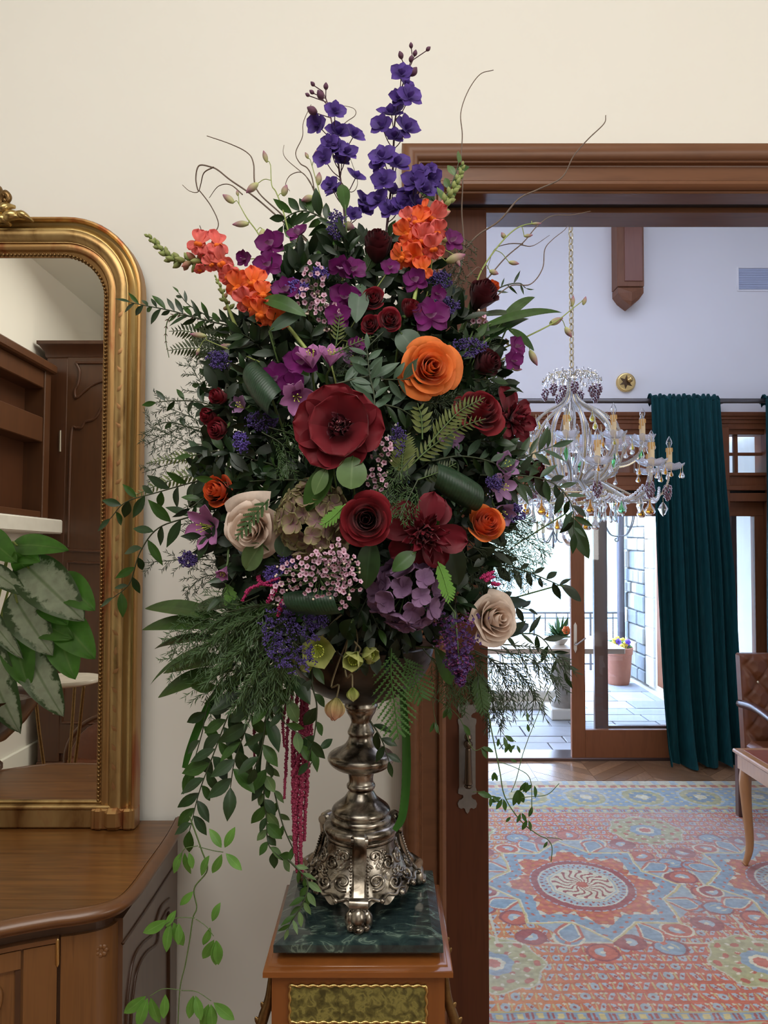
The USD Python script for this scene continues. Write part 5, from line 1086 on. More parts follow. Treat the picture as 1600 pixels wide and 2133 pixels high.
# ---- flowers
def stem_to(t, p, n, r=.003, m=None, ln=.12):
    p = np.asarray(p); q = p - n * ln * .5; e = q + (FO - q) * .55
    t.part('stem', tube(spline([p, q, e], 5), r, 6), m or m_stem)
def rose(px, py, dpx, face, m, label, open_=.6, N=26, dd=0., tall=.85, seed=0, outer=None, group=None, pointy=0., cat='rose'):
    r = random.Random(seed * 7 + int(px)); p = P3(px, py, dd); R_ = dpx / 2 / F * p[1]; Rf = frame(face, r.uniform(0, 6.28)); n = Rf[:, 2]
    t = Thing('rose', label, cat, tuple(p), group); H = 2 * R_ * tall; nu, nv = 10, 11
    U, V = np.meshgrid(np.linspace(0, 1, nu), np.linspace(-1, 1, nv), indexing='ij')
    for i in range(N):
        f = i / (N - 1); az = i * 2.399 + r.uniform(-.2, .2); ha = 1.75 - .82 * f ** .6
        rt = R_ * (.07 + .80 * f ** 1.05 * (.55 + .45 * open_) + .13 * f ** 3 * open_) * r.uniform(.94, 1.05); zt = H * (.50 - (.10 + .42 * open_) * f ** 2.0) + r.uniform(-.02, .02) * H
        belly = R_ * (.10 + .66 * f ** .8)
        w = np.sin(PI * (.16 + .52 * U)) ** .8 * (1 - .10 * U ** 6); u2 = U * (1 - (.05 + .19 * f * open_) * np.abs(V) ** 2.4) + pointy * U * (.16 * f * np.exp(-(V / .3) ** 2))
        rad = .04 * R_ + (belly - .04 * R_) * np.sin(np.minimum(U, 1) * PI / 2) ** .8 + (rt - belly) * U ** 2.2
        curl = (.03 + .20 * f ** 2 * max(open_, .62)) * R_ * (U ** 5) * (1 + (.9 * pointy - .45) * V ** 2); rad = rad + curl
        z = -H * .5 + (zt + H * .5) * u2 - 1.0 * curl * U ** 3 * (.6 + .5 * open_)
        z = z + .018 * H * np.sin(V * 5 + i) * U ** 2 * (.4 + f)
        th = az + V * ha * w; rad = rad + .05 * R_ * V * (1 if i % 2 else -1) * (.3 + .7 * (1 - f))
        v = np.stack([rad * np.cos(th), rad * np.sin(th), z], -1).reshape(-1, 3) @ Rf.T + p
        t.part('petal', (v, grid(nu, nv)), outer if (outer is not None and f > .8) else m, True, np.stack([U, (V + 1) / 2], -1).reshape(-1, 2))
    for k in range(5):
        lf = put(petal(R_ * 1.1, R_ * .4, .9, .2, .8, .8, nu=6, nv=3), Rf @ rz(k * 1.2566) @ rx(.9), p - n * H * .5); t.part('sepal', lf[:2], m_leaf3, True, lf[2])
    stem_to(t, p - n * H * .5, n, .0032, m_stem); return t
def peony(px, py, dpx, face, m, label, ragged=False, dd=0., seed=0, side=False):
    r = random.Random(seed + 5); p = P3(px, py, dd); R_ = dpx / 2 / F * p[1] * (1.0 if ragged else 1.06); Rf = frame(face, .3 + seed); n = Rf[:, 2]; t = Thing('peony', label, 'peony', tuple(p))
    if not ragged:
        for k in range(11):
            ring = 0 if k < 6 else 1; az = k * 2 * PI / (6 if ring == 0 else 5) + ring * .5 + r.uniform(-.2, .2)
            pt = petal(R_ * (1.15 if ring == 0 else .98) * r.uniform(.93, 1.08), R_ * (1.30 if ring == 0 else 1.25), -.15 + .1 * ring, .26, 1.5, .36, .035, 12, 11, k, base=.5)
            pt = put(pt, Rf @ rz(az) @ rx(.36 + .30 * ring), p - n * R_ * .22); t.part('petal', pt[:2], m, True, pt[2])
        cen = []; m_in = m_petaloid
        for k in range(60):
            az, el = k * 2.4, .45 + 1.0 * r.random(); pt = petal(R_ * r.uniform(.28, .46), R_ * r.uniform(.12, .24), r.uniform(-.2, 1.2), .7, 1.5, .5, .08, 7, 4, k, base=.3)
            pt = put(pt, Rf @ rz(az) @ rx(el), p + Rf @ np.array([math.cos(az), math.sin(az), 0]) * R_ * .08 * (k % 3) + n * R_ * .02); t.part('inner_petal', pt[:2], m_in, True, pt[2])
            if k % 3 == 0: cen.append(ball(pt[0][len(pt[0]) // 2 + 6], R_ * .018, 4))
        t.part('stamens', join(*cen), m_ptip)
    else:
        for k in range(8):
            az = k * 2 * PI / 8 + r.uniform(-.25, .25); pt = petal(R_ * r.uniform(1.0, 1.25), R_ * r.uniform(.62, .8), r.uniform(-.5, .5), .35, 1.5, .5, .05, 10, 7, k, base=.3)
            pt = put(pt, Rf @ rz(az) @ rx(r.uniform(-.15, .4)), p - n * R_ * .3); t.part('guard_petal', pt[:2], m, True, pt[2])
        for k in range(70):
            az, el = k * 2.4 + r.uniform(-.3, .3), .15 + 1.25 * (1 - k / 70.) ** .8; pt = petal(R_ * r.uniform(.5, .82), R_ * r.uniform(.14, .26), r.uniform(-.2, .9), .6, 1.8, .5, .06, 7, 4, k, base=.35)
            pt = put(pt, Rf @ rz(az) @ rx(el), p - n * R_ * .25); t.part('inner_petal', pt[:2], m, True, pt[2])
    for k in range(4):
        pt = put(petal(R_ * .7, R_ * .4, .8, .3, 1, .7, nu=6, nv=3), Rf @ rz(k * 1.57) @ rx(.4), p - n * R_ * .5); t.part('sepal', pt[:2], m_leaf3, True, pt[2])
    stem_to(t, p - n * R_ * .3, n, .004); return t
def hydrangea(px, py, dpx, m, label, nf=46, fl=.30, dd=0., seed=0, four=True):
    r = random.Random(seed); p = P3(px, py, dd); R_ = dpx / 2 / F * p[1]; n = outward(p) * .6 + CAMDIR(p) * .8; n /= np.linalg.norm(n); Rf = frame(n); t = Thing('hydrangea', label, 'hydrangea', tuple(p))
    for k in range(nf):
        c = 1 - 1.35 * (k + .5) / nf; s = math.sqrt(max(0, 1 - c * c)); a = k * 2.399; d = Rf @ np.array([s * math.cos(a), s * math.sin(a), c * .72]); d /= np.linalg.norm(d)
        q = p - n * R_ * .3 + d * R_ * r.uniform(.72, .98); d2 = d + NR.normal(0, .25, 3); Fl = frame(d2, r.uniform(0, 6)); sub = None; L = R_ * fl * r.uniform(.85, 1.15)
        ps = [put(petal(L, L * 1.08, r.uniform(-.5, .8), .3, 1.25, .42, .06, 8, 6, j + k, base=.2), Fl @ rz(j * PI / 2 + r.uniform(-.1, .1)) @ rx(.25), q) for j in range(4)]
        v, f, uv = joinuv([(a_, b_, c_) for a_, b_, c_ in ps]); fp_ = t.part('floret', (v, f), m, True, uv)
        t.part('floret_stalk', tube([p - n * R_ * .7, q], .0011, 4), m_stem, under=fp_)
    stem_to(t, p - n * R_ * .6, n, .004); return t
def orchid_floret(t, q, n, S, r, m, lip=m_plilac, name='floret', under=None):
    """Five tepals round a lip."""
    Rf = frame(n, r.uniform(-.35, .35)); ps = []
    for a, L, W in ((0, 1, .72), (1.15, 1.05, 1.1), (-1.15, 1.05, 1.1), (2.3, .95, .74), (-2.3, .95, .74)):
        ps.append(put(petal(S * L, S * W, r.uniform(-.3, .5), .25, 1.05, .6, .03, 6, 5, a, base=.25), Rf @ rz(a + r.uniform(-.1, .1)) @ rx(r.uniform(.1, .5)), q))
    v, f, uv = joinuv(ps); fp_ = t.part(name, (v, f), m, True, uv, under=under)
    if lip is not None:
        l = put(petal(S * .72, S * .62, 1.3, .6, 1.1, .5, .04, 6, 5, base=.4), Rf @ rz(PI) @ rx(.95), q + n * S * .05); t.part('lip', l[:2], lip, True, l[2], under=fp_ if under is None else under)
    return fp_
def bud(t, q, d, L, W, m, name='bud'):
    d = np.asarray(d, float); d /= np.linalg.norm(d); k = 9
    v, f = tube([q + d * L * s for s in np.linspace(0, 1, k)], [max(W * .06, W / 2 * math.sin(PI * min(1, .10 + s * .90)) ** .8) for s in np.linspace(0, 1, k)], 7)
    uv = np.zeros((len(v), 2)); uv[:, 0] = np.clip((v - q) @ d / L, 0, 1); uv[:, 1] = .5; return t.part(name, (v, f), m, True, uv)
def pxpath(pts, d0, d1=None, n=7, dd=None):
    """Smooth curve through photo pixels whose distance runs from d0 to d1."""
    pts = np.asarray(pts, float); L = np.r_[0, np.cumsum(np.hypot(*np.diff(pts, axis=0).T))]; d1 = d0 if d1 is None else d1
    return spline([at(x, y, d0 + (d1 - d0) * l / L[-1]) for (x, y), l in zip(pts, L)], n)
def along(p, s):
    L = np.r_[0, np.cumsum(np.linalg.norm(np.diff(p, axis=0), axis=1))]; x = s * L[-1]
    i = min(np.searchsorted(L, x, 'right') - 1, len(p) - 2); f = (x - L[i]) / max(L[i + 1] - L[i], 1e-9); T = p[i + 1] - p[i]; return p[i] + T * f, T / np.linalg.norm(T)
def spray(pts, d0, d1, n, lpx, wr, m, label=None, ang=.85, name='leaf_sprig', group=None, bend=-.4, seed=0, start=.12, stem=None, sr=.0016, cat='leafy stem', tip=True, var=.25, pairs=False, droop=0., fold=.18, size=(1., .75)):
    r = random.Random(seed * 31 + int(pts[0][0]) + int(pts[-1][1])); p = pxpath(pts, d0, d1); t = Thing(name, label, cat, tuple(p[0]), group)
    t.part('stem', tube(p, np.linspace(sr * 1.3, sr * .6, len(p)), 5), stem or m_stemd)
    k2 = lpx / F
    for k in range(n):
        s = start + (1 - start) * (k // 2 * 2 / max(1, n - 1) if pairs else k / max(1, n - 1)); q, T = along(p, min(.999, s)); sc = (size[0] + (size[1] - size[0]) * s) * r.uniform(1 - var, 1 + var) * k2 * q[1]
        cd = CAMDIR(q); sd = np.cross(T, cd); sd /= np.linalg.norm(sd) + 1e-9; sg = 1 if k % 2 else -1
        a = ang * r.uniform(.75, 1.25)
        if tip and k == n - 1: a = .1
        dv = T * math.cos(a) + sd * sg * math.sin(a) + cd * r.uniform(-.45, .45) + np.array([0, 0, -droop]); nn = cd + sd * r.uniform(-.8, .8) + np.array([0, 0, r.uniform(-.1, .7)])
        lf = leaf_at(q, dv, nn, sc, sc * wr * r.uniform(.85, 1.15), bend=bend * r.uniform(.2, 1.6), sh=.88, ex=1.08, fold=fold, nu=8, nv=5, twist=r.uniform(-.3, .3)); mm = m[k % len(m)] if isinstance(m, (list, tuple)) else m
        t.part('leaf', lf[:2], mm, True, lf[2])
    return t
def grevillea(pts, d0, d1, label, n=26, lpx=26, m=None, seed=0, w=.16, ang=.95):
    r = random.Random(seed); m = m or m_grev; p = pxpath(pts, d0, d1); t = Thing('grevillea_frond', label, 'serrated frond', tuple(p[0])); t.part('rib', tube(p, np.linspace(.0018, .0008, len(p)), 5), m_stem)
    for k in range(n):
        s = .18 + .8 * (k // 2) / (n / 2); q, T = along(p, min(.99, s)); cd = CAMDIR(q); sd = np.cross(T, cd); sd /= np.linalg.norm(sd); sg = 1 if k % 2 else -1; sc = lpx / F * q[1] * (math.sin(PI * (.25 + .68 * s))) * r.uniform(.85, 1.1)
        lf = leaf_at(q, T * math.cos(ang) + sd * sg * math.sin(ang) + cd * r.uniform(-.1, .3), cd + sd * sg * .3, sc, sc * w * 1.4, bend=-.3, sh=.7, ex=.9, nu=6, nv=3, fold=.2); t.part('leaflet', lf[:2], m, True, lf[2])
    return t
def needles(segs, L, r0, rg, spread=1.0):
    V, Fc, n = [], [], 0
    for a, b in segs:
        T = b - a; l = np.linalg.norm(T) + 1e-9; T = T / l; x = np.cross(T, [.3, .5, .8]); x /= np.linalg.norm(x); y = np.cross(T, x)
        ph = rg.uniform(0, 6.28); e = a + (T * .75 + (x * math.cos(ph) + y * math.sin(ph)) * spread) * L * rg.uniform(.7, 1.2); s = np.cross(e - a, EYE - a); s = s / (np.linalg.norm(s) + 1e-9) * r0
        m_ = (a + e) / 2; V += [a - s * .5, a + s * .5, m_ + s, e, m_ - s]; V[-1] = m_ - s; Fc += [[n, n + 1, n + 2], [n, n + 2, n + 4], [n + 4, n + 2, n + 3]]; n += 5
    return np.array(V), np.array(Fc)
def fern(paths, label, d0=None, blen=60, nb=12, need=9, m=None, seed=0, r0=.0007, spread=.8, nl=11, hang=.0, plane=True):
    """Asparagus fern: stems with side branches set with fine needles."""
    rg = random.Random(seed + 3); m = m or m_fern; t = None
    for pts in paths:
        a_, b_ = pts[0], pts[-1]; p = pxpath(pts, dep(*a_) + .05 if d0 is None else d0[0], dep(*b_) if d0 is None else d0[1])
        if t is None: t = Thing('asparagus_fern', label, 'fern', tuple(p[0]))
        st = t.part('frond', tube(p, np.linspace(.0014, .0006, len(p)), 4), m_stemd); segs, br = [], []
        for k in range(nb):
            s = .15 + .82 * k / nb; q, T = along(p, s); cd = CAMDIR(q); sd = np.cross(T, cd); sd /= np.linalg.norm(sd); sg = 1 if k % 2 else -1
            ln = blen / F * q[1] * (1 - .55 * s) * rg.uniform(.7, 1.2); d = T * .75 + sd * sg * .65 + cd * rg.uniform(-.4, .4) + np.array([0, 0, -hang]); d /= np.linalg.norm(d); bb_ = spline([q, q + d * ln * .55, q + d * ln + T * ln * .15 + np.array([0, 0, -.12 * ln])], 5); br.append(tube(bb_, .0005, 3, False))
            for j in range(need):
                a, _ = along(bb_, (j + .5) / need); b, _ = along(bb_, min(1, (j + 1) / need)); segs += [(a, b)] * 2
        for k in range(need * 2):
            a, T = along(p, .3 + .69 * k / (need * 2)); segs += [(a, a + T * .01)] * 2
        v, f = join(*br, needles(segs, nl / F * p[0][1], r0, rg, spread)); t.part('needles', (v, f), m, True, under=st, kind='stuff')
    return t
def cedar(pts, d0, d1, label, w=34, n=16, m=None, seed=0):
    rg = random.Random(seed); m = m or m_fernl; p = pxpath(pts, d0, d1); t = Thing('cedar_frond', label, 'cedar sprig', tuple(p[0])); t.part('rib', tube(p, np.linspace(.0016, .0008, len(p)), 5), m)
    for k in range(n):
        s = .06 + .92 * k / n; q, T = along(p, s); cd = CAMDIR(q); sd = np.cross(T, cd); sd /= np.linalg.norm(sd); sg = 1 if k % 2 else -1; L = w / F * q[1] * math.sin(PI * (.22 + .72 * s)) * rg.uniform(.85, 1.15)
        d = T * .8 + sd * sg * .7; d /= np.linalg.norm(d); segs, bl = [], []
        for j in range(7):
            b0 = q + d * L * j / 7; 
            for g in (1, -1):
                e = d * .8 + (T * .55 + sd * -sg * .25) * g; l2 = leaf_at(b0, e, cd, min(L * .3, 7.5 / F * q[1]) * (1 - j / 12), 3.0 / F * q[1], nu=4, nv=3, ex=.6); bl.append(l2[:2])
        bl.append(leaf_at(q, d, cd, L * 1.05, 3.0 / F * q[1], nu=5, nv=3, ex=.5, base=.6)[:2]); t.part('leaflet', join(*bl), m)
    return t
def broad(base, tip, wpx, m, label, dd=0., dt=0., bend=-.5, fold=.15, name='broad_leaf', cat='leaf', nrm=None, group=None, ex=.8, sh=.95, ruff=0., k=1.):
    a, b = P3(*base, dd, k), P3(*tip, dd + dt, k); L = np.linalg.norm(b - a); t = Thing(name, label, cat, tuple(a), group); nn = CAMDIR(a) + np.array([0, 0, .5]) if nrm is None else np.asarray(nrm, float)
    y = (b - a) / L; z = nn - y * (nn @ y); z /= np.linalg.norm(z); d = y * math.cos(bend / 2) - z * math.sin(bend / 2)
    lf = leaf_at(a, d, z * math.cos(bend / 2) + y * math.sin(bend / 2), L * 1.03, wpx / F * a[1], bend=bend, fold=fold, ex=ex, sh=sh, nu=14, nv=9, ruff=ruff); t.part('blade', lf[:2], m, True, lf[2])
    e = a + (FO - a) * .25; t.part('stalk', tube([e, a, a + d * L * .15], .0018, 5), m_stem); return t
def twig(paths, d0, d1, label, r=.0022, m=None, seed=0):
    t = None
    for k, pts in enumerate(paths):
        p = pxpath(pts, d0, d1)
        if t is None: t = Thing('willow_twig', label, 'twig', tuple(p[0]))
        rr = r if k == 0 else r * .7; t.part('branch', tube(p, np.linspace(rr, rr * .42, len(p)), 6), m or m_twig)
    return t
def statice(px, py, wpx, hpx, label, n=110, m=None, dd=-.01, seed=0, tilt=0., name='statice', blob=3.2):
    rg = random.Random(seed + int(px)); c = P3(px, py, dd); s = c[1] / F; t = Thing(name, label, 'statice', tuple(c)); n_ = outward(c); root = c - n_ * .10; B, V = [], []
    bv_, bf_ = ball((0, 0, 0), 1, 3)
    for k in range(n):
        a, q = rg.uniform(0, 6.283), math.sqrt(rg.random()); u = np.array([math.cos(a) * q * wpx / 2, 0, math.sin(a) * q * hpx / 2]) * s; u = np.array([u[0] * math.cos(tilt) - u[2] * math.sin(tilt), rg.uniform(-.3, .3) * min(wpx, hpx) * s * .6, u[0] * math.sin(tilt) + u[2] * math.cos(tilt)])
        e = c + u
        if k % 6 == 0: B.append(tube([root + (c - root) * .5, c + u * .4, e], .0006, 3))
        for j in range(5): V.append((bv_ * [blob * s * .5, blob * s * .5, blob * s * .9] @ frame(NR.normal(0, 1, 3)).T + e + NR.normal(0, blob * s * .85, 3), bf_))
    t.part('stalks', join(*B), m_stemd); t.part('blossoms', join(*V), m or m_stat, True, kind='stuff'); return t
def waxflower(clusters, label, dd=-.02, seed=0, size=7.2):
    rg = random.Random(seed); c0 = P3(clusters[0][0], clusters[0][1], dd); t = Thing('waxflower', label, 'waxflower', tuple(c0))
    for (px, py, w, h, n) in clusters:
        c = P3(px, py, dd); s = c[1] / F; root = c + (FO - c) * .15 + np.array([0, .03, 0]); st = t.part('stem', tube([root, c], .0014, 5), m_stemd)
        pts = []
        for k in range(n * 12):
            a, q = rg.uniform(0, 6.283), math.sqrt(rg.random()); u = np.array([math.cos(a) * q * w / 2, math.sin(a) * q * h / 2])
            if all(np.hypot(*(u - o)) > size * 1.45 for o in pts): pts.append(u)
            if len(pts) >= n: break
        for u in pts:
            q = c + np.array([u[0] * s, rg.uniform(-.012, .012), -u[1] * s]); nn = CAMDIR(q) + np.array([u[0] / w * 1.6, 0, -u[1] / h * 1.6]) + NR.normal(0, .25, 3); Rf = frame(nn, rg.uniform(0, 6)); S = size * s * rg.uniform(.85, 1.1)
            v, f, uv = joinuv([put(petal(S * .98, S * .86, .3, .3, 1.3, .4, nu=5, nv=4, base=.2), Rf @ rz(j * 1.2566) @ rx(.2), q) for j in range(5)]); b = t.part('blossom', (v, f), m_wax, True, uv)
            cv, cf = lathe([(0, .0), (.22, .05), (.25, .14), (.18, .11), (0, .06)], 8); t.part('centre', moved((cv * S, cf), Rf, q), m_waxc, under=b); t.part('stalk', tube([root + (c - root) * rg.uniform(.4, .9), q - Rf[:, 2] * S * .1], .0006, 4), m_stem, under=b)
        for k in range(n // 4):
            a = rg.uniform(0, 6.283); q = c + np.array([math.cos(a) * w * .58 * s, rg.uniform(-.01, .01), -math.sin(a) * h * .58 * s]); t.part('bud', ball(q, 2.6 * s, 4), m_waxb); t.part('bud_stalk', tube([c + (q - c) * .3, q], .0005, 4), m_stem)
    return t
def lilac(px, py, wpx, hpx, label, tipdx=10, n=620):
    rg = random.Random(4); c = P3(px, py - hpx / 2, -.02); s = c[1] / F; t = Thing('lilac_panicle', label, 'lilac', tuple(c)); ps, bs = [], []
    for k in range(n):
        f = rg.random() ** .75; w = wpx / 2 * (1 - f) ** .62 * (.9 + .25 * math.sin(f * 20)); a = rg.uniform(0, 6.283); rr = rg.uniform(.45, 1.0)
        q = c + np.array([(math.cos(a) * w * rr + tipdx * f * 1.0) * s, -math.sin(a) * w * rr * s * .8, -f * hpx * s]); o = np.array([math.cos(a), -math.sin(a), -.25]); Rf = frame(o + NR.normal(0, .35, 3), rg.uniform(0, 6)); S = 4.8 * s
        if k % 3: ps += [put(petal(S, S * .8, .3, .4, 1.1, .5, nu=4, nv=3, base=.3), Rf @ rz(j * PI / 2) @ rx(.15), q) for j in range(4)]
        else: bs.append(moved(ball((0, 0, 0), 2.4 * s, 3, (1, 1, 1.7)), Rf, q)); bs.append(tube([q, q - o * .012], .0007, 4))
    v, f, uv = joinuv(ps); t.part('florets', (v, f), m_lil, True, uv, kind='stuff'); t.part('buds', join(*bs), m_lilb, kind='stuff'); t.part('stem', tube([c - outward(c) * .12 + np.array([0, 0, .03]), c, c + np.array([tipdx * s, 0, -hpx * s * .95])], .0018, 5), m_stem); return t
def tassel_strand(pts, d0, d1, wpx, rg, fuzz=.62):
    p = pxpath(pts, d0, d1, 8); L = np.linalg.norm(np.diff(p, axis=0), axis=1).sum(); n = max(20, int(L / .0042)); q = np.array([along(p, k / n)[0] for k in range(n)]); w = wpx / 2 / F * p[0][1]; V = []
    bv_, bf_ = ball((0, 0, 0), 1, 3)
    for k in range(n):
        sc = w * (.55 + .45 * math.sin(PI * min(1, .12 + .85 * k / n)))
        for j in range(4): a = rg.uniform(0, 6.28); V.append((bv_ * sc * rg.uniform(.35, .55) + q[k] + np.array([math.cos(a), math.sin(a), rg.uniform(-.4, .4)]) * sc * fuzz * rg.uniform(.6, 1.1), bf_))
    return join(tube(q, w * .5, 6), *V)
def hellebore(px, py, dpx, face, label, m, dd=-.03, open_=.5, path=None, seed=0):
    rg = random.Random(seed); p = P3(px, py, dd); R_ = dpx / 2 / F * p[1]; Rf = frame(face, seed); n = Rf[:, 2]; R_ *= 1.28; t = Thing('hellebore', label, 'hellebore', tuple(p))
    for k in range(5):
        pt = put(petal(R_ * 1.35, R_ * 1.25, .9 * (1 - open_) + .5, .35, 1.05, .55, .02, 9, 7, k, base=.25), Rf @ rz(k * 1.2566) @ rx(.35 + .6 * (1 - open_)), p - n * R_ * .6); t.part('petal', pt[:2], m, True, pt[2])
    if open_ > .3:
        st = []
        for k in range(22):
            a = k * 2.4; e = p - n * R_ * .5 + Rf @ (np.array([math.cos(a), math.sin(a), 1.7 + .3 * rg.random()]) * R_ * .30); st += [tube([p - n * R_ * .55, e], .0006, 4), ball(e, .0016, 3)]
        t.part('stamens', join(*st), m_stam)
    q = p - n * R_ * .6; pts = [q, q - n * .025] + ([at(x, y, q[1] + .03) for x, y in path] if path else []) + ([FO] if not path else []); t.part('stem', tube(spline(pts, 5), .0019, 6), flat('hellebore_stem', (.20, .16, .08), .5) if seed == 1 else UsdShade.Material.Get(stage, '/World/Looks/hellebore_stem')); return t
def alstro(px, py, dpx, face, label, m, dd=-.01, seed=0, cup=.9):
    rg = random.Random(seed); p = P3(px, py, dd); R_ = dpx / 2 / F * p[1]; Rf = frame(face, seed); n = Rf[:, 2]; t = Thing('alstroemeria', label, 'alstroemeria', tuple(p))
    for k in range(6):
        pt = put(petal(R_ * 1.7, R_ * (.95 if k % 2 else .7), .25 - .9 * cup * .5, .35, 1.6, .6, .03, 9, 5, k, base=.12), Rf @ rz(k * 1.0472) @ rx(1.15 * cup + .1), p - n * R_ * .9); t.part('petal', pt[:2], m, True, pt[2])
    for k in range(5): e = p + n * R_ * .35 + Rf @ (np.array([math.cos(k * 1.25), math.sin(k * 1.25), 0]) * R_ * .25); t.part('stamen', join(tube([p - n * R_ * .8, e], .0006, 4), ball(e, .0015, 3)), m_stam)
    stem_to(t, p - n * R_ * .9, n, .0024); return t
def snapdragon(pts, d0, d1, fl, nbud, label, seed=0, b0=.62, bl=17):
    """fl: (px, py, size, pink share); buds along the tip."""
    rg = random.Random(seed); p = pxpath(pts, d0, d1); t = Thing('snapdragon', label, 'snapdragon', tuple(p[0])); t.part('stem', tube(p, np.linspace(.0042, .0016, len(p)), 7), m_stemy)
    P2 = [(along(p, s)[0]) for s in np.linspace(0, 1, 60)]
    for i, (px, py, S, pk) in enumerate(fl):
        cand = min(P2, key=lambda q: abs(q[1] - q[1]) + np.hypot(800 + q[0] / q[1] * F - px, 1111 - (q[2] - CAMZ) / q[1] * F - py)); q = at(px, py, cand[1] - .018); o = q - cand; o = o / (np.linalg.norm(o) + 1e-9); n = o * .75 + CAMDIR(q) * .8; s = S / 2 / F * q[1]; n = n + NR.normal(0, .3, 3); Rf = frame(n, rg.uniform(-.5, .5)); n = Rf[:, 2]; m = m_snapp if pk else m_snapo
        ps = []
        for a, L, W, el in ((.45, 1.25, 1.15, .55), (-.45, 1.25, 1.15, .55), (PI, 1.0, .9, .0), (PI - .95, 1.05, 1.0, .05), (PI + .95, 1.05, 1.0, .05)): ps.append(put(petal(s * L, s * W, rg.uniform(-1.3, -.2), .3, 1.5, .45, .15, 10, 8, i * 2 + a, base=.45), Rf @ rz(a) @ rx(el), q))
        v, f, uv = joinuv(ps); fp_ = t.part('floret', (v, f), m, True, uv)
        t.part('palate', join(ball(q + Rf @ np.array([s * .13, -s * .22, s * .16]), s * .24, 6, (1, 1, .8)), ball(q + Rf @ np.array([-s * .13, -s * .22, s * .16]), s * .24, 6, (1, 1, .8))), m_snapo, under=fp_); t.part('flower_tube', tube([cand, q - n * s * .3, q + n * s * .1], [s * .25, s * .45, s * .5], 8), m, under=fp_)
    for i in range(nbud):
        f = i / max(1, nbud - 1); q, T = along(p, b0 + (1 - b0) * f * .99); cd = CAMDIR(q); sd = np.cross(T, cd); sd /= np.linalg.norm(sd); a = i * 2.4; o = sd * math.cos(a) + np.cross(T, sd) * math.sin(a); S = bl * (1 - .55 * f) / F * q[1]
        b = bud(t, q + o * S * .15, o * (.75 - .45 * f) + T * (.5 + .4 * f), S * 1.25, S * .72, m_snapr if f < .35 and i % 2 else m_snapg)
        lf = leaf_at(q, o * .8 + T * .7 + NR.normal(0, .15, 3), T, S * 1.1, S * .38, nu=5, nv=3, bend=.5); t.part('bract', lf[:2], m_snapg, True, lf[2], under=b)
    return t
def strap(pts, d0, d1, wpx, m, label, roll=.6):
    p = pxpath(pts, d0, d1, 10); T = tangents(p); cd = np.array([CAMDIR(q) for q in p]); sd = np.cross(T, cd); sd /= np.linalg.norm(sd, axis=1, keepdims=True); w = wpx / 2 / F * p[:, 1] * np.minimum(1, np.sin(np.linspace(.12, 1, len(p)) * PI * .93) ** .35)
    v = np.stack([p + sd * (w * c)[:, None] * math.cos(roll * c) + cd * (abs(c) * .35 * w)[:, None] for c in (-1, -.5, 0, .5, 1)], 1); t = Thing('strap_leaf', label, 'leaf', tuple(p[0])); uv = np.stack(np.broadcast_arrays(np.linspace(0, 1, len(p))[:, None], np.linspace(0, 1, 5)[None]), -1).reshape(-1, 2); t.part('blade', (v.reshape(-1, 3), grid(len(p), 5)), m, True, uv); return t
def rolled_leaf(c, axis_px, rpx, turns, label, dd=-.05, flip=1):
    """A broad leaf folded back on itself into a loop; axis_px: ends of the roll's axis in the photo."""
    (xa, ya), (xb, yb) = axis_px; a, b = P3(xa, ya, dd), P3(xb, yb, dd); ax = b - a; L = np.linalg.norm(ax); ax /= L; cd = CAMDIR(a); u = cd - ax * (cd @ ax); u /= np.linalg.norm(u); w = np.cross(ax, u); r = rpx / F * a[1]; na, nl = 34, 60
    th = np.linspace(-2.2, 2.6, na); V = []
    for i, t_ in enumerate(th):
        rr = r * (.86 + .09 * t_); k = 1 - .30 * (abs(t_ - .2) / 2.6) ** 2
        for j in np.linspace(0, 1, nl): V.append(a + ax * L * (.5 + (j - .5) * k) + (u * math.cos(t_) + w * flip * math.sin(t_) * 1.0) * rr * (1 - .16 * (2 * j - 1) ** 2 + .10 * (j - .5)) + u * -.2 * r + ax * L * .07 * t_ + u * .00022 * math.sin(j * 110))
    t = Thing('rolled_leaf', label, 'folded leaf', tuple(a)); t.part('blade', (np.array(V), grid(na, nl)), m_aspid, True, np.stack(np.broadcast_arrays(np.linspace(0, 1, na)[:, None], np.linspace(0, 1, nl)[None]), -1).reshape(-1, 2))
    mid = (a + b) / 2 - u * r; t.part('stalk', tube([mid, mid + (FO - mid) * .3], .0025, 6), m_stem); return t
# ------------------------------------------------------------------ the flower arrangement
V = lambda x, z, y=-1.: np.array([x, y, z]) / math.sqrt(x * x + y * y + z * z)
flat('hellebore_stem', (.20, .16, .08), .5)
# dense leaves in the heart, which nobody could count
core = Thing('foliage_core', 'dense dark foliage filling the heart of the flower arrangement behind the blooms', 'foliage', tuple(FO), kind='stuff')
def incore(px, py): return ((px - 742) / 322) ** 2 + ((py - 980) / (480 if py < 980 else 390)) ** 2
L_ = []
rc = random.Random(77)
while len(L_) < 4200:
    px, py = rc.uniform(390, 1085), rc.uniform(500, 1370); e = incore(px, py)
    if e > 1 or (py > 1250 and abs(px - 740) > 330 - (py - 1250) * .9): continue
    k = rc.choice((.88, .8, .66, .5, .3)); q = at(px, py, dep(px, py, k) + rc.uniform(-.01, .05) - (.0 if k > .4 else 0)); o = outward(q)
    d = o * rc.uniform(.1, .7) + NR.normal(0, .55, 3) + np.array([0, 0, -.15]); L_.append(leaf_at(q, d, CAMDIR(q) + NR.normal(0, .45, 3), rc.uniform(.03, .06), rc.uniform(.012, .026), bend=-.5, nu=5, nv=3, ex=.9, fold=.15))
v, f, uv = joinuv(L_); core.part('leaves', (v, f), m_leaf2, True, uv, kind='stuff')
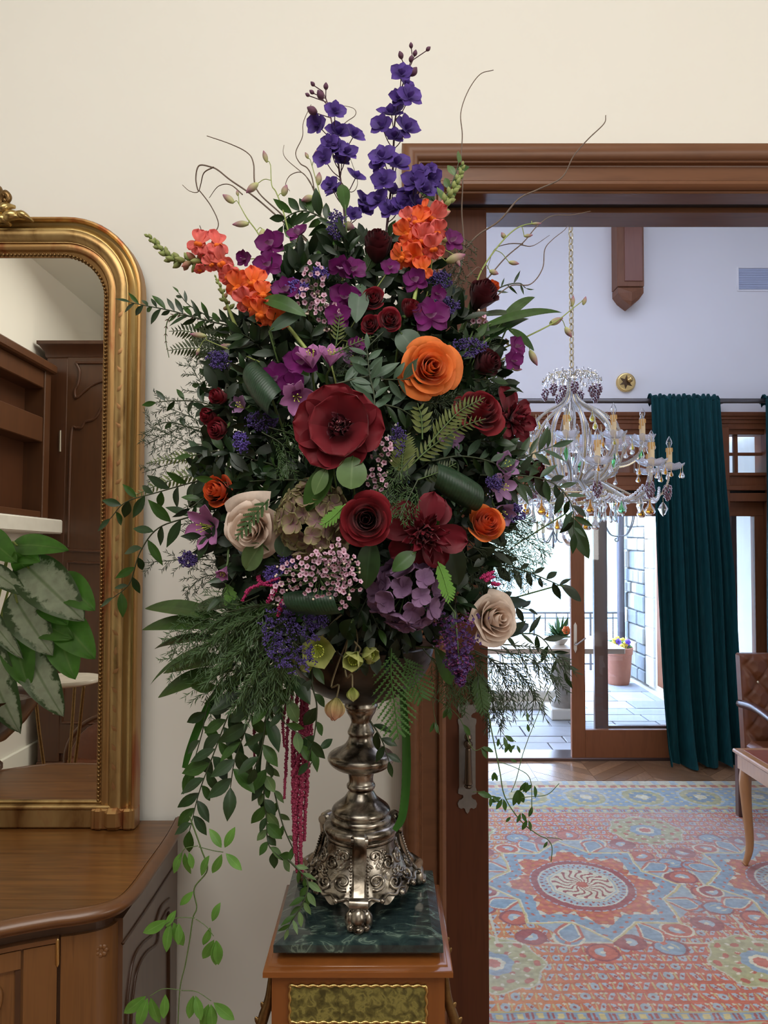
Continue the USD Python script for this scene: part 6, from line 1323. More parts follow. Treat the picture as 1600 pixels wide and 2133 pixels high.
core.part('moss_mound', moved(ball((0, 0, 0), 1, 14, (.19, .15, .26)), None, (UX - .01, UY + .10, uz(1120))), flat('moss', (.012, .022, .010), .9))

# roses
rose(787, 514, 82, V(.05, .9), m_dred, 'tall burgundy rose standing on its own stem below the violet orchid spike', .35, 24, 0, .95, 1)
rose(778, 622, 56, V(.0, .15), m_spray, 'small dark red spray rose, topmost of the tight cluster of four', .7, 22, -.01, .8, 2)
rose(772, 676, 50, V(-.15, .1), m_spray, 'small red spray rose at the bottom of the cluster of four', .7, 20, -.01, .8, 3)
rose(812, 666, 58, V(.15, .1), m_spray, 'small red spray rose in the middle of the cluster of four', .75, 22, -.025, .8, 4)
rose(855, 644, 54, V(.3, .5), m_spray, 'small red spray rose seen from the side beside a magenta orchid', .4, 20, -.01, .9, 5)
rose(1004, 616, 84, V(.45, .75), m_dred, 'burgundy rose tilted upward against the pale garden room wall', .4, 24, 0, .9, 6)
rose(1027, 597, 36, V(.8, .4), m_orange2, 'small orange rose peeping out behind the tilted burgundy rose', .5, 16, .05, .8, 7)
rose(1012, 757, 78, V(.7, .25), m_dred, 'dark red rose among violet statice above the serrated frond', .45, 24, 0, .85, 8)
rose(896, 766, 128, V(.22, -.05), m_orange, 'large open orange rose glowing in the upper middle of the arrangement', .95, 26, -.045, .62, 9)
rose(1000, 856, 112, V(.35, .45), m_red, 'big crimson rose behind the pale green serrated fronds', .8, 26, -.02, .72, 10)
rose(457, 826, 50, V(-.6, .1), m_spray, 'small red rose, upper one of three beside the mirror side foliage', .4, 18, 0, .95, 11)
rose(436, 866, 48, V(-.7, -.1), m_spray, 'small red rose on the outside of the three near the lacy fern', .45, 18, .01, .9, 12)
rose(456, 893, 60, V(-.45, -.2), m_spray, 'small red rose, lowest of three, just above a pointed green leaf', .5, 18, -.01, .85, 13)
rose(455, 1022, 82, V(-.5, .1), m_orange2, 'deep orange rose half hidden by green leaves above the lilac alstroemeria', .7, 22, .02, .75, 14)
rose(1010, 1092, 92, V(.3, .35), m_orange2, 'orange rose with yellow backs beside the ragged crimson peony', .65, 24, -.02, .8, 15, outer=m_orange)
rose(525, 1100, 122, V(-.2, -.28), m_cream, 'cream rose with pointed turned back petals near green hydrangea florets', .95, 24, -.03, .66, 16, pointy=1.0)
rose(1030, 1290, 108, V(.42, .12), m_cream, 'cream rose hanging beside the purple lilac', .9, 26, -.02, .75, 17, pointy=.5)
rose(764, 1082, 118, V(.0, .0), m_red, 'large crimson rose in the centre between hydrangea and ragged peony', .8, 26, -.06, .72, 18)
rose(1110, 984, 66, V(.85, .1), m_dred, 'dark red rose partly covered by leaves at the chandelier side', .4, 20, 0, .9, 19)
# peonies
peony(708, 892, 158, V(-.02, .10), m_peony, 'open dark red peony with a shadowed centre in the middle of the arrangement', False, -.055)
peony(886, 1112, 168, V(.1, -.1), m_peony2, 'ragged crimson peony with many narrow petals', True, -.05, 2)
peony(1072, 872, 120, V(.75, .0), m_peony2, 'crimson peony in profile drooping beside the chandelier', True, .0, 5)
# hydrangeas
hydrangea(650, 1085, 150, m_hyg, 'antique hydrangea head of green and mauve florets', 74, .33, -.02, 1)
hydrangea(852, 1236, 150, m_hyp, 'dusky purple hydrangea head under the ragged peony', 44, .38, -.02, 2)

# violet orchid spikes
def spike(pts, d0, d1, fl, buds, label, seed):
    rg = random.Random(seed); p = pxpath(pts, d0, d1); t = Thing('blue_orchid_spike', label, 'orchid', tuple(p[0])); t.part('stem', tube(p, np.linspace(.0032, .0012, len(p)), 6), m_vstem); P2 = [along(p, s)[0] for s in np.linspace(0, 1, 50)]
    for (px, py, S) in fl:
        q = at(px, py, d0 + rg.uniform(-.03, .015)); c = min(P2, key=lambda a: np.linalg.norm((a - q)[[0, 2]] + np.array([0, .03]))); o = q - c; n = CAMDIR(q) * rg.uniform(.4, 1) + o / (np.linalg.norm(o) + 1e-6) * .9 + np.array([0, 0, rg.uniform(-.3, .3)])
        fp_ = orchid_floret(t, q, n, S / 2 / F * q[1] * 1.12, rg, m_violet, m_violet); t.part('pedicel', tube(spline([c, (c + q) / 2 + np.array([0, 0, -.006]), q], 4), .0011, 5), m_vstem, under=fp_)
    for (px, py, S) in buds:
        q = at(px, py, d0); c = min(P2, key=lambda a: np.linalg.norm((a - q)[[0, 2]] + np.array([0, .012]))); b = bud(t, q, q - c + np.array([0, 0, .01]), S * 1.3 / F * d0, S / F * d0, m_vbud); t.part('bud_stalk', tube(spline([c, q], 3), .0011, 5), m_vstem, under=b)
    return t
spike([(795, 620), (806, 470), (818, 360), (822, 260), (838, 180), (860, 125)], 1.72, 1.74, [(836, 158, 50), (852, 205, 56), (816, 240, 60), (796, 265, 50), (846, 272, 62), (822, 288, 46), (798, 330, 58), (826, 345, 60), (800, 380, 56), (818, 405, 60), (790, 420, 52), (835, 430, 50), (855, 388, 46), (790, 345, 40), (812, 440, 52), (830, 208, 44), (845, 180, 40)],
      [(857, 101, 9), (888, 106, 9), (863, 117, 10), (837, 123, 12), (855, 130, 11), (856, 158, 16)], 'tallest violet orchid spike rising up to the wall above the casing', 1)
spike([(728, 600), (718, 450), (706, 350), (694, 270), (682, 215), (672, 190)], 1.72, 1.74, [(664, 262, 52), (698, 235, 46), (706, 282, 58), (736, 285, 52), (690, 315, 54), (722, 322, 50), (740, 372, 46), (700, 310, 46), (688, 300, 40), (676, 332, 46), (712, 340, 40), (700, 400, 44), (690, 388, 40), (756, 420, 46), (756, 440, 44), (735, 450, 40)],
      [(655, 179, 9), (679, 187, 11), (645, 200, 8), (654, 195, 9), (672, 207, 16), (660, 236, 18)], 'shorter violet orchid spike next to the tallest one', 2)
spike([(815, 560), (840, 470), (868, 410), (892, 372)], 1.70, 1.72, [(862, 382, 56), (896, 372, 50), (884, 400, 54), (852, 410, 50), (868, 430, 50), (838, 445, 46), (898, 352, 26), (875, 362, 40), (905, 395, 40), (852, 445, 44)], [(898, 358, 13)], 'short violet orchid cluster in front of the wooden casing corner', 3)

# magenta dendrobium orchids
def dendro(pts, d0, d1, fl, buds, label, seed, m=m_purple):
    rg = random.Random(seed); p = pxpath(pts, d0, d1); t = Thing('dendrobium_orchid', label, 'orchid', tuple(p[0])); t.part('stem', tube(p, np.linspace(.0022, .0010, len(p)), 6), m_stemy); P2 = [along(p, s)[0] for s in np.linspace(0, 1, 50)]
    for (px, py, S, tx, tz) in fl:
        q = at(px, py, min(d0, dep(px, py)) + rg.uniform(-.02, .0)); c = min(P2, key=lambda a: np.linalg.norm((a - q)[[0, 2]])); f_ = orchid_floret(t, q, V(tx, tz), S / 2 / F * q[1] * 1.15, rg, m); t.part('pedicel', tube(spline([c, (c + q) / 2 + np.array([0, .005, .004]), q], 4), .0011, 5), m_stemy, under=f_)
    for (px, py, dx, dy, L, W) in buds:
        q = at(px, py, d1); c = min(P2, key=lambda a: np.linalg.norm((a - q)[[0, 2]])); s = d1 / F; b = bud(t, q, np.array([dx, -.1, -dy]), L * s, W * s, m_bud); t.part('bud_stalk', tube(spline([c, (c + q) / 2 + np.array([0, 0, .006]), q], 4), .0009, 5), m_stemy, under=b)
    return t
dendro([(600, 640), (575, 560), (540, 490), (515, 455), (498, 425)], 1.66, 1.70, [(566, 512, 62, -.2, .1), (560, 555, 60, -.1, .0), (512, 540, 40, -.7, -.2), (598, 608, 60, -.1, .2)], [(487, 422, -1, -.7, 28, 15), (496, 408, -.2, -1, 12, 7), (518, 466, -1.2, .1, 34, 14), (548, 478, -.1, .8, 40, 17)], 'magenta orchid spray with buds leaning toward the coral snapdragon', 1)
dendro([(640, 640), (610, 520), (590, 440), (575, 400), (566, 385), (564, 345)], 1.68, 1.72, [(622, 490, 46, -.3, .6)], [(556, 338, -.3, -1, 25, 11), (537, 382, -.9, .8, 32, 16), (590, 408, .3, -.9, 24, 15)], 'fine orchid stem of pale pink buds before the plain wall', 2)
dendro([(690, 560), (680, 470), (665, 400), (650, 345)], 1.68, 1.70, [], [(642, 330, -.5, -1, 14, 8), (657, 335, .1, -1, 22, 11), (663, 385, .1, -1, 26, 14), (652, 410, -1, .4, 26, 15), (694, 470, -.1, .9, 42, 22), (716, 468, .9, .3, 24, 20)], 'orchid stem of greenish buds under the shorter violet spike', 3)
dendro([(700, 650), (712, 590), (722, 520)], 1.58, 1.60, [(708, 556, 50, .0, -.6), (735, 566, 56, .3, .2), (716, 622, 66, .1, -.1), (706, 660, 56, -.2, .0)], [(711, 548, .0, .5, 26, 16)], 'deep magenta orchid with pale hooded lip below the tall burgundy rose', 4)
dendro([(868, 700), (890, 610), (900, 540), (905, 470)], 1.52, 1.58, [(868, 588, 56, -.3, .2), (908, 612, 40, .5, -.3), (896, 662, 78, .1, .0), (940, 505, 52, .5, .3)], [(905, 470, .1, -1, 38, 17), (893, 545, .0, -1, 48, 20), (930, 545, 1, -.35, 42, 20), (920, 500, 1, -.1, 40, 18), (945, 530, .45, .9, 30, 13), (925, 605, -1, -.1, 26, 18)], 'magenta orchid spray with hooked pale buds beside the orange snapdragon', 5)
dendro([(560, 800), (600, 780), (625, 765)], 1.50, 1.52, [(575, 792, 72, -.2, .0), (628, 760, 72, .1, .2), (606, 800, 56, .1, -.3)], [], 'dark magenta orchid above the folded dark leaf', 6)
dendro([(1030, 760), (1060, 740), (1085, 725)], 1.66, 1.68, [(1074, 724, 46, .6, .1), (1066, 752, 46, .5, -.2)], [(1058, 718, -.3, -.8, 14, 9), (1066, 768, 1, .1, 22, 9)], 'dark maroon orchid in front of the pale wall near the chandelier chain', 7)
dendro([(620, 860), (560, 770), (520, 745), (470, 725), (430, 708)], 1.50, 1.62, [], [(430, 700, -1, -.1, 34, 12), (490, 724, -1, -.1, 32, 16), (476, 762, .1, 1, 26, 14), (415, 726, -.2, .6, 16, 8)], 'thin orchid stem with pink buds reaching toward the mirror', 8)
dendro([(985, 610), (1005, 560), (1040, 510), (1070, 480), (1095, 468), (1125, 465)], 1.70, 1.72, [], [(1052, 496, -.6, -.9, 14, 10), (1092, 492, 1, -.1, 18, 8), (1060, 546, 1, .2, 22, 10), (1020, 564, 1, .4, 20, 12), (1108, 466, 1, .0, 20, 6)], 'slender green orchid stem of small buds above the tilted burgundy rose', 9)
dendro([(1020, 740), (1090, 705), (1140, 680), (1165, 665), (1190, 645), (1212, 628)], 1.68, 1.72, [], [(1145, 675, .9, -.4, 30, 15), (1178, 682, .5, .9, 24, 13), (1104, 730, .4, .9, 36, 15), (1192, 638, .1, -1, 22, 9), (1215, 635, .3, -1, 18, 9)], 'orchid stem with drooping buds crossing the chandelier chain', 10)
dendro([(700, 800), (690, 740), (720, 700)], 1.48, 1.50, [(742, 722, 40, .3, .2), (812, 560, 40, .2, .1)], [], 'small dark magenta orchid above the lilac alstroemeria cups', 11)

# snapdragons
snapdragon([(640, 730), (585, 660), (530, 590), (470, 548), (410, 545), (360, 540), (310, 492)], 1.49, 1.64, [(416, 508, 52, 1), (452, 510, 52, 1), (462, 545, 56, 1), (440, 548, 36, 1), (497, 598, 60, 0), (528, 588, 56, 0), (512, 625, 50, 1), (545, 652, 58, 0), (580, 664, 50, 0), (548, 612, 46, 0), (526, 640, 44, 0), (560, 640, 40, 0), (478, 575, 46, 1), (416, 560, 26, 1)], 34, 'coral and orange snapdragon spike leaning out toward the mirror', 1, .66, 21)
snapdragon([(500, 700), (475, 640), (460, 600), (450, 578)], 1.62, 1.70, [], 16, 'green unopened snapdragon tip under the coral spike', 2, .45, 13)
snapdragon([(860, 640), (880, 540), (905, 470), (930, 420), (950, 385), (965, 345)], 1.50, 1.62, [(902, 450, 56, 1), (872, 462, 54, 0), (846, 486, 52, 0), (880, 498, 58, 1), (866, 535, 60, 0), (902, 515, 50, 1), (836, 535, 50, 0), (880, 562, 46, 0), (910, 480, 44, 1), (850, 455, 40, 1), (886, 438, 38, 0), (856, 510, 46, 0)], 34, 'orange snapdragon spike with green tip in front of the casing', 3, .55, 20)
# alstroemeria
alstro(648, 742, 64, V(-.1, 1.4), 'lilac pink alstroemeria cup standing upright above the folded dark leaf', m_alst, -.03, 1, .75)
alstro(690, 740, 60, V(.2, 1.3), 'lilac pink alstroemeria cup beside its upright twin', m_alst, -.02, 2, .75)
alstro(735, 752, 50, V(.4, .8), 'pale alstroemeria half hidden behind grey green leaves', m_alst2, .01, 3, .7)
alstro(618, 828, 66, V(.2, -.3), 'pink alstroemeria hanging under the dark magenta orchid', m_alst, -.02, 4, .65)
alstro(424, 1098, 74, V(-.5, -.1), 'bright lilac alstroemeria beneath the hidden orange rose', m_alst, 0, 5, .5)
alstro(466, 1192, 40, V(-.3, -.9), 'small closed pink alstroemeria in the fern by the cream rose', m_alst, 0, 6, .95)
alstro(1052, 970, 60, V(.6, .5), 'mauve alstroemeria near the dark red side rose', m_alst2, 0, 7, .7)
alstro(1048, 1014, 54, V(.6, -.2), 'mauve alstroemeria just under its twin at the chandelier side', m_alst2, -.01, 8, .5)
alstro(1044, 1068, 62, V(.5, -.6), 'drooping mauve alstroemeria above the orange rose', m_alst2, 0, 9, .8)
alstro(938, 912, 50, V(.2, .1), 'dim mauve alstroemeria behind the serrated fronds', m_alst2, .03, 10, .6)
alstro(500, 845, 44, V(-.4, .2), 'faded mauve alstroemeria near the three small red roses', m_alst2, .03, 11, .8)
# waxflower, lilac, statice, celosia, amaranth
waxflower([(662, 1195, 150, 92, 62), (700, 1172, 90, 60, 22), (728, 1215, 60, 40, 14)], 'big cluster of small pink waxflowers above the folded green leaf', -.07, 1)
waxflower([(706, 1252, 44, 50, 14)], 'small waxflower sprig over the open end of the folded green leaf', -.06, 2)
waxflower([(592, 1236, 54, 44, 13)], 'small waxflower sprig hanging at the side of the folded green leaf', -.05, 3)
waxflower([(795, 937, 46, 58, 19), (786, 1000, 44, 50, 17)], 'pink waxflowers between the open dark peony and a pale frond', -.03, 4)
waxflower([(655, 580, 52, 62, 20), (640, 625, 40, 50, 13), (682, 650, 56, 66, 22)], 'dusty pink waxflowers among the magenta orchids', -.01, 5)
waxflower([(700, 1150, 40, 60, 10)], 'loose waxflowers over the green hydrangea', -.08, 6)
waxflower([(1000, 665, 36, 30, 8)], 'few faint waxflowers below the tilted burgundy rose', 0, 7)
lilac(948, 1352, 128, 150, 'deep purple lilac panicle hanging next to the cream rose', 12)
statice(604, 1330, 110, 150, 'large violet statice hanging over the edge of the urn', 190, m_stat, -.05, 1, .5)
for a in ((600, 1160, 34, 44, 'violet statice tuft beside the waxflower cluster', m_stat2), (570, 1195, 40, 36, 'violet statice tuft above the magenta celosia', m_stat2), (545, 876, 70, 44, 'violet statice behind the folded dark leaf', m_stat), (503, 920, 30, 40, 'bright violet statice under the three small red roses', m_stat2), (829, 918, 32, 66, 'upright violet statice near the pale frond', m_stat),
          (915, 585, 50, 40, 'violet statice between orange snapdragon and tilted rose', m_stat), (928, 636, 66, 34, 'violet statice above the large orange rose', m_stat), (975, 724, 80, 34, 'violet statice stretched over the dark red rose', m_stat), (940, 752, 40, 40, 'violet statice touching the large orange rose', m_stat2), (392, 1166, 34, 28, 'grey violet statice at the end of a lacy fern stem', m_stat),
          (1030, 1006, 36, 30, 'violet statice between mauve alstroemerias', m_stat), (618, 598, 44, 34, 'violet statice beside the dusty waxflowers', m_stat2), (668, 568, 34, 24, 'bluish statice over the dusty waxflowers', m_stat2), (660, 1290, 50, 40, 'dark statice under the folded green leaf', m_stat), (700, 470, 36, 60, 'violet statice below the shorter violet spike', m_stat), (1070, 1068, 50, 40, 'dark statice against the bright doorway', m_stat), (455, 750, 50, 36, 'shadowy statice near the reaching orchid stem', m_stat)):
    statice(a[0], a[1], a[2], a[3], a[4], 60, a[5], -.01, 3, blob=3.0)
def celosia(px, py, strands, label):
    rg = random.Random(px); t = Thing('celosia', label, 'celosia', tuple(P3(px, py, -.02)))
    for s in strands: t.part('plume', tassel_strand([(px + a, py + b) for a, b in s], dep(px, py) - .03, dep(px, py) - .02, 11, rg, 1.0), m_cel)
    return t
celosia(545, 1215, [[(35, -10), (5, 0), (-25, 12), (-42, 40)], [(25, 5), (0, 0), (-8, -18)], [(30, 8), (22, 25), (12, 42)], [(48, 30), (38, 55), (34, 70)]], 'magenta celosia plumes at the edge of the waxflowers')
celosia(1018, 1196, [[(-14, 8), (0, 0), (10, -6)], [(-6, 14), (4, 6), (12, 6)], [(10, 18), (16, 22), (22, 20)]], 'small magenta celosia in the ferny greens above the cream rose')
def amaranth(strands, label, d):
    rg = random.Random(len(strands)); t = Thing('amaranth_tassel', label, 'amaranth', tuple(at(*strands[0][0][0], d)))
    for s, w in strands: t.part('strand', tassel_strand(s, d, d + rg.uniform(-.012, .012), w, rg), m_amar)
    return t
amaranth([([(630, 1440), (625, 1540), (618, 1640), (616, 1740), (620, 1822)], 15), ([(640, 1450), (634, 1560), (628, 1660), (626, 1760), (630, 1828)], 14), ([(622, 1430), (612, 1520), (612, 1600), (612, 1700), (614, 1780)], 13), ([(645, 1480), (642, 1580), (636, 1680), (634, 1755)], 13), ([(610, 1440), (600, 1510), (596, 1590), (592, 1668)], 10), ([(600, 1450), (590, 1500), (592, 1560)], 9), ([(632, 1500), (622, 1580), (606, 1620)], 11), ([(648, 1480), (650, 1520), (648, 1554)], 7), ([(640, 1420), (636, 1500), (640, 1600)], 12)], 'long crimson amaranth tassel trailing down to the marble slab', 1.585)
amaranth([([(560, 1380), (540, 1450), (530, 1520), (530, 1592)], 9)], 'thin crimson amaranth strand behind the trailing dark leaves', 1.62)
# hellebores
hellebore(661, 1356, 66, V(.15, -.1), 'open green hellebore facing out above the bowl of the urn', m_hell, -.02, .75, [(690, 1300), (712, 1280)], 1)
hellebore(736, 1374, 56, V(-.3, -.35), 'half open yellow green hellebore in front of the urn', m_hell, -.03, .45, [(735, 1330), (730, 1290)], 2)
hellebore(770, 1364, 50, V(.9, .0), 'green hellebore in profile behind the half open one', m_hell, .0, .35, [(745, 1330), (735, 1290)], 3)
hellebore(637, 1386, 40, V(-.6, -.8), 'pale hellebore bud beside the open green one', m_hell, .0, .1, [(660, 1340), (700, 1290)], 4)
hellebore(618, 1372, 30, V(-.9, -.2), 'small cream hellebore bud outside its neighbours', m_hell, .01, .1, [(650, 1335), (700, 1290)], 5)
hellebore(698, 1476, 58, V(-.2, -1.4, -.5), 'blush pink hellebore bell hanging in front of the urn stem', m_hellp, -.02, .15, [(690, 1430), (705, 1380), (725, 1330)], 6)
hellebore(735, 1446, 36, V(.1, -1.5, -.5), 'small green hellebore bell hanging over the urn stem', m_hell, -.02, .1, [(722, 1410), (718, 1370), (728, 1320)], 7)

# folded and single broad leaves
rolled_leaf(0, ((520, 770), (578, 838)), 34, 1, 'dark folded broad leaf curled into a loop under the magenta orchid', -.06)
rolled_leaf(0, ((905, 985), (1000, 1035)), 36, 1, 'dark folded broad leaf above the ragged peony', -.04)
rolled_leaf(0, ((596, 1252), (702, 1250)), 30, 1, 'green folded broad leaf curled under the waxflowers', -.055)
B = broad
B((735, 950), (731, 1018), 64, m_leafp, 'rounded pale green leaf right under the open dark peony', -.06, -.01, ex=.5, sh=1.2)
B((692, 962), (637, 1066), 50, m_leaf3, 'long green leaf slanting above the green hydrangea', -.05)
B((680, 975), (655, 1030), 34, m_leafp, 'small light leaf lying on the long slanting leaf', -.065)
B((774, 1120), (762, 1226), 50, m_leaf, 'dark leaf hanging below the large crimson rose', -.05)
B((545, 1132), (512, 1186), 48, m_leafp, 'serrated light green leaf under the cream rose with pointed petals', -.035, ex=.6, ruff=.02)
B((600, 1110), (588, 1160), 44, m_leafg, 'grey green leaf between cream rose and hydrangea', -.02, ex=.6)
B((930, 1120), (955, 1218), 54, m_leaf2, 'dark shadowed leaf beneath the orange rose with yellow backs', -.01)
B((866, 1150), (818, 1190), 38, m_leaf3, 'green leaf tucked under the ragged peony', -.06)
B((752, 590), (742, 672), 44, m_leafg, 'slate green leaf beside the cluster of four red roses', -.01)
B((832, 690), (868, 738), 56, m_leafg, 'grey green leaf under the cluster of four red roses', -.01, ex=.6)
B((830, 720), (885, 740), 60, m_leaf2, 'deep green leaf in shade above the large orange rose', .02, ex=.6)
B((545, 625), (640, 660), 36, m_leaf3, 'arched green leaf crossing the orange snapdragon florets', -.03, bend=-1.0)
B((560, 690), (640, 645), 30, m_leafg, 'grey green curved leaf below the snapdragon', -.02)
B((720, 440), (712, 385), 28, m_leaf3, 'upright leaf between the two violet spikes', .0)
B((905, 420), (873, 388), 24, m_leaf3, 'pointed leaf lying over the short violet cluster', -.01)
B((1120, 1120), (1190, 1160), 1, m_leaf, 'narrow leaf tip by the glass ball', 0) if False else None
for a, b, w, l, m in (((470, 1290), (305, 1268), 46, 'broad pointed leaf pointing at the mirror frame, highest of its fan', m_leaf3), ((470, 1306), (299, 1312), 46, 'broad pointed leaf, longest of the fan beside the mirror', m_leaf3), ((460, 1330), (324, 1352), 30, 'narrow blade of the leaf fan beside the mirror', m_leaf), ((452, 1335), (316, 1425), 18, 'grassy blade bent down from the leaf fan', m_leaf3),
                  ((480, 1376), (343, 1402), 50, 'broad leaf in the lower half of the fan over the plain wall', m_leaf3), ((470, 1400), (332, 1452), 54, 'lowest broad leaf of the fan over the plain wall', m_leaf3), ((440, 1408), (368, 1446), 30, 'dark leaf behind the lowest broad leaf', m_leaf2), ((500, 1260), (400, 1270), 40, 'shaded broad leaf at the root of the fan', m_leaf)):
    B(a, b, w, m, l, .0, .05, bend=-.35)
for a, b, w, l, m in (((985, 690), (1168, 652), 24, 'long strap leaf pointing at the chandelier chain', m_leaf3), ((1030, 690), (1113, 620), 26, 'raised strap leaf above the others near the chain', m_leaf3), ((990, 660), (1078, 658), 18, 'flat strap leaf under the tilted burgundy rose', m_leaf), ((1000, 700), (1052, 674), 34, 'wide dark leaf at the root of the strap leaves', m_leaf), ((1056, 684), (1112, 730), 24, 'strap leaf arching down over the pale wall', m_leaf3),
                  ((1000, 720), (1100, 665), 22, 'lower strap leaf of the fan near the chain', m_leaf), ((1020, 1270), (1100, 1255), 34, 'silhouetted leaf above the cream rose by the doorway', m_leaf2), ((1050, 1330), (1100, 1300), 30, 'dark leaf behind the hanging cream rose', m_leaf2), ((1178, 1070), (1226, 1162), 34, 'large dark leaf hanging in front of the chandelier ball', m_leaf),
                  ((1168, 1218), (1210, 1252), 22, 'curled dark leaf in front of the door stile', m_leaf2), ((905, 1350), (940, 1425), 40, 'green leaf hanging behind the lilac', m_leaf3), ((1020, 1440), (1048, 1465), 16, 'small dark leaf against the bright terrace', m_leaf2), ((850, 1310), (880, 1330), 40, 'dark leaf over the rim of the urn', m_leaf2), ((735, 1290), (720, 1330), 44, 'rounded dark leaf above the hellebores', m_leaf)):
    B(a, b, w, m, l, .0, .02, bend=-.45)
# leafy stems
MIX = [m_leaf, m_leaf, m_leaf3]
spray([(540, 690), (430, 668), (360, 648), (300, 636), (272, 630)], 1.70, 1.80, 26, 46, .28, MIX, 'slender leaf spray reaching over the mirror corner below the snapdragon', seed=1, ang=.7)
spray([(520, 640), (470, 670), (400, 640), (372, 610)], 1.70, 1.78, 12, 40, .26, MIX, 'short dark leaf spray with upright tips near the mirror', seed=2, ang=.5)
spray([(520, 980), (420, 1000), (330, 1025), (262, 1046), (230, 1080)], 1.58, 1.72, 16, 62, .34, MIX, 'leafy stem crossing the mirror frame beside the deep orange rose', seed=3)
spray([(500, 1040), (400, 1075), (330, 1100), (292, 1150), (270, 1215), (236, 1245)], 1.60, 1.74, 16, 62, .34, MIX, 'drooping leafy tendril ending over the gilt frame', seed=4)
spray([(500, 870), (420, 838), (360, 835), (325, 838)], 1.66, 1.74, 9, 44, .34, MIX, 'short leafy stem among the lacy fern by the three small roses', seed=5)
spray([(480, 800), (440, 790), (415, 800)], 1.66, 1.70, 6, 50, .36, MIX, 'three dark leaves above the upper small red rose', seed=6)
spray([(420, 900), (360, 880), (330, 884)], 1.72, 1.78, 4, 30, .45, MIX, 'tiny leaf stem in the lacy fern near the mirror', seed=7)
spray([(640, 990), (540, 960), (460, 940), (400, 950)], 1.44, 1.60, 20, 62, .33, [m_leaf, m_leaf3, m_leafg], 'leafy stem lying across the front under the violet statice', seed=8)
spray([(640, 1000), (560, 1000), (490, 1010), (440, 1040)], 1.42, 1.58, 16, 60, .34, [m_leaf, m_leaf3, m_leafg], 'leafy stem partly covering the deep orange rose', seed=9)
spray([(700, 800), (760, 785), (800, 790), (850, 790)], 1.40, 1.42, 14, 60, .32, [m_leafg], 'grey green sprig crossing below the large orange rose', seed=10)
spray([(775, 880), (780, 830), (770, 780), (765, 730)], 1.39, 1.41, 14, 62, .32, [m_leafg], 'grey green upright sprig in the centre above the peony', seed=11)
spray([(780, 840), (830, 850), (870, 875)], 1.42, 1.46, 8, 58, .32, [m_leafg, m_leaf], 'grey green sprig hanging toward the serrated fronds', seed=12)
spray([(700, 470), (640, 440), (600, 450), (590, 470)], 1.68, 1.72, 16, 52, .38, MIX, 'leafy sprig beneath the fine orchid buds', seed=13)
spray([(660, 620), (690, 540), (700, 500), (690, 460)], 1.64, 1.68, 14, 50, .34, MIX, 'dark leafy stem between orchid buds and the tall burgundy rose', seed=14)
spray([(920, 430), (938, 390), (950, 360), (955, 340)], 1.66, 1.70, 7, 42, .52, [m_leafp, m_leaf3], 'fresh green leaf tip rising beside the snapdragon top', seed=15)
spray([(720, 600), (640, 530), (610, 500)], 1.62, 1.66, 12, 50, .34, MIX, 'dark sprig behind the magenta orchid spray', seed=16)
spray([(1000, 990), (1080, 990), (1150, 1005), (1190, 1050), (1196, 1110)], 1.52, 1.60, 22, 62, .30, [m_leaf, m_leaf2, m_leafg], 'long leafy stem drooping before the chandelier drops', seed=17)
spray([(980, 960), (1050, 960), (1110, 945), (1150, 930)], 1.52, 1.58, 16, 60, .28, [m_leaf, m_leafg], 'leafy stem pointing at the chandelier candles', seed=18)
spray([(900, 960), (960, 950), (1030, 965), (1090, 1010)], 1.46, 1.54, 16, 58, .32, [m_leafg, m_leaf], 'soft leafy stem over the upper folded leaf', seed=19)
spray([(1000, 1170), (1080, 1185), (1140, 1208), (1178, 1225)], 1.60, 1.70, 12, 50, .34, [m_leaf2], 'dark curled leaf stem against the bright doorway', seed=20)
spray([(1010, 1330), (1080, 1320), (1130, 1330), (1175, 1400)], 1.60, 1.66, 12, 50, .26, [m_leaf2, m_leaf], 'dark arching stem beyond the hanging cream rose', seed=21)
spray([(1000, 1240), (1060, 1260), (1100, 1270)], 1.60, 1.66, 8, 48, .36, [m_leaf2], 'silhouetted leaf stem beside the top of the hanging cream rose', seed=22)
spray([(990, 640), (1040, 600), (1080, 590), (1095, 600)], 1.72, 1.78, 9, 36, .18, [m_leaf], 'wispy leaf tuft next to the tilted burgundy rose', seed=23, bend=.8)
spray([(585, 1290), (530, 1390), (480, 1480), (445, 1570), (415, 1650), (395, 1730)], 1.56, 1.58, 27, 74, .40, MIX, 'long dark leafy trail hanging beside the console table', seed=24, ang=1.0, droop=.35)
spray([(610, 1310), (560, 1400), (520, 1500), (490, 1580), (480, 1640)], 1.56, 1.56, 17, 74, .42, MIX, 'dark leafy trail hanging next to the thin amaranth strand', seed=25, ang=1.0, droop=.35)
spray([(570, 1270), (500, 1370), (440, 1450), (420, 1530), (400, 1600)], 1.60, 1.62, 12, 70, .40, MIX, 'dark leafy trail around the green strap leaf', seed=26, ang=1.0, droop=.3)
spray([(625, 1320), (590, 1400), (560, 1470), (545, 1560), (530, 1600)], 1.54, 1.54, 11, 74, .40, MIX, 'leafy trail in front of the thin amaranth strand', seed=27, ang=1.0, droop=.3)
spray([(640, 1330), (610, 1400), (600, 1450), (590, 1500), (640, 1540)], 1.52, 1.54, 9, 64, .50, [m_leaf3, m_leafp, m_leaf], 'ivy leaves covering the top of the crimson tassel', seed=28, ang=1.0, droop=.5)
spray([(655, 1350), (650, 1420), (660, 1470), (655, 1530), (640, 1600), (665, 1560)], 1.53, 1.55, 10, 56, .42, [m_leaf3, m_leaf], 'leafy stem at the urn side of the crimson tassel', seed=29, droop=.4)
spray([(560, 1560), (550, 1650), (555, 1700), (560, 1760), (590, 1790)], 1.58, 1.60, 18, 46, .50, [m_leaf, m_leaf3, m_leafp], 'ivy trail beside the crimson tassel', seed=30, droop=.4)
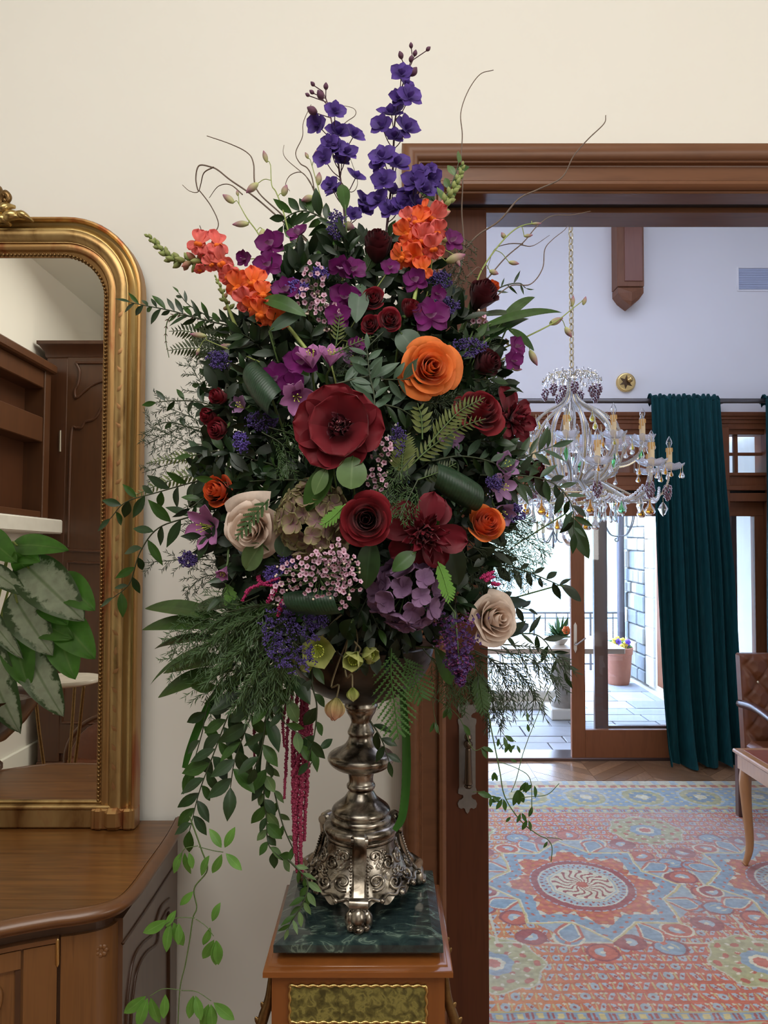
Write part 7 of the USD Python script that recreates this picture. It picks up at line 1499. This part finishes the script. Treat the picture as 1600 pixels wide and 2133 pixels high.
spray([(555, 1560), (570, 1640), (590, 1720), (620, 1790), (640, 1860)], 1.60, 1.60, 12, 34, .40, [m_leafp, m_leaf3], 'fine pale trail following the crimson tassel to the marble', seed=31, droop=.4)
spray([(600, 1790), (640, 1835), (632, 1880), (610, 1915), (600, 1935)], 1.56, 1.54, 15, 34, .36, [m_leafp, m_leaf3], 'small green tip lying over the marble slab edge', seed=32, droop=.3, size=(1.2, .8))
spray([(770, 1500), (795, 1540), (810, 1585)], 1.66, 1.66, 6, 44, .36, [m_leaf], 'few dark leaves beside the neck of the urn', seed=33, droop=.3)
# long tendrils
def tendril(paths, d, clusters, label, lm, seed, r=.0016, L=48):
    rg = random.Random(seed); p = pxpath(paths[0], d); t = Thing('trailing_vine', label, 'vine', tuple(p[0])); t.part('stem', tube(p, np.linspace(r, r * .7, len(p)), 5), m_stem)
    for q_ in paths[1:]: t.part('side_stem', tube(pxpath(q_, d, d - .01), r * .55, 4), m_stem)
    for (px, py, angs, S) in clusters:
        q = at(px, py, d - .005)
        for a in angs:
            dv = np.array([math.sin(a), -.1 + rg.uniform(-.2, .2), -math.cos(a)]); s = S / F * d; lf = leaf_at(q + dv * s * .15, dv, V(rg.uniform(-.6, .6), rg.uniform(0, .7)), s, s * .38, bend=-.4, ex=.9, fold=.15, nu=9, nv=5); t.part('leaf', lf[:2], lm, True, lf[2])
    return t
tendril([[(395, 1700), (420, 1770), (432, 1812), (405, 1850), (410, 1890), (402, 1912), (395, 1960), (386, 2010), (375, 2060), (370, 2150)], [(412, 1762), (385, 1768), (372, 1790)], [(414, 1764), (445, 1772), (465, 1775)], [(406, 1912), (370, 1912), (345, 1925)], [(408, 1914), (430, 1930), (445, 1950)], [(376, 2062), (340, 2060), (312, 2075)], [(378, 2063), (410, 2066), (440, 2085)]], 1.56,
        [(465, 1772, (-2.7, 2.7, -.4, .9), 48), (440, 1775, (-.5,), 50), (384, 1768, (-.5, .1), 52), (392, 1770, (.3,), 36), (371, 1890, (2.4, -.6), 40), (358, 1912, (-.2, -1.1, .35), 60), (372, 1915, (.1,), 44), (440, 1925, (2.8, -.3), 44), (450, 1950, (-.5, .15, .0), 54), (345, 2062, (.0,), 50), (312, 2068, (-.35, .25, -.9), 62), (405, 2065, (-.2, .35), 50), (438, 2082, (-.3, .15, .9), 58)], 'long curling vine with fresh green leaves hanging beside the console cabinet', m_leafl, 1)
tendril([[(1005, 1400), (1020, 1500), (1040, 1600), (1052, 1660), (1085, 1710), (1120, 1738), (1140, 1748), (1150, 1765), (1148, 1795)], [(1150, 1420), (1128, 1470), (1108, 1520), (1100, 1540), (1088, 1575), (1075, 1625), (1065, 1650)], [(1140, 1745), (1160, 1746), (1172, 1750)], [(1055, 1665), (1100, 1660), (1140, 1655), (1165, 1632)], [(1035, 1585), (1080, 1602), (1105, 1625), (1108, 1690)], [(1040, 1560), (1060, 1540), (1075, 1545)]], 1.60,
        [(1048, 1530, (1.0, .3), 26), (1060, 1545, (.2, -.3), 22), (1098, 1505, (.2, 3.0), 18), (1040, 1535, (-.2,), 18), (1075, 1550, (-.9, .5), 18), (1030, 1605, (-.2, .2), 20), (1098, 1625, (-.5, .0), 26), (1112, 1632, (-.9, .2), 26), (1022, 1655, (.0, .9), 22), (1048, 1660, (-1.2, -.5, .2), 26), (1078, 1640, (.1, -.2, .4), 34), (1085, 1690, (-.3, .5), 22), (1100, 1705, (-.5, .3, 2.8), 24), (1066, 1700, (-.8,), 16), (1142, 1750, (-.6,), 16), (1060, 1580, (1.2,), 16)], 'thin jasmine vine dangling in front of the oriental rug', m_leaf3, 2, .0014)
tendril([[(880, 1440), (930, 1470), (960, 1500), (985, 1560), (1010, 1555)], [(985, 1650), (1010, 1648)], [(900, 1450), (905, 1490), (915, 1530)]], 1.62, [(935, 1470, (.1, -.4), 26), (905, 1500, (.3, -.3), 24), (962, 1505, (.6,), 30), (1000, 1555, (1.3, .6), 26), (990, 1650, (1.4,), 32)], 'thin vine wandering over the pocket door pull', m_leaf3, 3, .0012)
# serrated grevillea fronds
grevillea([(835, 1000), (838, 955), (845, 900)], 1.42, 1.42, 'short pale serrated frond standing near the waxflowers', 26, 36)
grevillea([(845, 980), (900, 930), (960, 890), (1012, 872)], 1.43, 1.44, 'pale serrated frond pointing at the crimson rose, lower of two', 30, 30, seed=1)
grevillea([(890, 930), (920, 895), (960, 855), (1010, 828)], 1.42, 1.42, 'pale serrated frond crossing the crimson rose, upper of two', 28, 30, seed=2)
grevillea([(880, 915), (878, 870), (870, 840)], 1.42, 1.42, 'curled pale frond under the large orange rose', 10, 30, seed=3, w=.25)
grevillea([(870, 1000), (910, 985), (950, 965)], 1.44, 1.46, 'dim serrated frond above the upper folded leaf', 20, 26, m_grevd, 4)
grevillea([(520, 720), (450, 705), (390, 690), (352, 690)], 1.72, 1.78, 'dark feathery frond beside the mirror, upper of two', 36, 34, m_grevd, 5)
grevillea([(520, 745), (450, 730), (400, 725), (350, 730)], 1.72, 1.78, 'dark feathery frond beside the mirror, lower of two', 36, 34, m_grevd, 6)
grevillea([(480, 680), (400, 660), (355, 660), (345, 700), (352, 745)], 1.73, 1.80, 'reddish hooked frond curling down beside the mirror', 24, 12, uvmat('grevillea_red', (.12, .05, .05), (.16, .07, .06), .5, .2), 7, ang=.6)
grevillea([(520, 960), (440, 945), (360, 955), (305, 965)], 1.66, 1.74, 'pale feathery frond above the leafy stem by the mirror', 40, 24, seed=8)
grevillea([(500, 990), (400, 990), (330, 1010), (275, 1035)], 1.66, 1.74, 'pale feathery frond beneath the lacy fern', 40, 26, seed=9)
grevillea([(520, 1020), (440, 1030), (380, 1060)], 1.62, 1.68, 'green serrated frond over the lilac alstroemeria', 24, 26, m_grevd, 10)
grevillea([(980, 820), (1030, 785), (1070, 765)], 1.60, 1.64, 'greenish frond under the dark red rose', 22, 24, m_grevd, 11)
grevillea([(700, 720), (705, 680), (708, 650)], 1.46, 1.46, 'small yellowish frond tip under the dusty waxflowers', 14, 22, seed=12)
grevillea([(1030, 1010), (1100, 1010), (1160, 1020)], 1.56, 1.62, 'pale feathery frond behind the long drooping stem', 28, 22, seed=13)
grevillea([(690, 740), (740, 715), (780, 700)], 1.44, 1.44, 'thin yellowish frond above the alstroemeria cups', 18, 14, seed=14)
# ferns
fern([[(480, 910), (400, 870), (320, 838)], [(470, 930), (390, 920), (300, 880)], [(470, 880), (420, 800), (385, 742)], [(480, 950), (380, 960), (296, 985)], [(450, 900), (380, 890), (300, 930)]], 'lacy asparagus fern spreading over the plain wall beside the mirror', (1.68, 1.78), 66, 12, 9, m_fernd, 1)
fern([[(490, 800), (450, 760), (420, 740)], [(470, 790), (440, 730), (430, 700)]], 'tuft of fern behind the reaching orchid stem', (1.66, 1.70), 50, 12, 8, m_fernd, 2)
fern([[(520, 1180), (420, 1165), (300, 1172)], [(510, 1200), (430, 1200), (380, 1240)], [(520, 1150), (450, 1130), (390, 1080)]], 'thin fern stems pointing at the mirror below the lilac alstroemeria', (1.64, 1.72), 50, 11, 8, m_fernd, 3)
fern([[(560, 1270), (450, 1330), (345, 1395)], [(560, 1300), (470, 1380), (420, 1470)], [(540, 1260), (430, 1290), (350, 1350)], [(600, 1330), (520, 1390), (480, 1460)], [(540, 1240), (460, 1280), (400, 1330)]], 'dense asparagus fern over the fan of broad leaves', (1.48, 1.60), 90, 15, 11, m_fern, 4, nl=15)
fern([[(560, 890), (620, 910), (670, 960)], [(545, 900), (590, 930), (600, 990)]], 'fine fern strands across the front below the open peony', (1.43, 1.42), 50, 12, 8, m_fern, 5)
fern([[(860, 950), (820, 1000), (790, 1050)], [(870, 1000), (850, 1040), (830, 1080)]], 'fine fern between the crimson rose and ragged peony', (1.40, 1.38), 50, 12, 8, m_fern, 6)
fern([[(960, 690), (1000, 730), (1040, 735)], [(950, 780), (1010, 800), (1040, 820)], [(940, 680), (970, 700), (1020, 690)]], 'fine fern among the violet statice and dark red rose', (1.54, 1.62), 56, 12, 8, m_fernd, 7)
fern([[(990, 1120), (1070, 1110), (1140, 1160)], [(1000, 1140), (1060, 1150), (1110, 1210)], [(980, 1130), (1020, 1180), (1030, 1260)], [(960, 1140), (985, 1200), (975, 1270)], [(1000, 1110), (1060, 1080), (1110, 1095)], [(985, 1140), (1045, 1160), (1075, 1200)]], 'dark feathery fern hanging below the orange rose with yellow backs', (1.52, 1.60), 66, 14, 10, m_fernd, 8, nl=14, hang=.3)
fern([[(960, 1340), (1040, 1390), (1060, 1480)], [(990, 1360), (1080, 1400), (1120, 1470)], [(1000, 1350), (1100, 1370), (1170, 1420)], [(980, 1380), (1020, 1440), (1030, 1500)], [(1010, 1340), (1120, 1350), (1190, 1380)]], 'wispy hanging fern in front of the terrace doorway', (1.56, 1.64), 90, 12, 8, m_fernd, 9, nl=22, r0=.0009, hang=1.0, spread=.45)
fern([[(900, 1340), (960, 1400), (985, 1460)], [(880, 1350), (930, 1410), (950, 1470)], [(920, 1330), (985, 1380), (1000, 1450)]], 'dark fern hanging behind the lilac over the pocket door', (1.58, 1.60), 70, 13, 10, m_fern, 10, nl=15, hang=.5)
fern([[(700, 500), (690, 560), (700, 620)], [(930, 470), (960, 540), (950, 600)]], 'dark fern between orchids in the upper part', (1.62, 1.60), 60, 12, 9, m_fernd, 11)
fern([[(800, 690), (760, 730), (720, 780)], [(840, 820), (900, 840), (960, 830)]], 'dark fern under the cluster of four red roses', (1.46, 1.44), 60, 12, 9, m_fernd, 12)
fern([[(600, 1290), (520, 1340), (440, 1420)], [(610, 1310), (550, 1390), (500, 1470)], [(590, 1270), (500, 1300), (420, 1360)], [(620, 1330), (580, 1400), (550, 1450)], [(590, 1250), (520, 1270), (450, 1300)]], 'grassy hanging fern between the leaf fan and the large violet statice', (1.46, 1.54), 90, 17, 12, m_fern, 14, nl=20, r0=.0010, hang=.6, spread=.6)
for a, b, w, l, m in (((590, 1270), (452, 1372), 44, 'green blade sloping down from the violet statice', m_leaf3), ((600, 1300), (492, 1424), 40, 'steep green blade beneath the hanging grassy fern', m_leaf), ((575, 1260), (430, 1322), 40, 'flat green blade over the root of the leaf fan', m_leaf3), ((615, 1340), (560, 1438), 36, 'short dark blade next to the thin amaranth strand', m_leaf2), ((560, 1220), (470, 1250), 40, 'shadowed blade under the magenta celosia', m_leaf2), ((600, 1330), (520, 1400), 40, 'dark blade deep behind the violet statice', m_leaf2)):
    B(a, b, w, m, l, .02, .04, bend=-.4)
# cedar
cedar([(815, 1350), (815, 1410), (822, 1470), (830, 1540)], 1.52, 1.54, 'large green cedar frond hanging over the bowl of the urn', 66, 22, uvmat('cedar_green', (.06, .15, .03), (.08, .20, .04), .5, .2), 1)
cedar([(842, 1370), (862, 1410), (880, 1460)], 1.53, 1.55, 'smaller cedar frond beside the large one on the urn', 50, 16, uvmat('cedar_green_b', (.055, .14, .03), (.08, .19, .04), .5, .2), 2)
cedar([(912, 1170), (925, 1205), (938, 1255)], 1.40, 1.40, 'bright yellow green cedar tip near the dusky hydrangea', 24, 20, m_fernl, 3)
cedar([(470, 1215), (482, 1250), (495, 1285)], 1.54, 1.54, 'bright green cedar tip at the root of the leaf fan', 26, 18, m_fernl, 4)
cedar([(560, 1040), (528, 1075), (490, 1125)], 1.38, 1.38, 'cedar frond lying over the cream rose with pointed petals', 24, 15, m_fern, 5)
cedar([(720, 1050), (690, 1080), (668, 1095)], 1.36, 1.36, 'small bright cedar tip on the green hydrangea', 20, 16, m_fernl, 6)
cedar([(760, 570), (772, 545), (780, 520)], 1.58, 1.58, 'small fern frond beside the stem of the tall burgundy rose', 26, 16, m_fern, 7)
cedar([(995, 1400), (1003, 1450), (1009, 1490)], 1.58, 1.58, 'dark cedar frond at the edge of the pocket door', 28, 18, m_fern, 8)
# strap loops
strap([(520, 1390), (455, 1440), (420, 1500), (396, 1560), (384, 1600)], 1.60, 1.66, 20, m_strap, 'bright green strap leaf bending down beside the console')
strap([(838, 1440), (846, 1540), (846, 1630), (838, 1700), (822, 1730)], 1.70, 1.72, 22, m_strap, 'bright green strap leaf hanging straight beside the urn')
strap([(560, 1480), (542, 1560), (538, 1630), (548, 1680), (562, 1700)], 1.60, 1.60, 13, m_leaf, 'dark narrow strap leaf by the thin amaranth strand')
# willow
twig([[(660, 520), (600, 470), (530, 410), (480, 375), (455, 355), (440, 348), (415, 345), (408, 370), (412, 395), (418, 400), (440, 430), (455, 465), (445, 485), (425, 488), (416, 470)], [(445, 348), (425, 360), (418, 385), (412, 400), (395, 398), (380, 385)], [(505, 405), (480, 385), (455, 388), (436, 412)]], 1.72, 1.80, 'curling willow twig looping out over the coral snapdragon')
twig([[(640, 500), (585, 445), (535, 395), (528, 340), (515, 318), (480, 300), (431, 283)]], 1.74, 1.80, 'thin willow twig arching across the plain wall')
twig([[(690, 520), (660, 420), (650, 370), (640, 350), (625, 340), (616, 318), (630, 285), (632, 255), (648, 218)], [(655, 400), (640, 370), (600, 335), (590, 318), (592, 302)], [(652, 390), (630, 360), (605, 365), (595, 385), (604, 398)], [(690, 400), (700, 370), (730, 400), (745, 380), (730, 330)], [(690, 300), (715, 260), (740, 240), (735, 225), (700, 218)]], 1.74, 1.78, 'tangled willow twigs around the shorter violet spike', .0018)
twig([[(930, 620), (965, 540), (962, 440), (964, 380), (961, 330), (963, 280), (960, 235), (975, 190), (1000, 155), (1028, 146)]], 1.72, 1.76, 'single willow twig curving up high above the casing', .0020)
twig([[(930, 580), (985, 500), (1040, 460), (1080, 415), (1120, 395), (1170, 370), (1195, 325), (1225, 290), (1258, 258), (1262, 240)]], 1.68, 1.60, 'long willow twig crossing the wooden casing diagonally', .0022)
twig([[(1000, 600), (1050, 540), (1090, 505), (1120, 470), (1150, 450), (1190, 448), (1230, 440)], [(1085, 510), (1110, 512), (1145, 490)], [(1090, 508), (1060, 508), (1030, 520), (1015, 560)]], 1.72, 1.76, 'branching willow twig before the bluish wall', .0018)
twig([[(1030, 620), (1065, 595), (1105, 592), (1130, 560), (1135, 520), (1150, 500), (1175, 480), (1182, 470)]], 1.72, 1.78, 'wavy willow twig nearest the chandelier chain', .0016)
twig([[(950, 600), (985, 565), (1000, 558), (1020, 590)], [(800, 600), (805, 580), (826, 570), (820, 530)]], 1.60, 1.64, 'short dark twig beside the tilted burgundy rose', .0013)

# filler sprigs, each named by the two blooms it sits between
NEAR = [(787, 514, 'tall burgundy rose'), (800, 650, 'cluster of four red roses'), (1004, 616, 'tilted burgundy rose'), (1012, 757, 'dark red rose in statice'), (896, 766, 'large orange rose'), (1000, 856, 'crimson rose behind the fronds'), (450, 860, 'three small red roses'), (455, 1022, 'deep orange rose'),
        (1010, 1092, 'orange rose with yellow backs'), (525, 1100, 'pointed cream rose'), (1030, 1290, 'hanging cream rose'), (764, 1082, 'central crimson rose'), (1110, 984, 'dark red side rose'), (708, 892, 'open dark peony'), (886, 1112, 'ragged crimson peony'), (1072, 872, 'peony in profile'), (650, 1085, 'green hydrangea'), (852, 1236, 'purple hydrangea'),
        (566, 512, 'leaning magenta orchid'), (716, 622, 'hooded magenta orchid'), (896, 662, 'magenta orchid with hooked buds'), (606, 785, 'dark orchid over the folded leaf'), (1070, 740, 'maroon orchid'), (520, 610, 'coral snapdragon'), (875, 490, 'orange snapdragon'), (668, 742, 'upright alstroemeria cups'), (618, 828, 'hanging pink alstroemeria'), (424, 1098, 'bright lilac alstroemeria'),
        (1050, 1000, 'mauve alstroemerias'), (662, 1195, 'big waxflower cluster'), (790, 965, 'waxflowers by the peony'), (660, 610, 'dusty waxflowers'), (948, 1352, 'purple lilac'), (604, 1330, 'large violet statice'), (545, 1215, 'magenta celosia'), (661, 1356, 'open green hellebore'), (550, 804, 'folded leaf under the orchid'), (952, 1010, 'folded leaf over the peony'), (650, 1250, 'folded leaf under the waxflowers'), (640, 450, 'orchid buds'), (860, 400, 'short violet cluster')]
rf = random.Random(31); seen = set(); tries = 0
while len(seen) < 60 and tries < 4000:
    px, py = rf.uniform(400, 1080), rf.uniform(520, 1360); tries += 1
    if not .12 < incore(px, py) < .93: continue
    nb = sorted(NEAR, key=lambda a: (a[0] - px) ** 2 + (a[1] - py) ** 2)[:2]; pair = frozenset((nb[0][2], nb[1][2]))
    if pair in seen or math.hypot(nb[0][0] - px, nb[0][1] - py) > 130: continue
    seen.add(pair)
    dx, dy = px - 735, py - 980; l = math.hypot(dx, dy) + 1; a = math.atan2(dy, dx) + rf.uniform(-.8, .8); L = rf.uniform(60, 110); d = dep(px, py, .90) + .02; k = len(seen)
    spray([(px - L * .6 * math.cos(a), py - L * .6 * math.sin(a)), (px, py), (px + L * .5 * math.cos(a), py + L * .5 * math.sin(a) + 12)], d + .03, d - .01, rf.randint(8, 11), rf.uniform(44, 60), rf.uniform(.30, .42), [m_leaf, m_leaf2, m_leaf3 if k % 3 == 0 else m_leaf], f'dark leaf sprig between {nb[0][2]} and {nb[1][2]}', seed=100 + k)
# ------------------------------------------------------------------ silvery pot plant on the console, seen only in the mirror
m_agl = uvmat('silver_leaf', (.030, .075, .022), (.036, .085, .026), .38, .12, (.12, .20, .09), .2, 30., None, .45, 0., ((.33, .40, .32), 26.))
m_agd = uvmat('green_leaf', (.05, .16, .02), (.07, .22, .03), .4, .25, (.12, .26, .06), .2, 30.)
bc = refl(at(-45, 1480, 2.80)); zt = ZC
ap = Thing('pot_plant', 'leafy pot plant with silver streaked leaves reflected in the mirror', 'pot plant', (bc[0], bc[1], zt))
bz = at(-45, 1440, 2.8)[2]; dkb = flat('dark_wood_bowl', (.035, .018, .012), .22, coat_weight=.4)
ap.part('bowl', lathe([(0, zt + .09), (.05, zt + .09), (.096, zt + .105), (.157, zt + .165), (.198, zt + .225), (.213, bz), (.203, bz), (.18, bz - .02), (0, bz - .03)], 36, (bc[0], bc[1], 0)), dkb, 40)
ap.part('foot', lathe([(.0, zt + .0005), (.085, zt + .0005), (.085, zt + .015), (.07, zt + .03), (.06, zt + .07), (.05, zt + .095), (0, zt + .095)], 32, (bc[0], bc[1], 0)), dkb, 40)
ap.part('soil', lathe([(0, bz - .025), (.175, bz - .025), (.17, bz - .03), (0, bz - .035)], 24, (bc[0], bc[1], 0)), flat('soil', (.03, .02, .015), .9))
def agl(b, t, w, m, d=2.72, bend=-.8, nz=.5):
    a_, b_ = at(*b, d + .05), at(*t, d - .04); L = np.linalg.norm(b_ - a_); y = (b_ - a_) / L; n = V(0, nz); z = n - y * (n @ y); z /= np.linalg.norm(z); dv = y * math.cos(bend / 2) - z * math.sin(bend / 2)
    v, f, uv = leaf_at(a_, dv, z * math.cos(bend / 2) + y * math.sin(bend / 2), L * 1.06, w / F * d, bend=bend, fold=.15, ex=.72, sh=.85, nu=16, nv=9, ruff=.012); v = refl(v); st = ap.part('leaf', (v, f[:, ::-1]), m, True, uv)
    e = np.array([bc[0], bc[1], bz]); q = refl(a_); ap.part('leaf_stalk', tube(spline([e, (e + q) / 2 + np.array([0, 0, .02]), q, v[9 * 3 + 4]], 5), .004, 6), m_stemy, under=st)
for a in (((20, 1140), (140, 1146), 50, m_agd), ((40, 1165), (172, 1290), 100, m_agl), ((25, 1235), (108, 1362), 80, m_agl), ((45, 1330), (130, 1488), 74, m_agl), ((-30, 1180), (56, 1240), 44, m_agl), ((-60, 1280), (40, 1520), 90, m_agl), ((-40, 1260), (46, 1370), 40, m_agl), ((120, 1200), (196, 1270), 66, m_agd), ((110, 1270), (196, 1370), 76, m_agd), ((120, 1300), (156, 1412), 70, m_agd), ((20, 1150), (82, 1170), 50, m_agd), ((-40, 1110), (34, 1170), 60, m_agd), ((60, 1190), (30, 1150), 40, m_agd), ((-30, 1330), (10, 1480), 70, m_agd), ((60, 1290), (150, 1330), 60, m_agd), ((-90, 1200), (-30, 1330), 80, m_agl), ((-120, 1180), (-160, 1300), 80, m_agl), ((-60, 1150), (-90, 1080), 60, m_agd), ((30, 1300), (60, 1430), 70, m_agd), ((90, 1240), (140, 1300), 60, m_agd)): agl(*a)
